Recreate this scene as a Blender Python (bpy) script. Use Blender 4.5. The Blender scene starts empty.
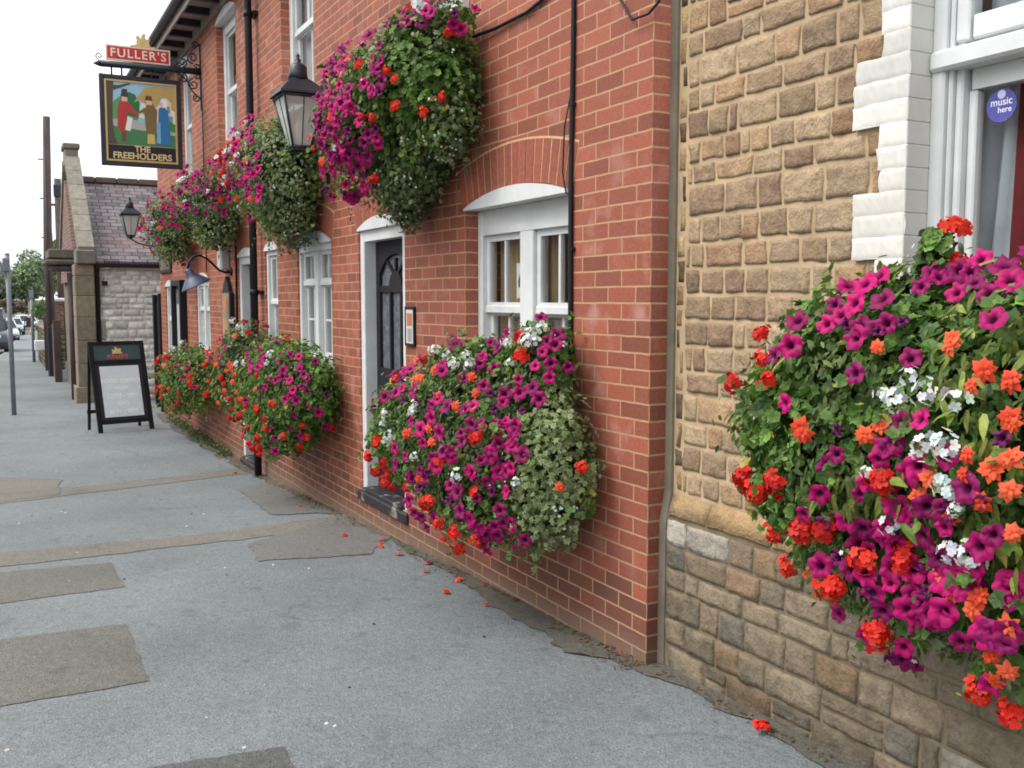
import bpy, bmesh, math, random
import numpy as np
from mathutils import Vector, Matrix, noise
random.seed(7)
RNG = np.random.default_rng(11)
scene = bpy.context.scene
COL = scene.collection
PI = math.pi

# ------------------------------------------------------------------ helpers
def lin(r, g, b, k=1.0):
    f = lambda c: (c/255/12.92) if c/255 <= .04045 else ((c/255+.055)/1.055)**2.4
    return (f(r)*k, f(g)*k, f(b)*k, 1.0)

def tag(o, label=None, cat=None, group=None, kind=None):
    if label: o['label'] = label
    if cat: o['category'] = cat
    if group: o['group'] = group
    if kind: o['kind'] = kind
    return o

def thing(name, label, cat, loc=(0, 0, 0), group=None, rz=0):
    o = bpy.data.objects.new(name, None)
    COL.objects.link(o)
    o.location = loc
    o.rotation_euler = (0, 0, rz)
    o.empty_display_size = .1
    return tag(o, label, cat, group)

def attach(o, parent, local=False):
    o.parent = parent
    if not local:
        o.matrix_parent_inverse = Matrix.Identity(4)
        root = parent
        # world-space geometry: undo the location of the whole chain
        off = Vector((0, 0, 0))
        p = parent
        while p is not None:
            off += p.location
            p = p.parent
        if off.length > 0:
            o.location = -off
    return o

class MB:
    """collects geometry of one mesh"""
    def __init__(s):
        s.v = []; s.f = []; s.m = []; s.c = []; s.sm = []
    def add(s, vs, fs, mat=0, col=(1, 1, 1), smooth=False):
        n = len(s.v)
        s.v += [tuple(p) for p in vs]
        if col and isinstance(col[0], (tuple, list)): s.c += list(col)
        else: s.c += [col]*len(vs)
        for f in fs:
            s.f.append(tuple(i+n for i in f)); s.m.append(mat); s.sm.append(smooth)
        return s
    def box(s, x0, x1, y0, y1, z0, z1, mat=0, col=(1, 1, 1), M=None, bev=0.0):
        if x0 > x1: x0, x1 = x1, x0
        if y0 > y1: y0, y1 = y1, y0
        if z0 > z1: z0, z1 = z1, z0
        if bev > 0:
            b = min(bev, (x1-x0)*.45, (y1-y0)*.45, (z1-z0)*.45)
            vs = []; idx = {}
            for sx in (0, 1):
                for sy in (0, 1):
                    for sz in (0, 1):
                        X = x1 if sx else x0; Y = y1 if sy else y0; Z = z1 if sz else z0
                        dx = -b if sx else b; dy = -b if sy else b; dz = -b if sz else b
                        idx[(sx, sy, sz)] = len(vs)
                        vs += [(X, Y+dy, Z+dz), (X+dx, Y, Z+dz), (X+dx, Y+dy, Z)]
            fs = []
            I = lambda a, b_, c, k: idx[(a, b_, c)]+k
            for q in (0, 1):
                fs.append((I(q,0,0,0), I(q,1,0,0), I(q,1,1,0), I(q,0,1,0)))
                fs.append((I(0,q,0,1), I(1,q,0,1), I(1,q,1,1), I(0,q,1,1)))
                fs.append((I(0,0,q,2), I(1,0,q,2), I(1,1,q,2), I(0,1,q,2)))
            for a in (0, 1):
                for c in (0, 1):
                    fs.append((I(a,c,0,0), I(a,c,1,0), I(a,c,1,1), I(a,c,0,1)))
                    fs.append((I(a,0,c,0), I(a,1,c,0), I(a,1,c,2), I(a,0,c,2)))
                    fs.append((I(0,a,c,1), I(1,a,c,1), I(1,a,c,2), I(0,a,c,2)))
                    for e in (0, 1):
                        fs.append((I(a,c,e,0), I(a,c,e,1), I(a,c,e,2)))
        else:
            vs = [(x0,y0,z0),(x1,y0,z0),(x1,y1,z0),(x0,y1,z0),(x0,y0,z1),(x1,y0,z1),(x1,y1,z1),(x0,y1,z1)]
            fs = [(0,3,2,1),(4,5,6,7),(0,1,5,4),(1,2,6,5),(2,3,7,6),(3,0,4,7)]
        if M is not None: vs = [tuple(M @ Vector(p)) for p in vs]
        return s.add(vs, fs, mat, col)
    def tube(s, path, r, n=8, mat=0, col=(1, 1, 1), cap=True):
        path = [Vector(p) for p in path]
        rs = r if isinstance(r, (list, tuple)) else [r]*len(path)
        vs = []; fs = []
        prev = None
        for i, p in enumerate(path):
            t = (path[min(i+1, len(path)-1)]-path[max(i-1, 0)]).normalized()
            if prev is None:
                a = t.orthogonal().normalized()
            else:
                a = (prev-t*prev.dot(t))
                a = a.normalized() if a.length > 1e-6 else t.orthogonal().normalized()
            prev = a
            b = t.cross(a)
            for k in range(n):
                an = 2*PI*k/n
                vs.append(p+(a*math.cos(an)+b*math.sin(an))*rs[i])
        for i in range(len(path)-1):
            for k in range(n):
                k2 = (k+1) % n
                fs.append((i*n+k, i*n+k2, (i+1)*n+k2, (i+1)*n+k))
        if cap:
            fs.append(tuple(range(n))[::-1]); fs.append(tuple((len(path)-1)*n+k for k in range(n)))
        return s.add(vs, fs, mat, col, smooth=n > 5)
    def prism(s, poly, fn, d0, d1, mat=0, col=(1, 1, 1)):
        """poly: 2-D outline; fn(u, v, d) -> point"""
        n = len(poly)
        vs = [fn(u, v, d0) for u, v in poly]+[fn(u, v, d1) for u, v in poly]
        fs = [tuple(range(n))[::-1], tuple(range(n, 2*n))]
        for i in range(n):
            j = (i+1) % n
            fs.append((i, j, n+j, n+i))
        return s.add(vs, fs, mat, col)
    def lathe(s, prof, c=(0, 0, 0), n=16, mat=0, col=(1, 1, 1), smooth=True, M=None, rot=0):
        vs = []; fs = []
        for r, z in prof:
            for k in range(n):
                a = 2*PI*k/n+rot
                vs.append(Vector((r*math.cos(a), r*math.sin(a), z)))
        for i in range(len(prof)-1):
            for k in range(n):
                k2 = (k+1) % n
                fs.append((i*n+k, i*n+k2, (i+1)*n+k2, (i+1)*n+k))
        fs.append(tuple(range(n))[::-1]); fs.append(tuple((len(prof)-1)*n+k for k in range(n)))
        if M is not None: vs = [M @ p for p in vs]
        vs = [p+Vector(c) for p in vs]
        return s.add(vs, fs, mat, col, smooth)
    def build(s, name, mats, parent=None, local=False, recalc=True):
        me = bpy.data.meshes.new(name)
        me.from_pydata([tuple(p) for p in s.v], [], s.f)
        mats = mats if isinstance(mats, (list, tuple)) else [mats]
        for m in mats: me.materials.append(m)
        me.polygons.foreach_set('material_index', s.m)
        me.polygons.foreach_set('use_smooth', s.sm)
        at = me.color_attributes.new('tint', 'FLOAT_COLOR', 'POINT')
        arr = np.ones((len(s.v), 4), dtype=np.float32)
        arr[:, :3] = np.array([c[:3] for c in s.c], dtype=np.float32)
        at.data.foreach_set('color', arr.ravel())
        if recalc:
            bm = bmesh.new(); bm.from_mesh(me)
            bmesh.ops.recalc_face_normals(bm, faces=bm.faces)
            bm.to_mesh(me); bm.free()
        o = bpy.data.objects.new(name, me)
        COL.objects.link(o)
        if parent is not None: attach(o, parent, local)
        return o

def np_mesh(name, verts, faces, cols, mat, parent=None, smooth=False, local=False):
    """big triangle mesh from numpy arrays"""
    me = bpy.data.meshes.new(name)
    nv, nf = len(verts), len(faces)
    me.vertices.add(nv); me.vertices.foreach_set('co', verts.astype(np.float32).ravel())
    me.loops.add(nf*3); me.loops.foreach_set('vertex_index', faces.astype(np.int32).ravel())
    me.polygons.add(nf)
    me.polygons.foreach_set('loop_start', np.arange(0, nf*3, 3, dtype=np.int32))
    me.polygons.foreach_set('use_smooth', np.full(nf, smooth))
    at = me.color_attributes.new('tint', 'FLOAT_COLOR', 'POINT')
    a = np.ones((nv, 4), dtype=np.float32); a[:, :3] = cols
    at.data.foreach_set('color', a.ravel())
    me.update(calc_edges=True)
    me.materials.append(mat)
    o = bpy.data.objects.new(name, me); COL.objects.link(o)
    if parent is not None: attach(o, parent, local)
    return o

def fan(ring, zc=0.0, zr=None):
    """leaf or petal template: centre plus ring, as a triangle fan"""
    n = len(ring)
    v = [(0, 0, zc)]+[(x, y, (zr[i] if zr else 0)) for i, (x, y) in enumerate(ring)]
    f = [(0, 1+i, 1+(i+1) % n) for i in range(n)]
    return np.array(v, float), np.array(f, int)

def scatter(pts, nrm, size, tv, tf, cc, ce, ew, tilt=None):
    """numpy copies of a template at pts facing nrm; colours cc at centre, ce at the rim (weights ew)"""
    N = len(pts)
    nrm = nrm/np.linalg.norm(nrm, axis=1, keepdims=True)
    r = RNG.normal(size=(N, 3))
    if tilt is not None: r = r*.5+tilt
    t = r-nrm*np.sum(r*nrm, axis=1, keepdims=True)
    t /= np.linalg.norm(t, axis=1, keepdims=True)
    b = np.cross(nrm, t)
    loc = tv[None]*size[:, None, None]
    V = pts[:, None]+loc[..., 0:1]*t[:, None]+loc[..., 1:2]*b[:, None]+loc[..., 2:3]*nrm[:, None]
    F = tf[None]+(np.arange(N)*len(tv))[:, None, None]
    C = cc[:, None]*(1-ew[None, :, None])+ce[:, None]*ew[None, :, None]
    return V.reshape(-1, 3), F.reshape(-1, 3), C.reshape(-1, 3)

class Gather:
    def __init__(s): s.V = []; s.F = []; s.C = []; s.n = 0
    def add(s, V, F, C):
        s.V.append(V); s.F.append(F+s.n); s.C.append(C); s.n += len(V)
    def build(s, name, mat, parent=None, smooth=False, local=False):
        return np_mesh(name, np.concatenate(s.V), np.concatenate(s.F), np.concatenate(s.C), mat, parent, smooth, local)

# ------------------------------------------------------------------ materials
class NT:
    def __init__(s, name):
        s.m = bpy.data.materials.new(name); s.m.use_nodes = True
        s.t = s.m.node_tree; s.n = s.t.nodes; s.n.clear()
        s.out = s.n.new('ShaderNodeOutputMaterial')
    def add(s, typ, **kw):
        x = s.n.new('ShaderNode'+typ)
        for k, v in kw.items():
            if k[0] == '_': setattr(x, k[1:], v)
            else:
                key = k.replace('__', ' ')
                x.inputs[int(key[1:]) if key[0] == 'i' and key[1:].isdigit() else key].default_value = v
        return x
    def link(s, a, b): s.t.links.new(a, b)
    def mix(s, fac, a, b, mode='MIX'):
        x = s.n.new('ShaderNodeMix'); x.data_type = 'RGBA'; x.blend_type = mode
        for sock, v in ((x.inputs['Factor'], fac), (x.inputs['A'], a), (x.inputs['B'], b)):
            for q in x.inputs:
                pass
            tgt = sock
            if sock.name in 'AB':
                tgt = [q for q in x.inputs if q.name == sock.name and q.type == 'RGBA'][0]
            elif sock.name == 'Factor':
                tgt = [q for q in x.inputs if q.name == 'Factor' and q.type == 'VALUE'][0]
            if hasattr(v, 'is_linked') or hasattr(v, 'links'): s.link(v, tgt)
            else: tgt.default_value = v
        return [q for q in x.outputs if q.type == 'RGBA'][0]
    def ramp(s, fac, stops, interp='LINEAR'):
        x = s.n.new('ShaderNodeValToRGB'); x.color_ramp.interpolation = interp
        e = x.color_ramp.elements
        while len(e) < len(stops): e.new(.5)
        for q, (p, c) in zip(e, stops):
            q.position = p
            q.color = c if hasattr(c, '__len__') else (c, c, c, 1)
        s.link(fac, x.inputs['Fac'])
        return x.outputs['Color']
    def math(s, op, a, b=0.0, c=0.0):
        x = s.n.new('ShaderNodeMath'); x.operation = op
        for i, v in enumerate((a, b, c)):
            if hasattr(v, 'links'): s.link(v, x.inputs[i])
            else: x.inputs[i].default_value = v
        return x.outputs[0]
    def noise(s, vec, scale, detail=4, rough=.55, out='Fac'):
        x = s.add('TexNoise', Scale=scale, Detail=detail, Roughness=rough)
        if vec is not None: s.link(vec, x.inputs['Vector'])
        return x.outputs[out]
    def bump(s, h, strength=.3, dist=.01, normal=None):
        x = s.add('Bump', Strength=strength, Distance=dist)
        s.link(h, x.inputs['Height'])
        if normal is not None: s.link(normal, x.inputs['Normal'])
        return x.outputs['Normal']
    def principled(s, color, rough=.6, normal=None, **kw):
        p = s.add('BsdfPrincipled')
        for sock, v in (('Base Color', color), ('Roughness', rough)):
            if hasattr(v, 'links'): s.link(v, p.inputs[sock])
            else: p.inputs[sock].default_value = v
        if normal is not None: s.link(normal, p.inputs['Normal'])
        for k, v in kw.items(): p.inputs[k.replace('__', ' ')].default_value = v
        s.link(p.outputs[0], s.out.inputs['Surface'])
        return p
    def obj(s):
        return s.add('TexCoord').outputs['Object']
    def pos(s):
        return s.add('NewGeometry').outputs['Position']
    def tint(s):
        return s.add('Attribute', _attribute_name='tint').outputs['Color']

def mat_plain(name, color, rough=.5, var=.12, scale=6., bump=0.0, spec=.5, metal=0.0):
    """paint or metal with a little tonal unevenness and grime in its own colour"""
    k = NT(name)
    n = k.noise(k.obj(), scale, 5, .6)
    dark = tuple(c*(1-var*2) for c in color[:3])+(1,)
    lite = tuple(min(1, c*(1+var)) for c in color[:3])+(1,)
    c = k.ramp(n, [(.3, dark), (.7, lite)])
    nn = k.noise(k.obj(), scale*9, 3, .6)
    nrm = k.bump(nn, bump, .004) if bump else None
    k.principled(c, k.math('MULTIPLY_ADD', n, .25, rough-.12), nrm, Metallic=metal, **{'Specular__IOR__Level': spec})
    return k.m

def mat_tint(name, rough=.6, var=.15, scale=14., bump=.25, spec=.4, translucent=0.0, dist=.004):
    """base colour carried by the tint attribute of each piece"""
    k = NT(name)
    n = k.noise(k.pos(), scale, 4, .6)
    v = k.ramp(n, [(.25, 1-var*1.6), (.75, 1+var*.6)])
    c = k.mix(1.0, k.tint(), v, 'MULTIPLY')
    nrm = k.bump(n, bump, dist) if bump else None
    p = k.principled(c, rough, nrm, **{'Specular__IOR__Level': spec})
    if translucent:
        t = k.add('BsdfTranslucent'); k.link(c, t.inputs['Color'])
        mx = k.add('MixShader', Fac=translucent)
        k.link(p.outputs[0], mx.inputs[1]); k.link(t.outputs[0], mx.inputs[2])
        k.link(mx.outputs[0], k.out.inputs['Surface'])
    return k.m

def mat_brick(name, base=(149, 86, 67), zoff=.013, uoff=0.0, dirty=True):
    k = NT(name)
    g = k.add('NewGeometry')
    sp = k.add('SeparateXYZ'); k.link(g.outputs['Position'], sp.inputs[0])
    sn = k.add('SeparateXYZ'); k.link(g.outputs['True Normal'], sn.inputs[0])
    ax = k.math('GREATER_THAN', k.math('ABSOLUTE', sn.outputs['X']), .6)
    u = k.math('ADD', k.math('MULTIPLY', sp.outputs['X'], k.math('SUBTRACT', 1.0, ax)), k.math('MULTIPLY', sp.outputs['Y'], ax))
    # courses are never dead level: a slow wobble
    wob = k.noise(g.outputs['Position'], 1.1, 3, .5)
    wob2 = k.noise(g.outputs['Position'], 14., 2, .5)
    wz = k.math('MULTIPLY_ADD', wob, .016, -.008)
    wz = k.math('ADD', wz, k.math('MULTIPLY_ADD', wob2, .006, -.003))
    z = k.math('ADD', k.math('ADD', sp.outputs['Z'], zoff), wz)
    u = k.math('ADD', k.math('ADD', u, uoff), k.math('MULTIPLY_ADD', wob2, .008, -.004))
    cv = k.add('CombineXYZ'); k.link(u, cv.inputs[0]); k.link(z, cv.inputs[1])
    b = k.add('TexBrick', _offset=.5, _offset_frequency=2, _squash=1.0, Scale=1.0, Mortar__Size=.0052, Mortar__Smooth=.25, Bias=0.0, Brick__Width=.225, Row__Height=.075)
    b.inputs['Color1'].default_value = (0, 0, 0, 1); b.inputs['Color2'].default_value = (1, 1, 1, 1); b.inputs['Mortar'].default_value = (.5, .5, .5, 1)
    k.link(cv.outputs[0], b.inputs['Vector'])
    c0 = lin(*base)
    def sh(f, dr=0): return lin(min(255, base[0]*f+dr), base[1]*f, base[2]*f)
    body = k.ramp(b.outputs['Color'], [(0, sh(.86)), (.12, sh(.95)), (.65, sh(1.02, 3)), (1, sh(1.08, 4))])
    fine = k.noise(g.outputs['Position'], 60., 5, .65)
    body = k.mix(1.0, body, k.ramp(fine, [(.25, .66), (.7, 1.14)]), 'MULTIPLY')
    big = k.noise(g.outputs['Position'], .9, 4, .6)
    body = k.mix(1.0, body, k.ramp(big, [(.3, .84), (.7, 1.08)]), 'MULTIPLY')
    # lime bloom (efflorescence) in blotches
    ef = k.noise(g.outputs['Position'], 5.5, 3, .5)
    ef2 = k.noise(g.outputs['Position'], .55, 2, .5)
    efm = k.math('MULTIPLY', k.ramp(ef, [(.53, 0.0), (.72, .55)]), k.ramp(ef2, [(.38, .2), (.58, 1.0)]))
    efm = k.math('MULTIPLY', efm, k.ramp(b.outputs['Color'], [(.30, .1), (.55, 1.0)]))
    body = k.mix(efm, body, lin(190, 154, 146))
    if dirty:
        zz = k.math('ADD', sp.outputs['Z'], k.math('MULTIPLY', sp.outputs['X'], .03))
        lo = k.math('ADD', zz, k.math('MULTIPLY', b.outputs['Color'], .26))
        lo = k.math('ADD', lo, k.math('MULTIPLY', big, .12))
        body = k.mix(k.ramp(lo, [(.36, .9), (.66, 0.0)]), body, lin(104, 68, 56))
    mort = k.mix(k.noise(g.outputs['Position'], 9., 3, .6), lin(160, 120, 90), lin(188, 152, 118))
    c = k.mix(b.outputs['Fac'], body, mort)
    if dirty:
        # cement and grime splashed over the lowest course
        m2 = k.ramp(k.math('ADD', zz, k.math('MULTIPLY', big, .14)), [(.10, .50), (.22, 0.0)])
        c = k.mix(m2, c, lin(126, 112, 96))
    h = k.math('SUBTRACT', k.math('MULTIPLY', fine, .35), b.outputs['Fac'])
    nrm = k.bump(h, .55, .007)
    k.principled(c, k.ramp(fine, [(.3, .62), (.8, .85)]), nrm, **{'Specular__IOR__Level': .35})
    return k.m

def mat_stone(name):
    k = NT(name)
    p = k.pos()
    a = k.noise(p, 16., 6, .68); b = k.noise(p, 75., 4, .65); d = k.noise(p, 5., 3, .5)
    c = k.mix(1.0, k.tint(), k.ramp(a, [(.25, .62), (.5, 1.0), (.75, 1.22)]), 'MULTIPLY')
    c = k.mix(1.0, c, k.ramp(b, [(.3, .80), (.7, 1.10)]), 'MULTIPLY')
    c = k.mix(k.ramp(d, [(.55, 0.0), (.72, .35)]), c, lin(150, 132, 108, .8))
    zz = k.add('SeparateXYZ'); k.link(p, zz.inputs[0])
    # algae and soot that has soaked into the lowest stones
    lo = k.math('ADD', zz.outputs['Z'], k.math('MULTIPLY', a, .5))
    c = k.mix(k.math('MULTIPLY', k.ramp(lo, [(.30, .65), (.62, 0.0)]), k.ramp(d, [(.38, .2), (.58, 1.0)])), c, lin(84, 78, 64, .8))
    h = k.math('ADD', k.math('MULTIPLY', a, 1.4), k.math('MULTIPLY', b, .45))
    k.principled(c, .92, k.bump(h, .9, .016), **{'Specular__IOR__Level': .2})
    return k.m

def mat_glass(name, rough=.01, tint=(.86, .90, .90), sky_veil=0.0):
    k = NT(name)
    wob = k.noise(k.pos(), 2.2, 2, .4)
    nrm = k.bump(wob, .05, .02)
    tr = k.add('BsdfTransparent'); tr.inputs[0].default_value = tint+(1,)
    gl = k.add('BsdfGlossy', Roughness=rough); k.link(nrm, gl.inputs['Normal'])
    fr = k.add('Fresnel'); k.link(nrm, fr.inputs['Normal'])
    bf = k.add('NewGeometry').outputs['Backfacing']
    k.link(k.math('MULTIPLY_ADD', bf, 1/1.5-1.5, 1.5), fr.inputs['IOR'])   # a thin sheet looks the same from both sides
    mx = k.add('MixShader'); k.link(k.math('MULTIPLY_ADD', fr.outputs[0], 1.3, .01), mx.inputs[0])
    k.link(tr.outputs[0], mx.inputs[1]); k.link(gl.outputs[0], mx.inputs[2])
    last = mx.outputs[0]
    if sky_veil:
        d = k.add('BsdfDiffuse'); d.inputs[0].default_value = (.74, .78, .76, 1)  # pale diffuse stands in for sky reflected in the lantern panes
        m2 = k.add('MixShader', Fac=sky_veil); k.link(last, m2.inputs[1]); k.link(d.outputs[0], m2.inputs[2]); last = m2.outputs[0]
    k.link(last, k.out.inputs['Surface'])
    return k.m

def mat_asphalt(name, base=(148, 150, 150), k0=.52, warm=0.0, speck=1.0):
    k = NT(name)
    p = k.pos()
    fine = k.noise(p, 230., 3, .7)
    mid = k.noise(p, 28., 4, .65)
    big = k.noise(p, .85, 5, .6)
    vor = k.add('TexVoronoi', Scale=150.); k.link(p, vor.inputs['Vector'])
    c0 = lin(*base, k0)
    c = k.ramp(big, [(.28, tuple(x*.80 for x in c0[:3])+(1,)), (.5, c0), (.75, tuple(x*1.14 for x in c0[:3])+(1,))])
    c = k.mix(1.0, c, k.ramp(mid, [(.25, .80), (.7, 1.12)]), 'MULTIPLY')
    st = k.ramp(vor.outputs['Color'], [(.08, .42), (.35, .95), (.8, 1.0), (.97, 1.65)])
    gr = k.noise(p, 95., 2, .8)
    c = k.mix(1.0, c, k.ramp(gr, [(.30, .78), (.5, 1.0), (.70, 1.2)]), 'MULTIPLY')
    c = k.mix(.8*speck, c, k.mix(1.0, c, st, 'MULTIPLY'))
    # dark worn spots and damp blotches
    sp = k.noise(p, 5.2, 3, .55)
    c = k.mix(k.ramp(sp, [(.62, 0.0), (.70, .40)]), c, tuple(x*.45 for x in c0[:3])+(1,))
    if base[0] > 145:
        # hairline cracks wandering across the surfacing, and broad worn lanes
        dn = k.add('TexNoise', Scale=1.6, Detail=4.); k.link(p, dn.inputs['Vector'])
        av = k.add('VectorMath', _operation='MULTIPLY_ADD'); k.link(dn.outputs['Color'], av.inputs[0]); av.inputs[1].default_value = (.5, .5, .5); k.link(p, av.inputs[2])
        ve = k.add('TexVoronoi', _feature='DISTANCE_TO_EDGE', Scale=.55); k.link(av.outputs[0], ve.inputs['Vector'])
        ck = k.math('MULTIPLY', k.ramp(ve.outputs['Distance'], [(.0015, 1.0), (.006, 0.0)]), k.ramp(k.noise(p, .7, 2), [(.52, 0.0), (.62, .55)]))
        c = k.mix(ck, c, tuple(x*.35 for x in c0[:3])+(1,))
        lane = k.noise(p, .35, 3, .5)
        c = k.mix(1.0, c, k.ramp(lane, [(.3, .86), (.7, 1.12)]), 'MULTIPLY')
        s2 = k.noise(p, 11., 2, .5)
        c = k.mix(k.ramp(s2, [(.655, 0.0), (.72, .45)]), c, tuple(x*.5 for x in c0[:3])+(1,))
    h = k.math('ADD', k.math('MULTIPLY', vor.outputs['Distance'], .8), k.math('MULTIPLY', mid, .6))
    nrm = k.bump(h, .5, .006)
    k.principled(c, .88, nrm, **{'Specular__IOR__Level': .3})
    return k.m

def mat_slate(name):
    k = NT(name)
    tc = k.obj()
    b = k.add('TexBrick', _offset=.5, _offset_frequency=2, Scale=1.0, Mortar__Size=.012, Mortar__Smooth=.2, Bias=0.0, Brick__Width=.26, Row__Height=.14)
    b.inputs['Color1'].default_value = lin(92, 86, 90, .8); b.inputs['Color2'].default_value = lin(142, 134, 136, .8); b.inputs['Mortar'].default_value = lin(48, 44, 50, .8)
    sp = k.add('SeparateXYZ'); k.link(tc, sp.inputs[0])
    cv = k.add('CombineXYZ'); k.link(sp.outputs['Y'], cv.inputs[0])
    k.link(k.math('MULTIPLY_ADD', k.noise(tc, 2.5, 3), .05, k.math('MULTIPLY', sp.outputs['Z'], 1.8)), cv.inputs[1])
    k.link(cv.outputs[0], b.inputs['Vector'])
    n = k.noise(tc, 7., 5, .65)
    c = k.mix(1.0, b.outputs['Color'], k.ramp(n, [(.3, .7), (.72, 1.25)]), 'MULTIPLY')
    c = k.mix(k.ramp(k.noise(tc, 1.6, 4, .6), [(.5, 0.0), (.72, .5)]), c, lin(128, 100, 96, .9))
    k.principled(c, .75, k.bump(k.math('SUBTRACT', n, b.outputs['Fac']), .6, .02))
    return k.m

M = {}
M['brick'] = mat_brick('red_brick')
M['arch'] = mat_tint('rubbed_brick', .75, .2, 40., .35)
M['stone'] = mat_stone('sandstone')
M['mortar'] = mat_plain('lime_mortar', lin(194, 170, 136, .86), .95, .12, 7., .5, .2)
M['render'] = mat_plain('cement_fillet', lin(138, 128, 112, .8), .95, .14, 5., .5, .2)
M['footmortar'] = mat_plain('weathered_mortar', lin(146, 132, 108, .72), .95, .2, 4., .5, .2)
M['white'] = mat_plain('white_gloss_paint', lin(238, 240, 240, .76), .45, .06, 5., .12)
M['whitebrick'] = mat_plain('white_masonry_paint', lin(240, 237, 230, .73), .75, .05, 3., .5)
M['black'] = mat_plain('black_gloss_paint', lin(36, 34, 40, .8), .5, .15, 4., .08, .25)
M['iron'] = mat_plain('black_iron', lin(40, 44, 58, .9), .42, .15, 8., .1)
M['glass'] = mat_glass('window_glass')
M['lampglass'] = mat_glass('lantern_glass', .08, (.86, .90, .90), .5)
M['net'] = mat_plain('net_curtain', lin(196, 200, 208, .8), .9, .1, 20.)
M['drape'] = mat_plain('red_drape', lin(120, 40, 44, .8), .9, .15, 20.)
M['stonewhite'] = mat_tint('thick_masonry_paint', .7, .05, 4., .25, .3, dist=.006)
M['cream'] = mat_plain('cream_wall', lin(190, 165, 130, .7), .8, .08, 3.)
M['slate'] = mat_slate('slate_roof')
M['asphalt'] = mat_asphalt('pavement_asphalt', (146, 153, 155), .61, speck=.85)
M['patch_tan'] = mat_asphalt('patch_tan', (140, 138, 130), .54, speck=1.0)
M['patch_dark'] = mat_asphalt('patch_dark', (108, 109, 106), .66)
M['patch_red'] = mat_asphalt('patch_red', (142, 142, 138), .56)
M['band'] = mat_asphalt('trench_band', (150, 146, 136), .57)
M['road'] = mat_asphalt('road_asphalt', (128, 128, 130), .5)
M['kerb'] = mat_plain('kerb_concrete', lin(160, 158, 150, .6), .9, .15, 5., .4)
M['earth'] = mat_plain('bare_earth', lin(96, 96, 70, .6), .95, .2, 1., .3)
M['leaf'] = mat_tint('leaves', .55, .22, 30., 0, .35, .30)
M['petal'] = mat_tint('petals', .6, .06, 30., 0, .3, .25)
M['tree'] = mat_tint('tree_leaves', .6, .25, 1.5, 0, .3, .25)
M['bark'] = mat_plain('bark', lin(92, 78, 62, .8), .9, .25, 6., .6)
M['tint'] = mat_tint('painted_pieces', .55, .06, 8., .03, .4)
M['gold'] = mat_plain('gold_leaf', lin(232, 208, 144, .9), .45, .12, 14., .1, .5, .2)
M['steel'] = mat_plain('galvanised_steel', lin(136, 146, 156, .75), .5, .12, 6., .05)
M['wood'] = mat_plain('creosoted_timber', lin(98, 80, 76, .8), .85, .2, 4., .4)
M['fascia'] = mat_plain('weathered_soffit', lin(176, 168, 160, .85), .8, .12, 5., .2)
M['lead'] = mat_plain('lamp_shade_enamel', lin(72, 80, 104, .8), .4, .1, 6.)
M['coping'] = mat_tint('coping_stone', .9, .25, 9., .4)
M['tyre'] = mat_plain('tyre_rubber', lin(34, 34, 36), .8, .1)
M['carglass'] = mat_plain('car_glass', lin(44, 52, 60), .08, .05)
M['hallbrick'] = mat_brick('hall_brick', (112, 90, 84), 0, 0, False)
M['pale'] = mat_plain('pale_lime_mortar', lin(226, 226, 220, .95), .95, .1, 6., .5, .2)
M['ridge'] = mat_plain('ridge_tile_clay', lin(116, 102, 96, .8), .9, .15, 6., .3)
M['litter'] = mat_tint('litter', .8, .2, 40., 0, .2)
# ------------------------------------------------------------------ setting
GP = [(-60, .9), (-8, .16), (0, 0), (2, -.055), (4, -.14), (5.7, -.22), (7.5, -.285), (10, -.30), (14, -.31), (20, -.34), (32, -.45), (79, -1.24), (140, -1.9), (400, -3.0)]
def gz(x):
    for (a, b), (c, d) in zip(GP, GP[1:]):
        if x <= c: return b+(d-b)*(x-a)/(c-a)
    return GP[-1][1]
KP = [(-60, 2.95), (0, 2.85), (20, 2.75), (34, 2.6), (40, 2.28), (46, 1.88), (62, 1.45), (78, .72), (90, -.15), (105, -1.6), (120, -3.1), (150, -7.5), (200, -18), (300, -45)]
def ky(x):
    for (a, b), (c, d) in zip(KP, KP[1:]):
        if x <= c: return b+(d-b)*(x-a)/(c-a)
    return KP[-1][1]
xs = list(np.arange(-20, 24, .5))+list(range(24, 160, 2))+list(range(160, 301, 20))
def strip(name, fa, fb, z, mat, n=6, kind='structure'):
    b = MB(); vs = []; fs = []
    for x in xs:
        for j in range(n+1):
            y = fa(x)+(fb(x)-fa(x))*j/n
            vs.append((x, y, gz(x)+z))
    for i in range(len(xs)-1):
        for j in range(n):
            a = i*(n+1)+j
            fs.append((a, a+1, a+n+2, a+n+1))
    b.add(vs, fs)
    o = b.build(name, mat, recalc=False)
    for p in o.data.polygons:
        if p.normal.z < 0: p.flip()
    return tag(o, kind=kind)
strip('pavement', lambda x: min(-8, ky(x)-9), lambda x: ky(x), 0, M['asphalt'], 12)
strip('road', lambda x: ky(x)+.13, lambda x: ky(x)+7.2, -.11, M['road'], 6)
kb = MB()
kx = [x for x in xs if x > -12]
for a, b_ in zip(kx, kx[1:]):
    m = (a+b_)/2
    pts = [(a+.004, ky(a), gz(a)), (b_-.004, ky(b_), gz(b_)), (b_-.004, ky(b_)+.13, gz(b_)), (a+.004, ky(a)+.13, gz(a))]
    up = [(p[0], p[1], p[2]+.006) for p in pts]; dn = [(p[0], p[1], p[2]-.14) for p in pts]
    kb.add(up+dn, [(0, 1, 2, 3), (0, 4, 5, 1), (1, 5, 6, 2), (2, 6, 7, 3), (3, 7, 4, 0)])
tag(kb.build('kerb', M['kerb']), kind='structure')
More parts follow.
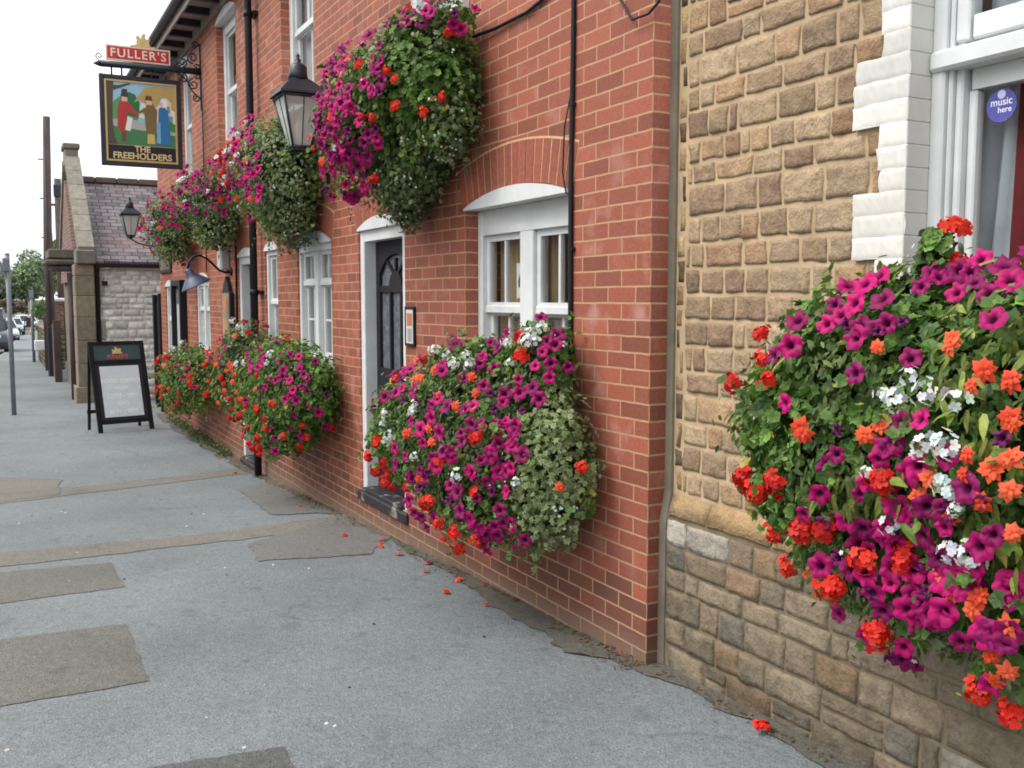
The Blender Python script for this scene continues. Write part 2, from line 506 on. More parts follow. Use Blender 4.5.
strip('far_pavement', lambda x: ky(x)+7.2, lambda x: ky(x)+9.4, .0, M['asphalt'], 2)
g = MB()
gx = [-60, -8, 0, 7.5, 20, 32, 79, 140, 400, 2500]
vs = []; fs = []
for x in gx:
    for y in (-2500, -9, 2.5, 12, 2500):
        vs.append((x, y, gz(x)-.30))
for i in range(len(gx)-1):
    for j in range(4):
        a = i*5+j; fs.append((a, a+5, a+6, a+1))
g.add(vs, fs)
tag(g.build('ground', M['earth'], recalc=False), kind='structure')

def patch(name, poly, mat, z=.0035, jag=.02, kind='structure'):
    """thin sheet of a different surfacing laid on the pavement, ragged edge"""
    pts = []
    n = len(poly)
    for i in range(n):
        a = Vector(poly[i]); b = Vector(poly[(i+1) % n])
        m = max(2, int((b-a).length/.06))
        for k in range(m):
            p = a+(b-a)*k/m
            nn = noise.noise_vector(Vector((p.x*3, p.y*3, 1.7)))+noise.noise_vector(Vector((p.x*14, p.y*14, 4.2)))*.6
            pts.append((p.x+nn.x*jag, p.y+nn.y*jag))
    bm = bmesh.new()
    f = bm.faces.new([bm.verts.new((x, y, 0)) for x, y in pts])
    bmesh.ops.triangulate(bm, faces=[f])
    for k in range(3):
        long = [e for e in bm.edges if e.calc_length() > .4]
        if not long: break
        bmesh.ops.subdivide_edges(bm, edges=long, cuts=1)
    for v in bm.verts: v.co.z = gz(v.co.x)+z
    bmesh.ops.triangulate(bm, faces=bm.faces)
    me = bpy.data.meshes.new(name); bm.to_mesh(me); bm.free()
    for p in me.polygons:
        if p.normal.z < 0: p.flip()
    me.materials.append(mat)
    o = bpy.data.objects.new(name, me); COL.objects.link(o)
    return tag(o, kind=kind)
patch('pavement_patch', [(2.70, 2.80), (2.69, 1.92), (3.45, 1.91), (3.58, 2.80)], M['patch_tan'])
patch('pavement_patch', [(.92, 2.80), (.93, 2.01), (1.86, 2.00), (1.92, 2.80)], M['patch_tan'])
patch('pavement_patch', [(-.9, 2.4), (-.9, 1.70), (-.22, 1.66), (-.04, 1.65), (.07, 2.4)], M['patch_dark'])
patch('pavement_patch', [(3.53, .99), (4.2, .10), (3.21, .04), (2.72, .33), (2.93, 1.04)], M['patch_red'], .005, .05)
patch('pavement_patch', [(6.25, .47), (6.6, .03), (4.35, .03), (4.66, .52)], M['patch_red'], .006, .06)
patch('pavement_patch', [(8.6, 2.80), (7.94, 1.99), (6.94, 2.04), (6.75, 2.80)], M['band'], .006, .05)
patch('trench_strip', [(4.25, 2.80), (4.10, 1.22), (4.27, .04), (3.75, .04), (3.73, 1.29), (3.72, 2.80)], M['band'], .004, .04)
patch('trench_strip', [(7.15, 2.80), (7.75, .03), (7.35, .03), (6.62, 2.80)], M['band'], .0035, .03)
# dirt and weathered mortar along the foot of the walls
M['dirt'] = mat_asphalt('wall_foot_dirt', (122, 119, 110), .58, speck=.6)
patch('wall_foot_dirt', [(-2.6, .02), (-2.6, -.12), (-.02, -.12), (.0, .0), (.7, .0), (2.2, .0), (4.2, 0), (4.2, .06), (2.2, .09), (1.1, .17), (.35, .22), (.1, .10), (-.3, .02), (-1.2, .03)], M['dirt'], .0065, .07)
patch('wall_foot_dirt', [(4.6, 0), (9.5, 0), (14, 0), (14, .18), (11, .22), (9, .16), (6, .09), (4.6, .05)], M['dirt'], .008, .07)

# ------------------------------------------------------------------ walls with openings
def seg_arc(x0, x1, zs, rise, n=14):
    w = x1-x0; R = (w*w/4+rise*rise)/(2*rise); zc = zs+rise-R; xc = (x0+x1)/2
    a = math.asin(w/2/R)
    return [(xc+R*math.sin(-a+2*a*i/n), zc+R*math.cos(-a+2*a*i/n)) for i in range(n+1)]

def pierced(name, outer, holes, y0, y1, mat, parent):
    cu = bpy.data.curves.new(name, 'CURVE'); cu.dimensions = '2D'; cu.fill_mode = 'BOTH'; cu.extrude = .5
    for poly in [outer]+holes:
        sp = cu.splines.new('POLY'); sp.points.add(len(poly)-1)
        for p, (x, z) in zip(sp.points, poly): p.co = (x, z, 0, 1)
        sp.use_cyclic_u = True
    tmp = bpy.data.objects.new(name+'_outline', cu); COL.objects.link(tmp)
    dg = bpy.context.evaluated_depsgraph_get()
    me = bpy.data.meshes.new_from_object(tmp.evaluated_get(dg))
    bpy.data.objects.remove(tmp); bpy.data.curves.remove(cu)
    for v in me.vertices:
        x, z, d = v.co
        v.co = (x, y1 if d > 0 else y0, z)
    bm = bmesh.new(); bm.from_mesh(me); bmesh.ops.remove_doubles(bm, verts=bm.verts, dist=1e-5)
    bmesh.ops.recalc_face_normals(bm, faces=bm.faces); bm.to_mesh(me); bm.free()
    me.name = name
    me.materials.clear(); me.materials.append(mat)
    o = bpy.data.objects.new(name, me); COL.objects.link(o)
    attach(o, parent)
    return o

pub = thing('brick_pub', 'long two-storey red brick building with arched white windows and flower boxes', 'building', (0, 0, 0))
# x0, x1, sill z, spring z, rise
OPEN = {
 'w1': (.69, 1.91, .98, 2.195, .085), 'd1': (2.90, 3.88, .14, 2.19, .085), 'w2': (4.58, 5.64, 1.08, 2.15, .11), 'nw': (6.36, 6.88, 1.08, 2.16, .085),
 'd2': (7.28, 8.16, -.22, 2.14, .09), 'w3': (9.92, 10.90, .92, 1.90, .11), 'fw': (12.86, 13.66, .75, 1.86, .09),
 'u1': (1.88, 2.96, 3.42, 4.98, .10), 'u2': (4.98, 6.06, 3.42, 4.98, .10), 'u3': (8.00, 9.08, 3.42, 4.98, .10), 'u4': (10.86, 11.94, 3.42, 4.98, .10)}
holes = []
for k, (x0, x1, z0, zs, r) in OPEN.items():
    holes.append([(x0, z0), (x1, z0)]+seg_arc(x0, x1, zs, r)[::-1])
pierced('front_wall', [(0, -.6), (14.2, -.6), (14.2, 5.40), (0, 5.40)], holes, -.28, 0.0, M['brick'], pub)
b = MB()
b.box(0, .25, -7, -.281, -.6, 5.4); b.box(13.95, 14.2, -7, -.281, -.6, 5.4); b.box(0, 14.2, -7.25, -7, -.6, 5.4)
gp = [(-7.25, 5.4), (0, 5.4), (-3.6, 8.3)]
for xx in (.004, 13.95): b.prism(gp, lambda u, v, d: (d, u, v+.002), xx, xx+.246)
b.build('side_wall', M['brick'], pub)
b = MB(); b.box(.26, 13.94, -6.9, -.3, 2.75, 2.95); b.box(.26, 13.94, -3.0, -2.9, -.5, 5.4)
b.build('inner_wall', M['cream'], pub)
# voussoir arches
def arch(x0, x1, zs, rise, depth, parent, n):
    b = MB()
    w = x1-x0; R = (w*w/4+rise*rise)/(2*rise); xc = (x0+x1)/2; zc = zs+rise-R; a = math.asin(w/2/R)
    for i in range(n):
        t0 = -a+2*a*i/n+.005/R; t1 = -a+2*a*(i+1)/n-.005/R
        q = random.uniform(.86, 1.10)
        c = [x*q for x in lin(156+random.uniform(-8, 8), 87, 68)[:3]]
        poly = [(R, t0), (R, t1), (R+depth, t1), (R+depth, t0)]
        b.prism([(xc+r*math.sin(t), zc+r*math.cos(t)) for r, t in poly], lambda u, v, d: (u, d, v), -.05, random.uniform(.003, .0055), 0, c)
    c = [x for x in lin(206, 168, 126)[:3]]
    mo = [(R+.002, -a), (R+depth+.012, -a)]+[(R+depth+.012, -a+2*a*i/12) for i in range(1, 13)]+[(R+.002, a)]+[(R+.002, a-2*a*i/12) for i in range(1, 12)]
    b.prism([(xc+r*math.sin(t), zc+r*math.cos(t)) for r, t in mo], lambda u, v, d: (u, d, v), -.04, .0015, 0, c)
    return b.build('brick_arch', M['arch'], parent)
for k, (x0, x1, z0, zs, r) in OPEN.items():
    arch(x0-.03, x1+.03, zs, r, .225 if k[0] != 'n' else .2, pub, max(8, int((x1-x0)/.072)))

# ------------------------------------------------------------------ sash windows
def window(o, parent, style, yf=-.085, sill=True):
    x0, x1, z0, zs, rise = o
    f = MB()
    # arched head board standing flush with the brickwork
    arc = seg_arc(x0+.002, x1-.002, zs, rise-.003)
    f.prism([(x0+.002, zs-.012)]+arc+[(x1-.002, zs-.012)], lambda u, v, d: (u, d, v), -.14, .012)
    j = style.get('jamb', .055)
    hd = style.get('head', .12)
    f.box(x0+.001, x0+j, -.19, yf, z0, zs-.013, bev=.006); f.box(x1-j, x1-.001, -.19, yf, z0, zs-.013, bev=.006)
    f.box(x0+j, x1-j, -.19, yf-.003, zs-hd, zs-.014)
    f.box(x0+j, x1-j, -.19, yf-.006, z0, z0+.05)
    n = style['n']; mw = style.get('mull', .10)
    ww = (x1-x0-2*j-(n-1)*mw)/n
    zt = zs-hd; zb = z0+.05
    zm = zb+(zt-zb)*style['mid']
    for i in range(n):
        a = x0+j+i*(ww+mw); c = a+ww
        if i: f.box(a-mw, a, -.19, yf-.004, zb, zt, bev=.005)
        s_ = .038; yu = yf-.03; yl = yf-.055
        for (zz0, zz1, ys, rows) in ((zm, zt, yu, style.get('ur', 1)), (zb, zm, yl, style.get('lr', 1))):
            f.box(a, a+s_, ys-.035, ys, zz0, zz1, bev=.004); f.box(c-s_, c, ys-.035, ys, zz0, zz1, bev=.004)
            f.box(a+s_, c-s_, ys-.035, ys-.001, zz1-s_, zz1); f.box(a+s_, c-s_, ys-.035, ys-.001, zz0, zz0+s_+.004)
            mc = style.get('mc', 2)
            for q in range(1, mc):
                xx = a+s_+(c-a-2*s_)*q/mc
                f.box(xx-.010, xx+.010, ys-.03, ys-.006, zz0+s_, zz1-s_)
            for q in range(1, rows):
                zz = zz0+(zz1-zz0)*q/rows
                f.box(a+s_, c-s_, ys-.0295, ys-.0065, zz-.010, zz+.010)
        f.box(a, c, yf-.07, yf-.022, zm-.022, zm+.022, bev=.004)
    w = f.build('window', M['white'], parent)
    p = MB()
    for i in range(n):
        a = x0+j+i*(ww+mw); c = a+ww
        for zz0, zz1, yy in ((zm, zt, yf-.047), (zb, zm, yf-.072)):
            p.add([(a+.02, yy, zz0+.02), (c-.02, yy, zz0+.02), (c-.02, yy, zz1-.02), (a+.02, yy, zz1-.02)], [(0, 3, 2, 1)])
    p.build('pane', M['glass'], w, recalc=False)
    cu = style.get('curtain', 'side')
    d = MB()
    def drape(xa, xb, za, zb_, y, amp, fold, col):
        m = max(8, int((xb-xa)/fold*8))
        v0 = [(xa+(xb-xa)*i/m, y+amp*math.sin(i*2*PI/8+random.uniform(-.3, .3)), z) for z in (za, zb_) for i in range(m+1)]
        d.add(v0, [(i, i+1, m+2+i, m+1+i) for i in range(m)], 0, col, True)
    wht = lin(232, 232, 234)[:3]; bei = lin(222, 190, 148)[:3]
    if cu == 'net': drape(x0+.03, x1-.03, z0, zs-.1, -.215, .012, .07, wht)
    elif cu == 'side':
        drape(x1-.30, x1-.02, z0-.05, zs-.03, -.225, .02, .10, bei); drape(x0+.42, x0+.60, z0-.05, zs-.03, -.225, .02, .09, bei)
        drape(x0+.05, x1-.3, z0, z0+.46*(zs-z0), -.212, .010, .06, wht)
    elif cu == 'half':
        drape(x0+.03, x1-.03, z0, z0+.62*(zs-z0), -.215, .012, .07, wht)
    if d.v: d.build('curtain', M['cloth'], w, recalc=False)
    if sill:
        s = MB(); s.box(x0-.04, x1+.04, -.2, .055, z0-.075, z0-.002, bev=.01)
        s.build('sill', M['white'], w)
    return w
M['cloth'] = mat_tint('curtain_cloth', .9, .1, 12., .1, .2, .35)
W = {}
W['w1'] = window(OPEN['w1'], pub, dict(n=2, mc=2, mid=.56, head=.16, mull=.15, jamb=.06, curtain='side'))
W['w2'] = window(OPEN['w2'], pub, dict(n=2, mc=2, mid=.70, head=.07, mull=.09, lr=2, curtain='net'), -.02)
W['nw'] = window(OPEN['nw'], pub, dict(n=1, mc=2, mid=.5, head=.06, lr=1, curtain='net'), -.02)
W['w3'] = window(OPEN['w3'], pub, dict(n=2, mc=2, mid=.62, head=.07, mull=.08, lr=2, curtain='net'), -.02)
W['fw'] = window(OPEN['fw'], pub, dict(n=1, mc=2, mid=.5, head=.05, curtain=''), -.02)
for k in ('u1', 'u2', 'u3', 'u4'):
    W[k] = window(OPEN[k], pub, dict(n=1, mc=2, mid=.5, head=.13, jamb=.10, curtain='half' if k != 'u2' else 'net'))
# hand-lettered notice stuck inside the near window
b = MB(); b.box(1.415, 1.505, -.142, -.139, 1.66, 1.86, 0, lin(232, 232, 228)[:3]); b.prism([(1.44, 1.72), (1.48, 1.72), (1.485, 1.76), (1.465, 1.80), (1.45, 1.77)], lambda u, v, d: (u, d, v), -.1388, -.1382, 0, lin(40, 40, 60)[:3])
b.build('window_notice', M['tint'], W['w1'])

# ------------------------------------------------------------------ doors
def door(o, parent, glazed=True, step=True, yl=-.11):
    x0, x1, z0, zs, rise = o
    f = MB()
    arc = seg_arc(x0+.002, x1-.002, zs, rise-.003)
    f.prism([(x0+.002, zs-.012)]+arc+[(x1-.002, zs-.012)], lambda u, v, d: (u, d, v), -.14, .012)
    j = .085
    f.box(x0+.001, x0+j, -.20, -.015, z0, zs-.013, bev=.006); f.box(x1-j, x1-.001, -.20, -.015, z0, zs-.013, bev=.006)
    f.box(x0+j, x1-j, -.20, -.018, zs-.095, zs-.014)
    fr = f.build('door', M['white'], parent)
    a, c, zb, zt = x0+j+.004, x1-j-.004, z0+.03, zs-.10
    L = MB()
    st = .075; w = c-a
    mid = zb+.86
    yb = yl-.045
    # stiles and rails
    L.box(a, a+st, yb, yl, zb, zt, bev=.004); L.box(c-st, c, yb, yl, zb, zt, bev=.004)
    L.box(a+st, c-st, yb, yl-.001, zb, zb+.22); L.box(a+st, c-st, yb, yl-.001, mid-.08, mid+.09)
    # arched top rail
    zr = zt-.25
    arcd = seg_arc(a+st, c-st, zr, .15, 12)
    L.prism([(a+st, zt)]+arcd+[(c-st, zt)], lambda u, v, d: (u, d, v), yb, yl-.001)
    L.box(a+st, c-st, yb+.015, yl-.02, zb+.22, mid-.08)
    for k in range(2):
        xa = a+st+.03+k*(w-2*st)/2
        L.box(xa, xa+(w-2*st)/2-.06, yl-.02, yl-.008, zb+.27, mid-.13, bev=.01)
    zq = mid+.70
    L.box(a+st, c-st, yb+.006, yl-.003, zq-.025, zq+.025)
    for k in (1, 2):
        xx = a+st+(w-2*st)*k/3
        L.box(xx-.017, xx+.017, yb+.006, yl-.004, mid+.09, zq-.025)
    xc = (a+c)/2
    for t in (-.42, 0, .42):    # sunburst bars
        p0 = Vector((xc+.03*t, 0, zq+.09)); p1 = Vector((xc+t*.42, 0, zr+.12-abs(t)*.05))
        dv = (p1-p0).normalized(); nv = Vector((dv.z, 0, -dv.x))*.013
        L.prism([((p0+nv).x, (p0+nv).z), ((p1+nv).x, (p1+nv).z), ((p1-nv).x, (p1-nv).z), ((p0-nv).x, (p0-nv).z)], lambda u, v, d: (u, d, v), yb+.006, yl-.005)
    fanp = [(xc-.13, zq+.02)]+[(xc+.13*math.cos(PI-PI*i/8), zq+.02+.11*math.sin(PI*i/8)) for i in range(9)]+[(xc+.13, zq+.02)]
    L.prism(fanp, lambda u, v, d: (u, d, v), yb+.006, yl-.004)
    L.build('door_leaf', M['black'], fr)
    p = MB(); p.add([(a+st-.01, yl-.025, mid+.05), (c-st+.01, yl-.025, mid+.05), (c-st+.01, yl-.025, zr+.14), (a+st-.01, yl-.025, zr+.14)], [(0, 1, 2, 3)])
    p.build('pane', M['doorglass'], fr, recalc=False)
    h = MB(); h.tube([(a+.05, yl, mid), (a+.05, yl+.03, mid)], .010, 8); h.lathe([(.004, 0), (.024, .008), (.026, .02), (.014, .034), (.002, .036)], (0, 0, 0), 12, M=Matrix.Translation((a+.05, yl+.025, mid)) @ Matrix.Rotation(-PI/2, 4, 'X'))
    h.box(xc-.11, xc+.11, yl-.001, yl+.006, mid-.04, mid+.02, bev=.004)
    h.build('handle', M['gold'], fr)
    if step:
        s = MB(); s.box(x0-.03, x1+.03, -.25, .028, z0-.085, z0-.004, bev=.012)
        s.box(x0+j, x1-j, -.2, .02, z0-.003, z0+.03, bev=.006)
        s.build('step', M['step'], fr)
    return fr
M['doorglass'] = mat_plain('obscured_glass', lin(112, 118, 124, .9), .12, .25, 26., .7, .6)
k = NT('worn_black_paint')
n_ = k.noise(k.pos(), 6., 5, .7)
c_ = k.ramp(n_, [(.56, lin(34, 34, 40)), (.61, lin(150, 142, 126, .7))])
k.principled(c_, .6, k.bump(n_, .4, .006)); M['step'] = k.m
door(OPEN['d1'], pub)
door(OPEN['d2'], pub, step=True)

# ------------------------------------------------------------------ roof, gutter, pipes, cables
r = MB()
sl = [(.40, 5.28), (.40, 5.36), (-3.6, 8.45), (-3.6, 8.36)]
r.prism(sl, lambda u, v, d: (d, u, v), -.05, 14.35)
sl2 = [(-7.6, 5.28), (-7.6, 5.36), (-3.601, 8.45), (-3.601, 8.36)]
r.prism(sl2, lambda u, v, d: (d, u, v), -.05, 14.35)
r.build('roof', M['slate'], pub)
s = MB()
s.box(-.02, 14.3, .0, .33, 5.235, 5.255)
s.box(-.02, 14.3, .331, .352, 5.16, 5.32)
s.box(.0, 14.2, .003, .03, 5.10, 5.234)
s.build('soffit', M['fascia'], pub)
for i in range(24):
    x = .3+i*.6
    s = MB(); s.box(x-.035, x+.035, .031, .328, 5.15, 5.234); s.build('rafter_end', M['iron'], pub)
gt = MB()
prof = [(.055*math.cos(PI+PI*i/8), .055*math.sin(PI+PI*i/8)) for i in range(9)]+[(.045*math.cos(2*PI-PI*i/8), .045*math.sin(2*PI-PI*i/8)) for i in range(9)]
gt.prism(prof, lambda u, v, d: (d, .412+u, 5.30+v), -.1, 14.4)
gt.build('gutter', M['iron'], pub)
dp = MB()
dp.tube([(7.02, .41, 5.26), (7.02, .41, 5.16), (7.02, .10, 4.95), (7.02, .085, 4.8), (7.02, .085, 3.0), (7.02, .085, gz(7.0)+.02)], .039, 12)
for z in (4.6, 3.4, 1.72, .2):
    dp.tube([(7.02, .085, z-.03), (7.02, .085, z+.03)], .047, 12); dp.box(6.93, 7.11, 0, .05, z-.02, z+.02)
dp.build('downpipe', M['black'], pub)
def cable(paths, clips=()):
    cb = MB()
    for p, r_ in paths: cb.tube(p, r_, 6)
    for z in clips: cb.box(.628, .672, 0, .022, z-.008, z+.008)
    return cb.build('cable', M['black'], pub)
cable([([(1.75, .02, 3.2), (1.72, .03, 3.165), (1.45, .02, 3.15), (1.10, .015, 3.15), (.95, .015, 3.17), (.80, .015, 3.22)], .011)])
cable([([(.645, .012, 5.2), (.64, .012, 3.0), (.655, .014, 2.2), (.655, .012, 1.2), (.655, .012, .62)], .0125), ([(.66, .012, 2.66), (.69, .03, 2.5), (.715, .025, 2.28), (.69, .02, 2.18), (.66, .012, 2.16)], .004)], (4.4, 3.6, 2.6, 1.9, 1.4))
cable([([(.30, .012, 3.25), (.24, .02, 3.0), (.12, .03, 2.87), (.0, .03, 2.865), (-.06, .02, 2.9), (-.1, -.02, 3.1), (-.1, -.06, 3.4)], .006)])
cable([([(8.20, .015, 2.6), (8.2, .012, 2.3), (8.23, .012, 1.0)], .014)])
cable([([(10.0, .015, 4.2), (10.0, .012, 3.4), (10.02, .012, 2.0)], .008)])
# planting lobes of every display: centre, radii, leaf kind, number of leaves
LOBES = {
 'L0': [((-1.62,.20,1.28),(.62,.36,.44),'mix',2300), ((-2.25,.22,1.30),(.70,.40,.48),'beg',2300), ((-1.20,.14,1.20),(.36,.24,.38),'mix',1200),
        ((-1.62,.22,.92),(.40,.28,.26),'pet',900), ((-2.20,.26,.92),(.45,.30,.26),'pet',900), ((-1.50,.12,1.62),(.20,.12,.16),'mix',260), ((-1.95,.14,1.62),(.40,.16,.16),'pet',500), ((-1.60,.17,1.74),(.05,.05,.13),'ger',60)],
 'L1': [((1.35,.26,.93),(.80,.36,.42),'pet',2400), ((.62,.18,.84),(.34,.22,.44),'ivy',1900), ((1.15,.30,.62),(.55,.28,.26),'pet',1000), ((2.05,.26,.84),(.50,.26,.36),'mix',1300),
        ((.72,.16,1.30),(.30,.16,.24),'mix',600), ((1.35,.18,1.25),(.55,.20,.18),'mix',700)],
 'L2': [((4.95,.26,.90),(.85,.36,.40),'mix',2000), ((4.75,.24,.80),(.55,.28,.38),'mix',1300), ((5.30,.28,.55),(.80,.28,.32),'mix',1000), ((5.9,.26,.85),(.5,.3,.4),'beg',700)],
 'L2b': [((6.85,.22,1.05),(.60,.28,.36),'pet',1000), ((7.15,.26,.80),(.55,.28,.40),'beg',800)],
 'L3': [((10.1,.26,.65),(.95,.36,.40),'mix',1500), ((9.4,.26,.60),(.60,.30,.40),'beg',900), ((10.6,.28,.35),(.8,.30,.30),'mix',900)],
 'U1': [((2.45,.28,2.80),(.75,.40,.42),'mix',1500), ((2.02,.24,2.92),(.50,.34,.40),'ger',1900), ((2.32,.22,2.54),(.42,.27,.34),'ivyd',1400), ((2.9,.28,2.7),(.40,.32,.40),'pet',700), ((2.95,.24,3.06),(.42,.26,.30),'pet',600),
        ((1.98,.20,3.22),(.5,.20,.16),'pet',500), ((2.45,.15,2.30),(.20,.13,.22),'ivyd',420), ((1.78,.18,2.72),(.30,.22,.28),'ivyd',500)],
 'U2': [((5.08,.26,2.74),(.58,.36,.52),'ivy',1900), ((5.6,.28,2.85),(.65,.36,.42),'pet',1100), ((5.12,.20,2.38),(.46,.26,.30),'ivyd',900), ((6.0,.28,2.75),(.5,.3,.35),'pet',500)],
 'U3': [((8.35,.28,2.78),(.80,.38,.42),'pet',1200), ((8.1,.24,2.55),(.50,.30,.36),'ivyd',900)],
 'U4': [((11.3,.28,2.72),(.9,.38,.42),'pet',1100), ((11.1,.24,2.50),(.60,.30,.36),'ivyd',800)],
}
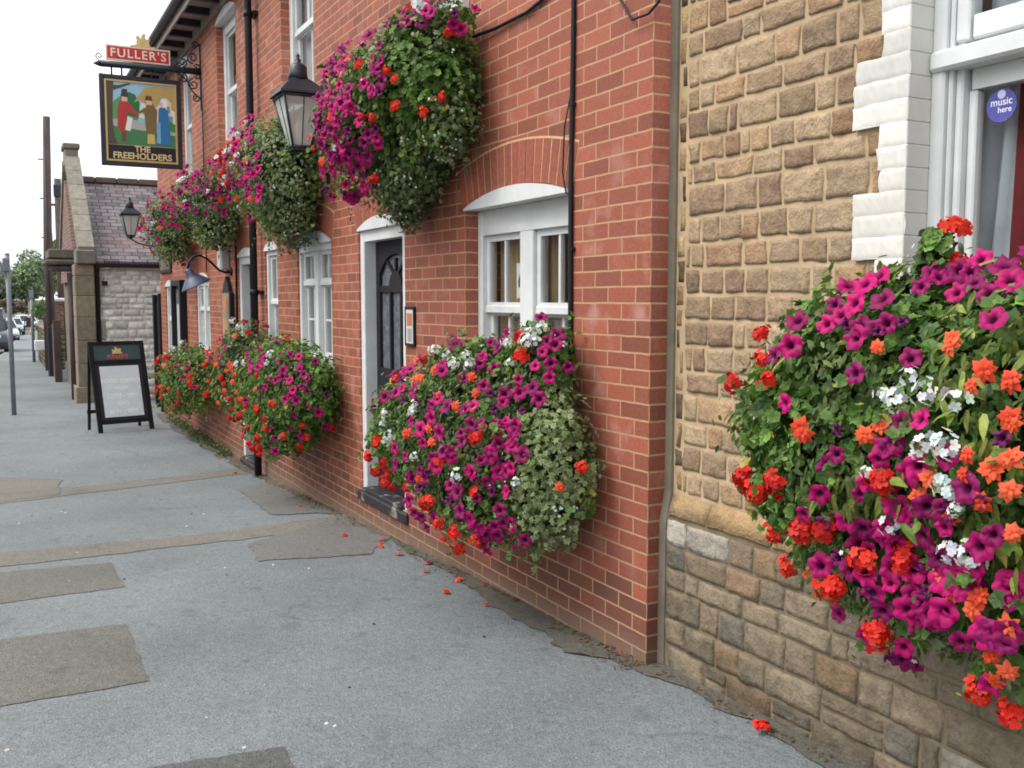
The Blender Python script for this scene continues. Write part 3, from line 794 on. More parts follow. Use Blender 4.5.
BLOOMS = {
 'L0': {'petunia': [(-1.81,0.229,1.74,0.15,0.59,0.79),(-2.004,0.431,1.671,0.23,0.62,0.75),(-2.049,0.436,1.679,0.19,0.62,0.76),(-1.809,0.259,1.711,0.15,0.79,0.6),(-1.627,0.211,1.722,-0.55,0.84,-0.05),(-1.74,0.311,1.69,-0.14,0.37,0.92),(-1.724,0.36,1.667,-0.11,0.52,0.85),(-1.539,0.308,1.696,0.09,0.36,0.93),(-1.462,0.335,1.672,0.18,0.45,0.88),(-1.487,0.414,1.621,0.14,0.68,0.72),(-1.564,0.42,1.626,0.06,0.69,0.72),(-1.649,0.409,1.638,-0.03,0.66,0.75),(-1.355,0.417,1.576,0.29,0.71,0.65),(-1.389,0.477,1.509,0.24,0.85,0.47),(-1.51,0.462,1.571,0.11,0.8,0.59),(-1.59,0.468,1.573,0.03,0.81,0.59),(-1.637,0.472,1.569,-0.02,0.81,0.58),(-1.64,0.489,1.542,-0.02,0.86,0.52),(-1.711,0.461,1.577,-0.09,0.79,0.6),(-1.75,0.45,1.583,-0.13,0.77,0.63),(-1.319,0.472,1.475,0.32,0.85,0.41),(-1.837,0.498,1.497,0.4,0.82,0.41),(-1.678,0.529,1.454,-0.06,0.94,0.33),(-1.442,0.539,1.357,0.17,0.97,0.15),(-1.65,0.166,1.73,-1.0,-0.09,-0.03),(-1.764,0.245,1.716,0.21,0.72,0.66),(-1.904,0.369,1.677,0.35,0.46,0.81),(-1.701,0.475,1.558,-0.08,0.83,0.56),(-1.546,0.448,1.595,0.08,0.76,0.65),(-1.955,0.33,1.715,0.3,0.34,0.89),(-1.987,0.301,1.755,0.25,0.24,0.94),(-1.653,0.559,1.311,-0.03,1.0,0.06),(-1.655,0.559,1.25,-0.03,1.0,-0.06),(-1.812,0.542,1.288,-0.19,0.98,0.02),(-1.85,0.546,1.346,0.37,0.92,0.09),(-1.933,0.572,1.367,0.28,0.95,0.13),(-1.623,0.555,1.209,-0.0,0.99,-0.13),(-1.58,0.539,1.133,0.04,0.96,-0.28),(-1.481,0.499,1.056,0.14,0.89,-0.44),(-1.557,0.501,1.043,0.06,0.88,-0.46),(-1.722,0.541,1.158,-0.1,0.97,-0.23),(-1.821,0.521,1.142,-0.2,0.94,-0.27),(-1.764,0.502,1.063,-0.14,0.89,-0.43),(-1.955,0.566,1.168,0.26,0.93,-0.25),(-2.004,0.567,1.131,0.21,0.93,-0.31),(-2.15,0.595,1.148,0.08,0.96,-0.27),(-2.105,0.578,1.111,0.12,0.93,-0.34),(-1.614,0.498,0.947,0.01,0.99,0.11),(-1.551,0.496,0.911,0.12,0.99,-0.04),(-1.722,0.488,0.884,-0.18,0.97,-0.15),(-1.907,0.487,0.93,0.5,0.87,0.05),(-2.018,0.515,1.018,0.21,0.81,-0.54),(-1.955,0.498,1.02,0.27,0.79,-0.55),(-1.819,0.459,0.961,-0.37,0.91,0.18),(-1.702,0.494,0.928,-0.15,0.99,0.04),(-2.032,0.531,0.976,0.26,0.93,0.26),(-2.154,0.54,1.01,0.07,0.92,0.39),(-1.671,0.483,1.011,-0.05,0.84,-0.54),(-1.785,0.484,1.036,-0.17,0.85,-0.49),(-1.936,0.576,1.26,0.28,0.96,-0.07),(-2.174,0.615,1.357,0.06,0.99,0.1),(-1.804,0.528,1.154,-0.18,0.95,-0.25),(-1.832,0.513,1.122,-0.21,0.93,-0.31),(-1.722,0.488,0.883,-0.18,0.97,-0.16),(-1.803,0.46,0.86,-0.34,0.9,-0.26),(-1.902,0.485,0.926,0.51,0.86,0.03),(-1.968,0.514,0.886,0.37,0.91,-0.16),(-2.024,0.518,1.02,0.2,0.82,-0.53),(-2.036,0.531,0.978,0.25,0.93,0.26),(-2.136,0.557,0.909,0.1,0.99,-0.05),(-1.583,0.461,0.79,0.06,0.85,-0.53),(-1.741,0.473,0.842,-0.21,0.92,-0.33),(-1.752,0.408,0.747,-0.23,0.67,-0.71),(-1.707,0.315,0.671,-0.14,0.31,-0.94),(-1.645,0.34,0.674,-0.04,0.39,-0.92),(-1.83,0.437,0.829,-0.39,0.83,-0.4),(-1.66,0.432,0.753,-0.07,0.74,-0.67),(-1.767,0.48,0.918,-0.27,0.96,-0.01),(-2.159,0.541,1.02,0.08,0.85,-0.52),(-2.163,0.55,0.982,0.05,0.96,0.27),(-1.663,0.498,0.928,-0.08,1.0,0.03),(-1.861,0.543,1.207,0.36,0.91,-0.18),(-2.06,0.539,1.041,0.17,0.86,-0.48),(-1.745,0.545,1.193,-0.12,0.98,-0.16),(-1.758,0.498,1.053,-0.14,0.88,-0.45),(-2.113,0.554,0.901,0.13,0.99,-0.09),(-2.03,0.584,1.171,0.19,0.95,-0.23),(-1.908,0.52,1.085,0.32,0.85,-0.42),(-1.893,0.56,1.235,0.32,0.94,-0.12),(-1.983,0.522,0.907,0.34,0.94,-0.06),(-2.086,0.605,1.237,0.14,0.98,-0.11),(-1.7,0.287,1.703,-0.09,0.29,0.95),(-1.861,0.377,1.652,0.4,0.5,0.77),(-2.066,0.516,1.597,0.16,0.81,0.56),(-1.529,0.347,1.676,0.1,0.48,0.87),(-2.012,0.458,1.65,0.22,0.68,0.7),(-1.601,0.13,1.818,-0.02,-0.96,0.28),(-1.826,0.057,0.757,-0.37,-0.61,-0.7),(-1.912,0.485,0.877,0.48,0.85,-0.21),(-1.82,0.54,1.298,-0.19,0.98,0.03),(-1.828,0.453,0.97,-0.39,0.89,0.22),(-1.703,0.509,1.062,-0.08,0.9,-0.43),(-1.795,0.545,1.286,-0.17,0.99,0.01),(-1.769,0.508,1.079,-0.15,0.91,-0.4),(-1.82,0.462,0.903,-0.37,0.92,-0.08),(-1.675,0.326,0.672,-0.09,0.34,-0.94),(-2.033,0.528,0.855,0.25,0.92,-0.3),(-1.958,0.508,0.964,0.39,0.9,0.21),(-1.837,0.443,0.85,-0.41,0.86,-0.31),(-1.773,0.476,0.955,-0.28,0.95,0.15),(-1.951,0.511,1.042,0.28,0.82,-0.5),(-1.781,0.547,1.256,-0.15,0.99,-0.05),(-1.657,0.517,1.073,-0.04,0.92,-0.4),(-1.872,0.461,0.885,0.58,0.8,-0.18),(-2.017,0.583,1.177,0.2,0.95,-0.23),(-2.122,0.607,1.215,0.11,0.98,-0.15),(-2.024,0.599,1.298,0.19,0.98,-0.0),(-1.993,0.519,0.975,0.32,0.91,0.26),(-2.108,0.552,0.896,0.14,0.98,-0.11),(-1.96,0.508,0.875,0.38,0.9,-0.22),(-1.973,0.502,0.999,0.36,0.86,0.37),(-1.699,0.486,0.984,-0.14,0.95,0.26),(-2.148,0.542,1.003,0.08,0.93,0.36),(-2.175,0.56,0.923,0.04,1.0,0.01),(-2.075,0.55,1.057,0.15,0.88,-0.45),(-2.063,0.531,0.997,0.2,0.91,0.35),(-2.091,0.499,0.776,0.16,0.77,-0.62),(-2.166,0.558,0.899,0.05,0.99,-0.09),(-2.055,0.522,1.016,0.17,0.82,-0.54),(-2.131,0.556,0.906,0.1,0.99,-0.06)],
  'geranium': [(-1.066,0.349,1.077,0.27,0.94,-0.22),(-1.373,0.506,1.127,0.25,0.92,-0.31),(-1.121,0.35,1.036,0.16,0.94,-0.29),(-1.161,0.299,0.919,0.09,0.81,-0.57),(-1.457,0.468,0.979,0.3,0.92,0.25),(-1.55,0.482,1.0,0.12,0.94,0.33),(-1.328,0.398,0.848,0.59,0.73,-0.34),(-1.592,0.493,0.865,0.05,0.97,-0.23),(-1.789,0.461,0.994,-0.31,0.9,0.32),(-1.791,0.54,1.199,-0.17,0.97,-0.16),(-1.695,0.492,0.957,-0.13,0.98,0.15),(-1.147,0.364,1.528,0.56,0.58,0.59),(-1.336,0.502,1.411,0.29,0.92,0.27),(-1.255,0.45,1.462,0.4,0.82,0.4),(-0.918,0.275,1.355,0.64,0.7,0.32),(-1.792,0.466,0.974,-0.31,0.92,0.24),(-1.699,0.443,0.771,-0.14,0.78,-0.61),(-2.09,0.429,0.702,0.14,0.5,-0.86),(-2.013,0.439,0.726,0.26,0.55,-0.79),(-1.361,0.065,1.708,0.56,-0.61,0.56),(-1.611,0.142,1.844,-0.32,-0.83,0.46),(-1.298,0.071,1.621,0.38,-0.46,0.8),(-2.258,0.153,0.679,-0.08,-0.32,-0.95),(-1.664,0.138,1.732,0.38,-0.02,0.93)],
  'begonia': [(-1.713,0.495,1.523,-0.09,0.87,0.48),(-1.96,0.516,1.555,0.26,0.83,0.5),(-2.067,0.583,1.457,0.16,0.95,0.28),(-2.092,0.576,1.49,0.13,0.93,0.34),(-2.166,0.589,1.477,0.07,0.95,0.32),(-2.184,0.609,1.402,0.05,0.98,0.18),(-1.773,0.546,1.335,-0.15,0.98,0.11),(-1.511,0.554,1.302,0.1,0.99,0.04),(-1.965,0.527,1.539,0.26,0.85,0.46),(-1.524,0.556,1.285,0.09,1.0,0.01),(-1.736,0.553,1.308,-0.11,0.99,0.05),(-1.778,0.546,1.33,-0.15,0.98,0.1),(-2.083,0.608,1.31,0.14,0.99,0.02),(-2.151,0.616,1.29,0.08,1.0,-0.02),(-2.186,0.611,1.388,0.05,0.99,0.15),(-2.194,0.618,1.318,0.05,1.0,0.03),(-2.196,0.617,1.252,0.04,1.0,-0.08),(-2.124,0.607,1.213,0.1,0.98,-0.15),(-2.072,0.606,1.264,0.15,0.99,-0.06),(-1.965,0.581,1.235,0.25,0.96,-0.12),(-1.917,0.558,1.184,0.3,0.93,-0.22),(-2.02,0.579,1.158,0.2,0.95,-0.26),(-2.196,0.601,1.159,0.04,0.97,-0.25),(-1.946,0.499,0.977,0.41,0.87,0.27),(-2.003,0.525,0.961,0.31,0.93,0.19),(-1.948,0.5,0.976,0.41,0.87,0.27),(-2.068,0.546,0.937,0.2,0.98,0.08),(-2.116,0.544,0.851,0.12,0.94,-0.31),(-2.159,0.541,0.831,0.06,0.92,-0.39),(-2.167,0.559,0.931,0.05,1.0,0.05),(-2.102,0.508,0.785,0.14,0.8,-0.58),(-2.083,0.544,0.971,0.18,0.96,0.23),(-1.484,0.063,0.724,0.23,-0.55,-0.8),(-2.473,0.117,0.755,-0.42,-0.5,-0.76),(-2.817,0.081,1.527,-0.66,-0.5,0.56),(-1.28,0.276,0.793,0.73,0.25,-0.64)],
  'white': [(-1.861,0.525,1.458,0.36,0.88,0.32),(-1.78,0.532,1.407,-0.16,0.96,0.24),(-1.809,0.53,1.395,-0.18,0.96,0.22),(-1.946,0.564,1.43,0.27,0.93,0.24),(-2.036,0.587,1.423,0.18,0.96,0.22),(-1.95,0.581,1.303,0.26,0.97,0.0),(-2.005,0.594,1.324,0.21,0.98,0.04),(-2.041,0.602,1.317,0.18,0.98,0.03),(-2.017,0.594,1.244,0.2,0.97,-0.1),(-2.033,0.595,1.221,0.18,0.97,-0.14),(-2.051,0.592,1.188,0.17,0.96,-0.2),(-1.797,0.511,1.096,-0.18,0.92,-0.36),(-2.011,0.548,1.08,0.21,0.89,-0.41),(-2.06,0.56,1.083,0.16,0.9,-0.4),(-2.072,0.555,1.069,0.15,0.89,-0.43),(-1.753,0.548,1.219,-0.13,0.99,-0.12)],
  },
 'L1': {'petunia': [(1.696,0.384,1.288,0.23,0.41,0.88),(2.013,0.467,1.056,-0.04,0.88,0.48),(1.405,0.588,1.1,0.03,0.93,0.35),(1.333,0.313,1.384,-0.01,0.63,0.78),(1.092,0.234,1.402,-0.17,0.27,0.95),(1.023,0.305,1.341,-0.25,0.72,0.65),(0.909,0.29,1.292,-0.43,0.82,0.38),(0.97,0.375,1.274,-0.27,0.4,0.88),(0.971,0.437,1.237,-0.26,0.6,0.76),(0.833,0.399,1.207,-0.39,0.52,0.76),(0.771,0.395,1.173,-0.46,0.53,0.71),(0.697,0.364,1.14,-0.58,0.46,0.68),(0.701,0.405,1.108,-0.56,0.62,0.56),(0.802,0.466,1.119,-0.41,0.76,0.51),(1.046,0.578,1.045,-0.18,0.95,0.25),(1.231,0.609,1.01,-0.07,0.98,0.17),(1.131,0.603,0.983,-0.13,0.99,0.11),(0.963,0.572,0.982,-0.24,0.96,0.12),(0.77,0.49,1.039,-0.43,0.85,0.3),(0.723,0.462,1.043,-0.5,0.8,0.33),(0.813,0.521,0.997,-0.38,0.91,0.17),(0.807,0.523,0.959,-0.38,0.92,0.08),(0.634,0.393,1.034,-0.69,0.63,0.36),(0.619,0.371,1.06,-0.0,0.96,0.28),(0.538,0.366,1.051,-0.17,0.95,0.27),(0.524,0.37,1.023,-0.2,0.95,0.23),(0.541,0.381,0.987,-0.16,0.97,0.18),(0.631,0.415,0.96,-0.68,0.73,0.1),(0.651,0.435,0.936,-0.63,0.78,0.02),(0.619,0.401,0.884,-0.71,0.68,-0.16),(0.53,0.392,0.859,-0.17,0.98,0.02),(0.618,0.4,0.823,-0.0,1.0,-0.02),(0.937,0.567,0.898,-0.26,0.96,-0.07),(0.868,0.547,0.906,-0.32,0.95,-0.06),(1.021,0.582,0.855,-0.2,0.97,-0.16),(1.182,0.584,0.769,-0.1,0.94,-0.34),(0.707,0.47,0.881,-0.52,0.84,-0.14),(0.789,0.499,0.82,-0.41,0.86,-0.29),(0.92,0.533,0.715,-0.23,0.88,0.42),(0.856,0.524,0.691,-0.3,0.89,0.33),(0.824,0.526,0.613,-0.35,0.94,-0.03),(1.387,0.532,0.5,0.22,0.84,-0.5),(1.258,0.545,0.506,0.1,0.88,-0.47),(1.283,0.509,0.443,0.12,0.71,-0.7),(1.008,0.57,0.816,-0.21,0.94,-0.25),(0.744,0.478,0.678,-0.48,0.82,0.31),(0.67,0.421,0.563,-0.67,0.65,-0.36),(0.639,0.394,0.581,-0.79,0.56,-0.27),(0.687,0.404,0.518,-0.61,0.53,-0.6),(0.609,0.308,1.274,-0.21,0.98,-0.08),(0.515,0.274,1.339,-0.45,0.88,0.13),(0.512,0.225,1.442,-0.55,0.6,0.58),(0.479,0.202,1.428,-0.7,0.42,0.58),(0.458,0.231,1.349,-0.71,0.67,0.21),(0.456,0.236,1.29,-0.7,0.71,-0.04),(0.424,0.174,1.334,-0.97,0.16,0.17),(0.502,0.248,1.398,-0.53,0.76,0.38),(0.462,0.37,0.927,-0.33,0.94,0.11),(0.467,0.284,1.173,-0.43,0.7,0.56),(0.835,0.493,1.102,-0.37,0.82,0.44),(1.049,0.541,1.139,-0.19,0.86,0.47),(1.318,0.608,0.823,-0.02,0.98,-0.22),(1.096,0.601,0.919,-0.15,0.99,-0.02),(0.772,0.499,0.581,-0.43,0.88,-0.2),(1.454,0.537,0.554,0.3,0.91,-0.29),(0.884,0.276,1.401,0.35,0.87,0.34),(1.48,0.274,1.403,0.08,0.45,0.89),(1.615,0.494,1.217,0.17,0.73,0.66),(1.303,0.566,1.15,-0.03,0.88,0.47),(1.018,0.334,1.302,-0.23,0.25,0.94),(0.503,0.179,1.464,-0.63,0.19,0.75),(1.226,0.58,1.111,-0.07,0.92,0.38),(1.242,0.442,1.288,-0.07,0.57,0.82),(0.959,0.535,1.108,-0.25,0.87,0.41),(0.661,0.442,0.915,-0.61,0.79,-0.05),(0.555,0.396,0.839,-0.12,0.99,-0.0),(0.658,0.439,0.898,-0.61,0.78,-0.1),(0.901,0.548,0.644,-0.25,0.96,0.11),(0.748,0.469,0.537,-0.47,0.77,-0.44),(0.715,0.433,0.774,-0.53,0.71,-0.47),(1.119,0.579,0.611,-0.03,1.0,-0.04),(1.174,0.466,1.262,-0.11,0.64,0.76),(1.656,0.507,1.189,0.19,0.78,0.6),(1.153,0.568,0.738,-0.12,0.9,-0.41),(1.047,0.098,0.447,-0.09,-0.71,-0.7),(1.886,0.165,1.213,0.83,-0.18,-0.53),(0.724,0.145,1.539,0.01,-0.14,0.99),(1.939,0.085,0.585,-0.14,-0.79,-0.6),(2.512,0.348,0.905,0.8,0.56,0.22),(1.669,0.198,0.552,0.22,-0.21,-0.95),(0.941,0.336,0.382,-0.19,0.13,-0.97),(0.905,0.222,1.465,0.48,0.57,0.67),(2.482,0.136,0.898,0.68,-0.72,0.18),(1.282,0.073,1.401,-0.04,-0.5,0.87),(1.714,0.373,0.58,0.25,0.39,-0.89),(2.376,0.194,1.097,0.51,-0.38,0.77),(2.452,0.389,0.958,0.61,0.72,0.34),(1.628,0.409,0.577,0.18,0.49,-0.85),(0.663,0.417,1.043,-0.62,0.69,0.37),(0.598,0.311,1.193,-0.06,0.83,0.56),(1.074,0.561,1.109,-0.17,0.9,0.39),(0.728,0.461,0.546,-0.51,0.76,-0.4),(1.359,0.563,0.703,0.01,0.88,-0.48),(0.723,0.343,1.172,-0.54,0.36,0.76),(1.603,0.558,0.736,0.15,0.89,-0.43),(0.598,0.357,0.579,-0.05,0.94,-0.35),(0.644,0.416,1.006,-0.65,0.71,0.26),(0.882,0.549,0.878,-0.31,0.94,-0.12),(0.522,0.337,1.12,-0.23,0.89,0.4),(1.098,0.574,0.773,-0.15,0.93,-0.34),(0.539,0.278,1.22,-0.24,0.7,0.68),(2.223,0.344,1.168,0.24,0.43,0.87),(0.77,0.489,0.82,-0.44,0.85,-0.3),(1.323,0.559,1.164,-0.02,0.87,0.5),(0.762,0.467,0.778,-0.45,0.78,-0.42),(0.692,0.423,0.708,-0.6,0.62,0.51),(1.475,0.608,0.844,0.07,0.98,-0.18),(0.686,0.306,0.48,-0.6,0.03,-0.8),(1.06,0.561,0.535,-0.08,0.93,-0.35),(0.73,0.442,0.516,-0.5,0.66,-0.56),(1.202,0.575,0.664,0.05,0.98,0.18),(0.532,0.383,0.963,-0.18,0.97,0.15),(1.497,0.562,1.146,0.09,0.88,0.46),(1.582,0.477,1.243,0.15,0.68,0.72),(1.371,0.571,0.72,0.01,0.9,-0.44),(0.645,0.409,0.634,-0.76,0.64,0.09),(0.572,0.392,0.741,-0.09,0.99,-0.11),(0.529,0.317,0.516,-0.23,0.84,-0.49),(0.789,0.429,0.464,-0.39,0.54,-0.75),(2.115,0.314,1.189,0.09,0.28,0.96),(1.579,0.562,1.125,0.14,0.89,0.42)],
  'geranium': [(1.995,0.517,0.805,-0.06,1.0,-0.07),(2.274,0.475,0.679,0.25,0.9,-0.35),(1.965,0.49,0.684,-0.09,0.94,-0.33),(1.972,0.458,0.614,-0.09,0.86,-0.51),(2.157,0.419,0.547,0.13,0.72,-0.69),(2.107,0.395,0.518,0.07,0.62,-0.78),(2.216,0.45,0.602,0.19,0.82,-0.54),(1.864,0.391,0.559,-0.25,0.65,-0.72),(1.114,0.579,0.604,-0.03,1.0,-0.07),(1.019,0.55,0.521,-0.12,0.9,-0.42),(0.905,0.515,0.5,-0.24,0.81,-0.53),(0.798,0.453,0.479,-0.38,0.63,-0.68),(1.074,0.429,0.38,-0.06,0.42,-0.91),(0.599,0.296,1.38,-0.24,0.94,0.24),(0.731,0.484,0.982,-0.48,0.86,0.15),(0.958,0.567,0.852,-0.25,0.95,-0.18),(0.655,0.274,1.46,-0.14,0.84,0.52),(0.76,0.479,0.699,-0.45,0.8,0.41),(0.282,0.189,0.881,-1.0,0.06,0.07),(1.058,0.576,0.622,-0.09,1.0,0.01),(2.279,0.474,0.682,0.26,0.9,-0.35),(1.797,0.289,1.286,0.45,0.83,0.34),(1.861,0.448,1.167,0.37,0.68,0.63),(0.777,0.179,0.45,0.56,-0.0,-0.83),(0.848,0.077,0.587,0.62,-0.67,-0.41),(2.35,0.065,0.939,0.37,-0.9,0.24)],
  'begonia': [(1.393,0.529,1.209,0.03,0.8,0.61),(1.347,0.52,1.22,-0.0,0.77,0.63),(1.266,0.473,1.266,-0.05,0.65,0.76),(0.908,0.515,1.114,-0.3,0.84,0.45),(0.839,0.439,1.177,-0.38,0.65,0.66),(0.951,0.411,1.248,-0.28,0.52,0.81),(1.062,0.536,1.154,-0.18,0.85,0.5),(1.059,0.591,0.996,-0.17,0.97,0.14),(1.255,0.563,0.694,0.1,0.95,0.31),(1.288,0.619,0.945,-0.03,1.0,0.03),(1.024,0.589,0.936,-0.2,0.98,0.01),(1.716,0.395,1.288,0.24,0.44,0.86),(1.175,0.47,0.401,0.02,0.55,-0.83),(0.312,0.271,0.796,-0.81,0.58,-0.07),(2.07,0.133,1.154,0.03,-0.61,0.79),(1.036,0.066,1.356,-0.23,-0.64,0.73),(2.09,0.101,1.124,0.05,-0.73,0.68),(2.384,0.092,0.972,0.44,-0.83,0.34)],
  'white': [(1.163,0.337,1.343,-0.13,0.8,0.58),(1.156,0.413,1.296,-0.13,0.49,0.86),(1.044,0.376,1.294,-0.21,0.39,0.9),(1.344,0.355,1.337,-0.0,0.85,0.52),(1.694,0.579,1.004,0.21,0.96,0.16),(1.721,0.579,0.944,0.23,0.97,0.03),(1.546,0.608,0.904,0.11,0.99,-0.05),(1.666,0.585,0.861,0.19,0.97,-0.15),(1.23,0.588,1.091,-0.07,0.94,0.34),(1.245,0.6,1.057,-0.06,0.96,0.27),(1.202,0.605,0.839,-0.09,0.98,-0.19),(1.58,0.327,1.347,0.16,0.77,0.62),(0.752,0.292,1.433,0.06,0.91,0.41),(0.606,0.275,1.439,-0.24,0.86,0.46),(0.552,0.254,1.441,-0.39,0.77,0.51),(0.871,0.52,0.786,-0.33,0.88,-0.36),(0.675,0.315,1.346,-0.08,0.99,0.13),(0.487,0.381,0.798,-0.27,0.96,-0.05),(0.573,0.216,1.492,-0.38,0.51,0.77),(0.59,0.25,1.469,-0.3,0.73,0.61)],
  },
 'U1': {'petunia': [(3.009,0.437,3.27,0.09,0.78,0.62),(2.962,0.403,3.308,0.02,0.66,0.75),(2.921,0.366,3.335,-0.05,0.52,0.85),(2.104,0.504,3.189,0.12,0.8,0.59),(3.011,0.453,3.227,0.09,0.86,0.51),(2.405,0.6,3.051,-0.03,0.81,0.58),(1.989,0.585,2.885,-0.38,0.9,0.23),(1.83,0.544,2.826,-0.27,0.94,-0.21),(1.804,0.544,2.876,-0.31,0.95,-0.1),(2.563,0.637,2.978,0.08,0.91,0.41),(2.412,0.677,2.847,-0.03,0.99,0.11),(2.266,0.66,2.718,-0.13,0.97,-0.19),(2.588,0.672,2.767,0.1,0.99,-0.08),(2.35,0.661,2.686,-0.07,0.96,-0.26),(2.155,0.623,2.66,-0.22,0.91,-0.34),(2.526,0.654,2.658,0.05,0.94,-0.33),(2.338,0.638,2.624,-0.08,0.91,-0.41),(2.273,0.585,2.547,-0.13,0.79,-0.6),(2.562,0.606,2.564,0.08,0.83,-0.55),(2.564,0.538,2.485,0.08,0.67,-0.74),(2.469,0.511,2.457,0.01,0.6,-0.8),(2.286,0.477,2.439,-0.05,0.97,-0.24),(2.893,0.554,2.493,-0.01,0.9,-0.44),(3.023,0.453,2.362,0.27,0.6,-0.75),(2.792,0.397,2.344,-0.26,0.44,-0.86),(2.133,0.521,2.516,-0.25,0.66,-0.71),(1.898,0.562,3.003,-0.17,0.97,0.18),(1.862,0.382,3.275,-0.09,0.9,0.43),(1.811,0.448,3.188,-0.32,0.69,0.64),(1.673,0.369,3.165,-0.59,0.47,0.65),(1.743,0.376,3.23,-0.21,0.97,0.09),(1.597,0.329,3.225,-0.43,0.9,0.05),(1.496,0.248,3.21,-0.84,0.52,-0.17),(1.521,0.246,3.169,-0.62,0.39,-0.68),(1.665,0.308,3.309,-0.28,0.59,0.76),(1.506,0.143,3.242,-0.75,-0.56,0.35),(1.521,0.21,3.157,-0.6,0.08,-0.8),(1.572,0.276,3.29,-0.44,0.51,0.73),(2.213,0.56,3.069,-0.18,0.74,0.65),(2.146,0.643,2.753,-0.23,0.97,-0.11),(2.434,0.617,2.575,-0.01,0.86,-0.52),(2.538,0.677,2.823,0.06,1.0,0.05),(2.85,0.303,3.355,-0.16,0.27,0.95),(2.856,0.42,3.266,-0.15,0.75,0.65),(2.322,0.667,2.877,-0.09,0.98,0.18),(3.069,0.478,3.147,0.18,0.95,0.26),(2.237,0.647,2.916,-0.16,0.95,0.27),(2.525,0.636,2.613,0.05,0.9,-0.43),(2.255,0.618,2.604,-0.14,0.88,-0.46),(1.753,0.417,3.186,-0.43,0.61,0.67),(2.368,0.674,2.742,-0.06,0.99,-0.13),(2.284,0.621,2.998,-0.12,0.88,0.46),(2.12,0.631,2.879,-0.25,0.95,0.19),(2.954,0.466,3.208,0.01,0.9,0.44),(2.861,0.484,3.141,-0.13,0.96,0.24),(2.812,0.439,2.364,-0.21,0.58,-0.79),(2.184,0.654,2.809,-0.2,0.98,0.02),(2.114,0.637,2.821,-0.26,0.96,0.05),(2.171,0.519,2.501,-0.21,0.65,-0.73),(2.384,0.667,2.899,-0.05,0.97,0.23),(2.68,0.366,2.384,-0.54,0.33,-0.77),(2.033,0.598,2.698,-0.34,0.9,-0.26),(1.817,0.547,2.981,-0.29,0.95,0.14),(2.858,0.568,2.531,-0.09,0.93,-0.35),(2.297,0.595,3.044,-0.11,0.81,0.57),(2.767,0.39,2.349,-0.32,0.42,-0.85),(2.085,0.628,2.766,-0.28,0.95,-0.09),(3.081,0.474,3.192,0.19,0.9,0.38),(1.942,0.534,2.644,-0.44,0.78,-0.44),(1.836,0.555,2.949,-0.26,0.96,0.06),(2.864,0.477,3.166,-0.13,0.94,0.32),(2.287,0.604,3.029,-0.12,0.84,0.54),(2.279,0.667,2.75,-0.12,0.99,-0.12),(2.452,0.585,3.071,0.0,0.78,0.63),(3.036,0.497,2.416,0.29,0.73,-0.61),(2.386,0.664,2.686,-0.05,0.96,-0.26),(2.217,0.631,2.646,-0.17,0.92,-0.36),(2.456,0.677,2.852,0.0,0.99,0.12),(2.486,0.661,2.674,0.03,0.96,-0.29),(1.99,0.509,2.571,-0.39,0.68,-0.62),(1.899,0.563,2.841,-0.17,0.97,-0.17),(2.618,0.657,2.695,0.12,0.96,-0.24),(2.186,0.609,2.612,-0.2,0.87,-0.45),(2.301,0.614,2.585,-0.11,0.86,-0.5),(2.371,0.452,2.371,0.08,0.91,-0.41),(2.249,0.656,2.713,-0.15,0.97,-0.2),(1.923,0.566,2.838,-0.13,0.97,-0.18),(2.759,0.538,2.511,-0.3,0.86,-0.4),(3.027,0.464,2.377,0.28,0.64,-0.72),(2.295,0.499,2.459,-0.12,0.57,-0.81),(2.535,0.605,2.559,0.06,0.83,-0.56),(2.452,0.6,2.548,0.0,0.81,-0.58),(2.728,0.461,2.418,-0.4,0.65,-0.65),(2.439,0.604,2.554,-0.01,0.82,-0.57),(2.209,0.56,2.532,-0.18,0.74,-0.64),(2.514,0.519,3.135,0.05,0.62,0.78),(2.97,0.525,2.959,0.46,0.76,0.45),(2.205,0.36,3.283,0.19,0.84,0.51),(2.258,0.655,2.7,-0.14,0.96,-0.23),(2.301,0.524,2.478,-0.11,0.64,-0.76),(2.546,0.677,2.79,0.07,1.0,-0.02),(2.118,0.635,2.748,-0.25,0.96,-0.13),(2.647,0.635,2.64,0.14,0.92,-0.37),(2.449,0.595,2.542,-0.0,0.8,-0.6),(2.838,0.42,2.346,-0.15,0.52,-0.84),(1.879,0.565,2.951,-0.2,0.98,0.07),(2.225,0.519,2.487,-0.17,0.63,-0.75),(2.444,0.62,3.02,-0.0,0.86,0.51),(2.156,0.647,2.77,-0.22,0.97,-0.07),(2.692,0.366,2.375,-0.51,0.33,-0.8),(2.225,0.66,2.832,-0.17,0.98,0.08),(2.361,0.575,2.521,-0.07,0.76,-0.65),(2.074,0.559,2.585,-0.3,0.78,-0.55),(2.295,0.671,2.805,-0.11,0.99,0.01),(2.014,0.558,2.622,-0.36,0.81,-0.47),(2.61,0.671,2.785,0.12,0.99,-0.03),(2.576,0.609,2.572,0.09,0.84,-0.53),(2.647,0.648,2.924,0.14,0.95,0.29),(2.555,0.67,2.728,0.07,0.98,-0.16),(1.97,0.522,2.6,-0.41,0.73,-0.55),(1.863,0.534,3.076,-0.22,0.91,0.35),(1.635,0.343,3.239,-0.35,0.92,0.19),(1.674,0.357,3.174,-0.59,0.43,0.68),(1.931,0.459,3.217,-0.13,0.71,0.69),(2.71,0.345,3.274,-0.43,0.49,0.76)],
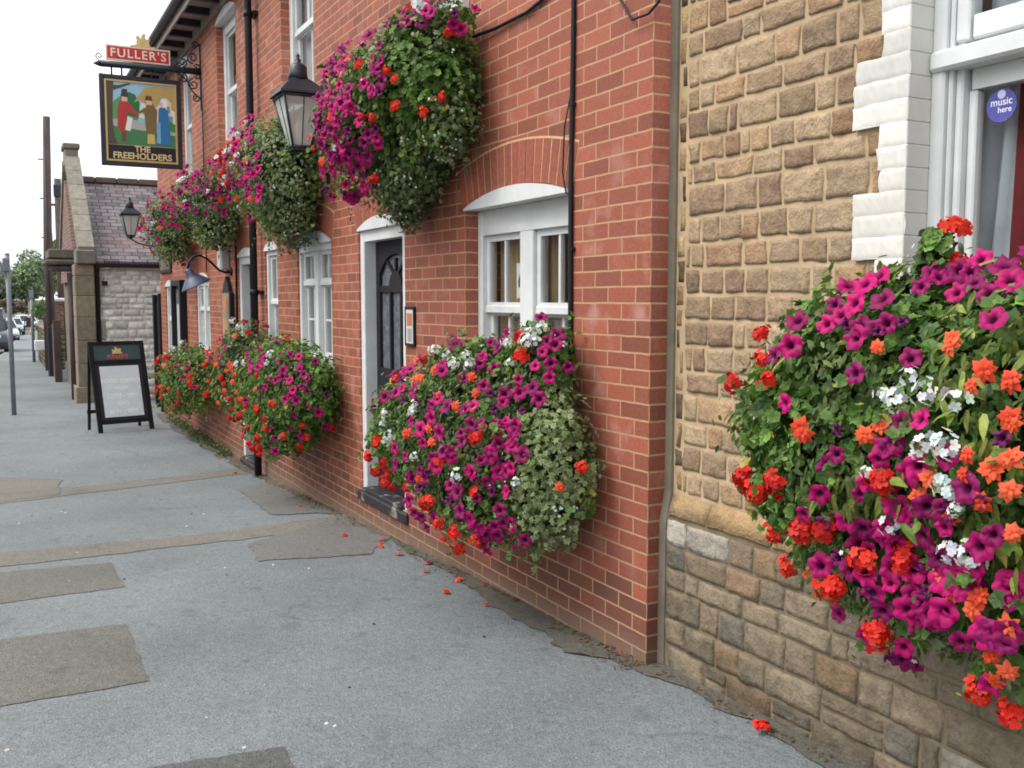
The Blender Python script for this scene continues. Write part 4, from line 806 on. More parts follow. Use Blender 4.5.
  'geranium': [(1.757,0.529,2.921,-0.39,0.92,0.0),(1.706,0.501,2.873,-0.48,0.87,-0.11),(2.073,0.569,3.013,0.07,0.98,0.2),(1.751,0.485,2.746,-0.41,0.81,-0.42),(2.005,0.591,2.712,-0.37,0.9,-0.23),(1.934,0.553,2.697,-0.45,0.84,-0.29),(1.624,0.366,2.691,-0.41,0.91,-0.09),(1.536,0.305,2.755,-0.72,0.68,0.12),(1.58,0.252,3.109,-0.83,0.05,0.56),(2.192,0.448,2.39,-0.21,0.9,-0.37),(2.562,0.119,2.125,0.57,-0.37,-0.73),(2.967,0.509,2.972,0.15,0.79,0.6),(3.319,0.359,3.1,0.75,0.64,0.16),(2.147,0.254,3.365,0.11,0.23,0.97),(2.855,0.118,3.316,-0.16,-0.53,0.83)],
  'begonia': [(2.397,0.448,2.37,0.12,0.9,-0.42),(2.114,0.635,2.757,-0.26,0.96,-0.11),(2.367,0.564,3.092,-0.06,0.73,0.68),(2.339,0.673,2.755,-0.08,0.99,-0.1),(2.514,0.674,2.865,0.05,0.99,0.15),(3.041,0.597,2.735,0.27,0.96,0.07),(2.851,0.576,2.555,-0.1,0.95,-0.3),(2.574,0.658,2.683,0.09,0.96,-0.27),(2.103,0.292,3.357,0.08,0.39,0.92),(1.812,0.269,3.36,-0.12,0.3,0.95),(3.085,0.563,2.673,0.39,0.92,-0.06),(2.344,0.132,3.315,0.33,-0.39,0.86)],
  'white': [(2.397,0.629,2.596,-0.04,0.88,-0.47)],
  },
 'L2b': {'petunia': [(6.761,0.12,1.398,-0.08,-0.43,0.9),(6.689,0.062,1.349,-0.14,-0.65,0.75),(6.613,0.467,1.143,-0.2,0.96,0.22),(6.417,0.226,1.299,-0.53,0.03,0.85),(6.34,0.224,1.239,-0.7,0.03,0.72),(6.743,0.487,0.962,-0.09,0.98,-0.2),(6.8,0.461,0.687,-0.4,0.88,-0.24),(6.849,0.469,1.214,-0.0,0.93,0.37),(7.208,0.501,1.0,0.06,0.92,0.38),(6.779,0.498,1.056,-0.06,1.0,0.01),(6.802,0.429,0.607,-0.42,0.79,-0.44),(6.56,0.464,1.024,-0.25,0.97,-0.06),(6.938,0.337,0.448,-0.28,0.39,-0.88),(7.67,0.332,0.882,0.85,0.46,0.25),(7.333,0.456,1.053,0.2,0.83,0.52),(7.524,0.075,0.673,0.44,-0.85,-0.29),(7.643,0.362,0.699,0.75,0.6,-0.29),(7.587,0.341,0.586,0.65,0.46,-0.6),(6.661,0.066,0.772,-0.18,-0.67,-0.73),(7.125,0.251,0.401,-0.03,-0.05,-1.0),(7.683,0.222,0.717,0.93,-0.25,-0.27),(7.672,0.31,0.903,0.89,0.33,0.33),(7.403,0.214,1.19,0.82,-0.04,0.57),(7.207,0.072,1.268,0.36,-0.69,0.62),(7.158,0.187,0.414,0.01,-0.36,-0.93),(7.378,0.062,1.029,0.25,-0.84,0.48),(7.435,0.204,1.128,0.93,-0.11,0.34)],
  'geranium': [(6.425,0.286,1.289,-0.5,0.36,0.79),(7.095,0.308,0.392,-0.07,0.23,-0.97),(7.117,0.341,0.401,-0.04,0.38,-0.92),(6.79,0.47,0.839,-0.41,0.91,0.08),(6.745,0.41,0.635,-0.52,0.75,-0.4),(7.262,0.117,0.466,0.13,-0.65,-0.75),(7.081,0.165,1.375,0.24,-0.26,0.94),(7.698,0.286,0.805,0.98,0.18,0.02),(7.163,0.133,0.443,0.02,-0.59,-0.81),(7.093,0.194,1.378,0.26,-0.13,0.96)],
  'begonia': [(6.518,0.449,0.995,-0.3,0.94,-0.14),(6.622,0.46,0.926,-0.19,0.94,-0.29),(6.775,0.455,0.71,-0.44,0.88,-0.2),(7.001,0.477,0.571,-0.16,0.88,-0.45),(6.533,0.388,1.267,-0.31,0.75,0.59),(6.817,0.476,1.194,-0.03,0.95,0.32),(7.084,0.475,1.164,0.19,0.95,0.26),(7.333,0.478,1.042,0.19,0.86,0.47),(6.829,0.384,0.528,-0.41,0.62,-0.67),(6.956,0.497,0.96,-0.2,0.93,0.31),(7.054,0.415,1.304,0.18,0.77,0.61),(6.773,0.464,0.786,-0.43,0.9,-0.03),(6.998,0.1,1.363,0.14,-0.53,0.84),(7.244,0.249,0.406,0.13,-0.06,-0.99),(7.509,0.121,1.029,0.46,-0.69,0.56),(7.223,0.388,1.232,0.38,0.77,0.51)],
  'white': [(6.966,0.317,1.396,0.11,0.42,0.9),(6.765,0.417,0.623,-0.49,0.76,-0.42),(6.605,0.328,1.348,-0.25,0.5,0.83)],
  },
 'L2': {'petunia': [(5.706,0.455,1.112,-0.28,0.77,0.58),(5.182,0.471,1.205,0.13,0.64,0.75),(5.742,0.436,1.149,-0.23,0.7,0.67),(4.837,0.401,1.264,-0.06,0.43,0.9),(4.74,0.472,1.208,-0.11,0.64,0.76),(4.933,0.597,1.041,-0.01,0.95,0.32),(4.43,0.396,1.178,-0.33,0.49,0.81),(4.35,0.353,1.164,-0.42,0.36,0.83),(4.238,0.374,1.078,-0.57,0.51,0.64),(4.356,0.47,1.065,-0.39,0.78,0.49),(4.328,0.482,1.017,-0.42,0.83,0.36),(4.395,0.521,0.988,-0.35,0.91,0.25),(4.487,0.548,0.999,-0.27,0.93,0.26),(4.156,0.344,1.007,-0.76,0.45,0.46),(4.157,0.382,0.95,-0.74,0.64,0.21),(4.28,0.477,0.851,-0.48,0.86,-0.16),(4.193,0.416,0.848,-0.64,0.74,-0.2),(4.289,0.467,0.799,-0.47,0.82,-0.32),(4.227,0.449,0.88,-0.56,0.82,-0.07),(4.272,0.414,0.73,-0.51,0.64,-0.57),(4.106,0.219,0.897,-0.97,-0.26,-0.02),(4.154,0.267,0.76,-0.78,0.04,-0.62),(4.608,0.589,0.914,-0.18,0.98,0.03),(4.624,0.587,0.834,-0.17,0.97,-0.16),(4.825,0.476,0.424,-0.26,0.87,-0.43),(4.832,0.431,0.356,-0.26,0.69,-0.68),(4.478,0.479,1.126,-0.28,0.74,0.61),(4.254,0.448,0.996,-0.52,0.79,0.32),(4.21,0.436,0.923,-0.6,0.79,0.08),(4.745,0.516,1.165,-0.11,0.76,0.64),(4.522,0.57,0.93,-0.24,0.97,0.08),(4.395,0.334,0.54,-0.48,0.49,-0.73),(4.694,0.453,0.483,-0.38,0.89,-0.26),(4.525,0.429,1.191,-0.25,0.56,0.79),(4.145,0.358,0.968,-0.79,0.54,0.3),(4.746,0.482,0.55,-0.32,0.95,0.0),(4.703,0.556,1.096,-0.13,0.87,0.47),(5.036,0.576,1.088,0.04,0.9,0.43),(4.364,0.503,1.005,-0.38,0.87,0.31),(4.261,0.375,1.097,-0.53,0.49,0.69),(4.761,0.577,1.067,-0.1,0.92,0.39),(4.277,0.186,0.62,-0.74,-0.33,-0.59),(4.138,0.334,0.816,-0.82,0.42,-0.39),(4.772,0.531,1.149,-0.09,0.8,0.59),(4.128,0.35,0.915,-0.85,0.52,0.07),(4.249,0.254,1.126,-0.57,-0.03,0.82),(4.187,0.359,1.038,-0.68,0.49,0.55),(4.405,0.401,0.601,-0.42,0.75,-0.51),(5.298,0.288,1.264,0.21,0.09,0.97),(6.004,0.058,1.133,0.14,-0.78,0.61),(6.147,0.059,1.072,0.35,-0.8,0.49),(6.29,0.17,1.07,0.68,-0.43,0.6),(6.391,0.225,0.789,0.96,-0.19,-0.19),(5.286,0.564,0.756,0.18,0.92,-0.35),(5.596,0.215,1.155,0.48,-0.19,0.86),(6.254,0.428,1.021,0.55,0.72,0.42),(6.395,0.3,0.841,0.98,0.22,-0.03),(6.096,0.42,0.55,0.29,0.66,-0.7),(5.7,0.501,0.436,0.2,0.91,-0.36),(6.128,0.138,1.166,0.36,-0.53,0.77),(5.573,0.203,0.263,0.14,-0.33,-0.93),(5.792,0.078,0.449,0.27,-0.9,-0.34)],
  'geranium': [(4.705,0.59,1.011,-0.13,0.96,0.26),(4.78,0.578,0.731,-0.09,0.91,-0.39),(5.398,0.535,0.677,0.04,0.93,0.36),(4.739,0.528,0.652,-0.11,0.8,-0.6),(4.815,0.503,0.544,-0.26,0.97,-0.02),(5.606,0.537,0.579,0.14,0.99,0.08),(5.234,0.557,0.516,-0.03,1.0,-0.09),(5.601,0.519,0.403,0.14,0.9,-0.42),(5.505,0.496,0.343,0.09,0.8,-0.59),(5.022,0.527,0.447,-0.13,0.94,-0.3),(5.088,0.494,0.362,-0.1,0.83,-0.55),(4.293,0.341,0.638,-0.66,0.56,-0.49),(4.363,0.296,0.541,-0.55,0.31,-0.77),(4.307,0.144,0.616,-0.64,-0.53,-0.56),(4.596,0.409,0.511,-0.55,0.82,-0.19),(5.345,0.445,0.277,0.02,0.62,-0.78),(4.432,0.532,0.806,-0.31,0.91,-0.26),(5.446,0.476,0.313,0.07,0.73,-0.68),(4.554,0.306,0.438,-0.71,0.2,-0.67),(5.808,0.35,0.316,0.31,0.34,-0.89),(6.164,0.118,1.133,0.41,-0.61,0.68),(5.576,0.35,1.152,0.45,0.36,0.82),(5.045,0.086,0.342,-0.12,-0.77,-0.63),(5.347,0.19,1.245,0.24,-0.23,0.94)],
  'begonia': [(5.872,0.559,0.869,-0.03,1.0,0.04),(5.77,0.545,0.778,-0.16,0.98,-0.14),(5.79,0.532,0.707,-0.14,0.95,-0.28),(5.71,0.521,0.724,-0.25,0.94,-0.26),(4.744,0.609,0.895,-0.11,0.99,-0.01),(5.819,0.55,0.932,-0.1,0.98,0.16),(6.031,0.267,0.421,0.67,-0.09,-0.74),(6.13,0.397,0.545,0.35,0.58,-0.73),(5.692,0.209,0.283,0.22,-0.32,-0.92),(6.121,0.511,0.978,0.29,0.92,0.26)],
  'white': [(5.82,0.524,1.029,-0.1,0.93,0.36),(5.692,0.488,1.05,-0.28,0.86,0.42),(4.669,0.499,1.168,-0.15,0.73,0.66),(4.606,0.534,1.103,-0.19,0.84,0.51)],
  },
 'L3': {'petunia': [(9.184,0.515,0.753,-0.2,0.93,0.31),(9.033,0.491,0.675,-0.36,0.92,0.17),(9.066,0.501,0.682,-0.32,0.93,0.18),(9.952,0.576,0.832,-0.06,0.9,0.42),(9.033,0.443,0.801,-0.39,0.78,0.48),(9.692,0.339,1.0,-0.19,0.26,0.94),(9.743,0.467,0.941,-0.16,0.65,0.74),(9.347,0.511,0.817,-0.05,0.9,0.44),(9.138,0.402,0.906,-0.28,0.61,0.74),(8.86,0.389,0.577,-0.72,0.69,-0.07),(9.081,0.211,0.932,-0.38,-0.23,0.89),(10.853,0.477,0.613,0.44,0.89,-0.12),(11.115,0.487,0.449,0.3,0.86,0.41),(11.236,0.11,0.285,0.44,-0.84,-0.32),(10.99,0.133,0.567,0.2,-0.55,0.81),(11.314,0.37,0.249,0.6,0.54,-0.6),(9.929,0.081,0.31,-0.07,-0.54,-0.84),(9.574,0.442,0.304,0.17,0.73,-0.66),(11.399,0.275,0.34,0.99,-0.05,-0.09),(11.291,0.41,0.426,0.54,0.73,0.42),(10.843,0.099,0.129,0.12,-0.63,-0.77),(9.193,0.071,0.321,-0.21,-0.75,-0.63),(11.256,0.416,0.245,0.47,0.7,-0.54),(10.944,0.152,0.789,0.61,-0.55,0.57),(9.944,0.093,0.302,-0.07,-0.51,-0.86)],
  'geranium': [(9.813,0.538,0.874,-0.12,0.83,0.54),(10.025,0.558,0.873,-0.03,0.85,0.52),(10.461,0.592,0.767,0.15,0.95,0.27),(10.032,0.468,0.254,-0.35,0.83,-0.42),(10.299,0.554,0.396,-0.15,0.97,0.17),(10.617,0.47,0.117,0.01,0.63,-0.78),(9.591,0.548,0.759,-0.24,0.93,0.29),(10.462,0.571,0.817,0.15,0.91,0.39),(10.692,0.568,0.428,0.04,0.96,0.26),(8.926,0.425,0.707,-0.56,0.78,0.28),(8.803,0.249,0.636,-0.99,-0.07,0.13),(8.919,0.438,0.634,-0.56,0.83,0.09),(8.893,0.275,0.813,-0.72,0.09,0.68),(8.95,0.151,0.82,-0.56,-0.55,0.62),(8.83,0.277,0.477,-0.89,0.11,-0.43),(9.173,0.524,0.484,-0.2,0.95,-0.24),(8.895,0.422,0.593,-0.61,0.79,-0.02),(9.348,0.056,0.891,-0.05,-0.78,0.62),(11.032,0.532,0.33,0.23,0.97,-0.08),(11.157,0.065,0.358,0.34,-0.94,0.03),(11.051,0.151,0.139,0.25,-0.51,-0.83),(9.515,0.481,0.341,0.11,0.83,-0.55)],
  'begonia': [(10.423,0.57,0.31,-0.08,0.99,-0.14),(10.448,0.558,0.449,-0.07,0.94,0.33),(9.348,0.524,0.413,-0.05,0.93,-0.37),(9.867,0.592,0.77,-0.1,0.96,0.28),(9.77,0.565,0.49,-0.14,0.91,-0.39),(10.575,0.565,0.444,-0.01,0.95,0.31),(8.877,0.118,0.548,-0.67,-0.73,-0.15),(8.819,0.286,0.507,-0.93,0.17,-0.33),(8.959,0.239,0.87,-0.58,-0.11,0.8),(8.846,0.164,0.516,-0.79,-0.55,-0.27),(8.817,0.224,0.518,-0.93,-0.23,-0.3),(9.062,0.126,0.878,-0.38,-0.6,0.7),(9.286,0.129,0.951,-0.12,-0.55,0.83),(9.243,0.186,0.973,-0.17,-0.33,0.93),(10.752,0.52,0.619,0.34,0.94,-0.09),(10.6,0.565,0.625,0.23,0.97,-0.07),(9.747,0.356,0.3,0.41,0.45,-0.79),(11.27,0.126,0.406,0.5,-0.82,0.29)],
  'white': [(9.936,0.455,0.979,-0.07,0.59,0.8),(10.151,0.336,1.04,0.02,0.23,0.97)],
  },
 'U2': {'petunia': [(5.095,0.61,2.62,0.02,0.99,-0.16),(5.346,0.604,2.933,-0.23,0.96,0.18),(6.175,0.566,2.671,0.21,0.96,-0.19),(5.803,0.631,2.927,0.17,0.97,0.16),(5.018,0.519,3.096,-0.08,0.83,0.55),(4.985,0.583,2.525,-0.11,0.95,-0.3),(5.023,0.611,2.639,-0.06,0.99,-0.14),(5.788,0.625,2.969,0.16,0.96,0.24),(6.17,0.567,2.715,0.21,0.97,-0.09),(5.528,0.631,2.932,-0.06,0.98,0.17),(4.749,0.532,2.572,-0.41,0.87,-0.26),(4.73,0.539,2.837,-0.43,0.89,0.15),(5.356,0.593,2.716,-0.22,0.93,-0.29),(5.389,0.582,3.033,-0.19,0.9,0.4),(5.659,0.539,3.163,0.05,0.75,0.66),(5.877,0.532,2.58,-0.16,0.88,-0.44),(4.732,0.548,2.721,-0.42,0.91,-0.03),(5.338,0.586,2.992,-0.24,0.92,0.31),(4.897,0.582,2.574,-0.21,0.95,-0.24),(5.522,0.611,2.692,-0.07,0.94,-0.33),(4.859,0.591,2.687,-0.25,0.97,-0.07),(4.973,0.609,2.654,-0.12,0.99,-0.12),(5.465,0.62,2.744,-0.12,0.97,-0.22),(5.539,0.635,2.909,-0.05,0.99,0.12),(4.862,0.592,2.69,-0.24,0.97,-0.07),(5.935,0.554,2.616,-0.08,0.94,-0.34),(4.969,0.613,2.775,-0.12,0.99,0.05),(5.815,0.633,2.892,0.18,0.98,0.09),(5.612,0.635,2.783,0.01,0.99,-0.14),(5.433,0.588,2.662,-0.15,0.9,-0.4),(5.005,0.609,2.631,-0.08,0.99,-0.15),(5.459,0.627,2.786,-0.12,0.98,-0.13),(4.921,0.593,2.602,-0.18,0.97,-0.19),(5.597,0.6,2.658,-0.0,0.92,-0.4),(4.79,0.57,2.685,-0.34,0.94,-0.08),(4.799,0.53,2.507,-0.35,0.87,-0.36),(5.282,0.594,2.849,-0.3,0.95,-0.0),(6.115,0.57,2.716,0.14,0.99,-0.09),(4.749,0.55,2.823,-0.4,0.91,0.12),(4.936,0.606,2.677,-0.16,0.98,-0.09),(5.28,0.502,3.108,-0.32,0.72,0.61),(4.847,0.589,2.762,-0.26,0.96,0.03),(4.985,0.6,2.887,-0.1,0.97,0.2),(4.883,0.559,2.968,-0.23,0.91,0.33),(4.892,0.555,2.987,-0.22,0.9,0.36),(5.586,0.477,3.221,-0.01,0.59,0.81),(5.029,0.558,3.028,-0.06,0.91,0.42),(5.284,0.542,3.054,-0.31,0.83,0.47),(5.508,0.394,3.262,-0.09,0.35,0.93),(5.544,0.429,3.254,-0.05,0.45,0.89),(6.352,0.41,2.947,0.54,0.56,0.62),(6.384,0.291,2.974,0.64,0.05,0.76),(5.781,0.363,2.458,0.18,0.27,-0.94),(5.503,0.06,2.338,0.65,-0.74,-0.17),(6.036,0.185,2.419,0.05,-0.36,-0.93),(6.217,0.265,3.065,0.32,-0.06,0.95),(5.747,0.284,2.441,0.15,0.01,-0.99),(5.497,0.052,2.356,0.63,-0.77,-0.09),(5.447,0.053,2.506,0.51,-0.72,0.46),(6.369,0.11,2.879,0.56,-0.72,0.4),(6.336,0.161,2.969,0.52,-0.51,0.69),(6.368,0.176,2.546,0.59,-0.46,-0.67),(5.317,0.478,2.384,0.31,0.75,-0.59),(6.273,0.504,2.883,0.37,0.85,0.37)],
  'geranium': [(5.805,0.621,2.924,0.18,0.97,0.15),(5.782,0.622,2.983,0.15,0.95,0.27),(5.585,0.637,2.799,-0.01,0.99,-0.1),(5.56,0.614,2.695,-0.03,0.95,-0.32),(6.179,0.547,2.61,0.22,0.91,-0.35),(6.25,0.376,3.032,0.37,0.39,0.84),(6.214,0.544,2.678,0.27,0.94,-0.19),(5.432,0.416,2.394,0.51,0.59,-0.63),(5.531,0.244,2.255,0.78,0.26,-0.56),(6.283,0.515,2.842,0.38,0.89,0.25)],
  'begonia': [(5.811,0.633,2.904,0.18,0.98,0.11),(5.58,0.639,2.88,-0.02,1.0,0.06),(6.175,0.571,2.7,0.21,0.97,-0.12),(5.704,0.574,3.117,0.09,0.83,0.55),(5.344,0.571,3.033,-0.24,0.88,0.41),(5.32,0.603,2.891,-0.26,0.96,0.09),(5.564,0.545,2.567,-0.03,0.79,-0.62),(4.919,0.603,2.798,-0.18,0.98,0.08),(4.931,0.605,2.679,-0.16,0.98,-0.08),(5.589,0.602,3.038,-0.01,0.92,0.39),(5.258,0.602,2.758,0.2,0.98,0.02),(4.92,0.565,2.503,-0.19,0.92,-0.34),(5.77,0.427,3.217,0.17,0.47,0.87),(5.205,0.189,2.085,0.12,-0.05,-0.99),(6.121,0.201,3.084,0.65,-0.32,0.69),(5.577,0.178,2.402,0.98,-0.15,0.11)],
  'white': [(5.27,0.588,2.89,-0.31,0.95,0.09),(5.515,0.464,3.207,-0.08,0.57,0.82),(5.598,0.631,2.756,-0.0,0.98,-0.19),(5.372,0.56,3.068,-0.21,0.85,0.49),(5.808,0.474,2.52,-0.26,0.73,-0.63),(5.374,0.617,2.838,-0.2,0.98,-0.03)],
  },
 'U3': {'petunia': [(8.19,0.556,3.056,-0.1,0.77,0.63),(7.628,0.25,2.957,-0.74,-0.14,0.66),(7.608,0.269,2.624,-0.79,-0.05,-0.61),(7.797,0.422,3.04,-0.44,0.5,0.75),(7.574,0.258,2.879,-0.9,-0.11,0.42),(7.876,0.507,3.007,-0.34,0.73,0.59),(7.576,0.256,2.883,-0.89,-0.12,0.43),(7.908,0.575,2.908,-0.3,0.9,0.32),(8.092,0.637,2.832,-0.16,0.98,0.12),(7.875,0.492,3.024,-0.35,0.68,0.64),(7.599,0.367,2.673,-0.81,0.42,-0.42),(8.535,0.624,2.932,0.11,0.93,0.34),(7.96,0.581,2.625,-0.26,0.89,-0.38),(7.744,0.329,3.048,-0.52,0.19,0.83),(8.345,0.494,3.147,-0.0,0.58,0.81),(7.705,0.224,3.021,-0.58,-0.22,0.78),(7.661,0.444,2.892,-0.64,0.67,0.37),(7.621,0.434,2.809,-0.73,0.68,0.1),(8.021,0.294,3.162,-0.23,0.04,0.97),(7.695,0.352,3.008,-0.59,0.29,0.75),(7.77,0.462,2.988,-0.47,0.65,0.6),(7.878,0.575,2.872,-0.33,0.91,0.23),(7.802,0.494,2.974,-0.42,0.73,0.54),(7.585,0.386,2.816,-0.84,0.52,0.14),(8.437,0.577,3.065,0.05,0.79,0.62),(7.787,0.511,2.626,-0.43,0.79,-0.43),(7.563,0.312,2.845,-0.94,0.17,0.28),(8.34,0.659,2.753,-0.01,1.0,-0.06),(7.751,0.527,2.834,-0.47,0.87,0.15),(7.595,0.405,2.79,-0.81,0.59,0.04),(7.766,0.501,2.628,-0.46,0.77,-0.44),(7.85,0.529,2.958,-0.36,0.8,0.47),(7.81,0.277,3.09,-0.43,-0.01,0.9),(7.889,0.579,2.686,-0.32,0.92,-0.24),(8.227,0.65,2.706,-0.07,0.98,-0.16),(7.638,0.401,2.917,-0.7,0.52,0.49),(7.886,0.584,2.716,-0.32,0.93,-0.16),(8.024,0.2,3.153,-0.23,-0.25,0.94),(7.719,0.505,2.848,-0.52,0.83,0.21),(7.798,0.476,2.993,-0.43,0.68,0.6),(8.048,0.626,2.851,-0.19,0.97,0.16),(8.113,0.239,3.196,-0.15,-0.12,0.98),(7.959,0.603,2.697,-0.26,0.95,-0.2),(7.57,0.365,2.771,-0.9,0.43,-0.04),(8.295,0.659,2.785,-0.03,1.0,0.01),(7.602,0.261,2.571,-0.99,0.12,0.08),(8.155,0.292,3.204,-0.13,0.03,0.99),(7.773,0.29,3.07,-0.48,0.04,0.88),(7.695,0.425,2.6,-0.58,0.57,-0.58),(7.958,0.324,3.143,-0.28,0.14,0.95),(7.93,0.575,2.634,-0.28,0.89,-0.36),(8.048,0.628,2.835,-0.19,0.97,0.13),(9.077,0.417,2.867,0.73,0.61,0.32),(9.021,0.084,2.705,0.59,-0.77,-0.24),(9.018,0.252,2.551,0.62,-0.12,-0.77),(8.69,0.596,2.93,0.22,0.91,0.35),(8.851,0.414,3.072,0.38,0.45,0.81),(8.403,0.206,2.266,0.48,-0.15,-0.87),(8.775,0.374,2.44,0.31,0.3,-0.9),(9.097,0.387,2.873,0.79,0.5,0.36),(8.729,0.436,3.107,0.27,0.49,0.83),(8.394,0.107,2.306,0.44,-0.56,-0.71),(9.001,0.276,3.024,0.59,-0.02,0.81),(8.962,0.516,2.709,0.49,0.84,-0.21),(8.986,0.207,2.539,0.56,-0.29,-0.77),(9.104,0.377,2.689,0.81,0.46,-0.35)],
  'begonia': [(7.926,0.253,3.135,-0.31,-0.09,0.95),(8.075,0.19,3.18,-0.18,-0.26,0.95),(7.699,0.36,3.007,-0.59,0.32,0.74),(8.143,0.277,3.205,-0.13,-0.01,0.99),(7.559,0.302,2.839,-0.96,0.12,0.26),(8.044,0.141,3.156,-0.2,-0.4,0.89),(7.726,0.291,3.042,-0.55,0.04,0.84),(8.113,0.178,3.165,-0.16,-0.3,0.94),(8.304,0.069,2.293,0.29,-0.66,-0.69),(8.656,0.629,2.818,0.19,0.98,0.09),(8.612,0.458,3.125,0.17,0.52,0.83)],
  'white': [(7.604,0.414,2.812,-0.78,0.62,0.12),(7.57,0.275,2.872,-0.92,-0.02,0.39),(7.91,0.594,2.73,-0.3,0.95,-0.12)],
  'geranium': [(9.011,0.067,2.796,0.57,-0.82,0.05),(8.67,0.086,3.1,0.22,-0.58,0.79),(9.149,0.265,2.774,1.0,-0.08,-0.03),(8.26,0.438,2.305,0.22,0.74,-0.64),(8.693,0.463,3.101,0.23,0.56,0.8)],
  },
 'U4': {'petunia': [(10.96,0.631,2.696,-0.17,0.98,-0.06),(10.75,0.481,2.459,-0.34,0.93,-0.11),(10.539,0.48,2.681,-0.56,0.82,-0.13),(10.794,0.593,2.751,-0.28,0.96,0.08),(10.867,0.593,2.593,-0.23,0.92,-0.31),(11.199,0.391,3.138,-0.05,0.31,0.95),(10.942,0.583,2.91,-0.18,0.87,0.45),(10.809,0.334,3.067,-0.29,0.18,0.94),(10.467,0.41,2.652,-0.72,0.63,-0.27),(11.101,0.648,2.674,-0.1,0.99,-0.1),(10.737,0.421,3.008,-0.34,0.48,0.81),(10.42,0.328,2.791,-0.9,0.28,0.34),(10.82,0.564,2.554,-0.26,0.87,-0.42),(11.307,0.653,2.64,0.0,0.98,-0.17),(10.421,0.294,2.632,-0.91,0.08,-0.42),(10.415,0.284,2.645,-0.93,0.02,-0.36),(11.081,0.245,3.129,-0.12,-0.1,0.99),(10.571,0.432,2.9,-0.52,0.61,0.59),(11.001,0.574,2.946,-0.15,0.84,0.53),(10.582,0.436,2.905,-0.51,0.62,0.6),(11.25,0.446,3.116,-0.02,0.46,0.89),(10.428,0.355,2.657,-0.86,0.41,-0.29),(10.452,0.36,2.83,-0.78,0.41,0.47),(10.417,0.343,2.761,-0.91,0.36,0.19),(10.512,0.463,2.718,-0.61,0.79,-0.01),(10.491,0.386,2.862,-0.68,0.5,0.55),(10.419,0.322,2.791,-0.91,0.24,0.34),(10.774,0.496,2.477,-0.3,0.7,-0.64),(10.527,0.444,2.836,-0.59,0.7,0.41),(11.21,0.407,3.132,-0.04,0.35,0.93),(10.741,0.538,2.884,-0.32,0.84,0.44),(11.016,0.224,3.114,-0.15,-0.17,0.97),(11.102,0.549,3.002,-0.1,0.76,0.65),(11.87,0.551,2.845,0.33,0.88,0.33),(11.656,0.328,3.102,0.2,0.15,0.97),(11.957,0.54,2.729,0.41,0.91,0.03),(12.039,0.432,2.549,0.54,0.62,-0.57),(11.1,0.137,2.162,-0.0,-0.4,-0.92),(11.519,0.071,2.341,0.46,-0.74,-0.48),(11.929,0.547,2.774,0.38,0.91,0.15),(11.651,0.479,2.402,0.19,0.6,-0.78),(12.189,0.249,2.666,0.95,-0.19,-0.26),(12.198,0.302,2.715,0.99,0.14,-0.03),(11.613,0.289,2.323,0.7,0.27,-0.67),(11.759,0.347,2.366,0.27,0.22,-0.94),(11.977,0.083,2.891,0.45,-0.73,0.52),(11.838,0.532,2.53,0.31,0.81,-0.5)],
  'begonia': [(11.06,0.544,3.001,-0.12,0.75,0.65),(10.761,0.553,2.869,-0.31,0.87,0.39),(10.982,0.628,2.641,-0.16,0.97,-0.18),(10.629,0.515,2.615,-0.43,0.85,-0.31),(10.438,0.386,2.749,-0.82,0.57,0.12),(10.565,0.475,2.609,-0.52,0.77,-0.36),(12.16,0.365,2.639,0.82,0.45,-0.35),(12.185,0.252,2.789,0.93,-0.17,0.33),(11.101,0.068,3.056,-0.1,-0.61,0.79),(11.348,0.106,2.215,0.25,-0.54,-0.8)],
  'white': [(11.334,0.636,2.573,0.02,0.95,-0.32),(11.099,0.62,2.559,-0.1,0.93,-0.36),(10.691,0.557,2.675,-0.36,0.92,-0.12)],
  'geranium': [(11.269,0.487,2.322,0.15,0.88,-0.44),(11.73,0.581,2.56,0.23,0.89,-0.39),(11.997,0.501,2.824,0.46,0.83,0.32),(12.109,0.418,2.823,0.67,0.64,0.39),(11.663,0.596,2.561,0.19,0.91,-0.37)],
  },
}
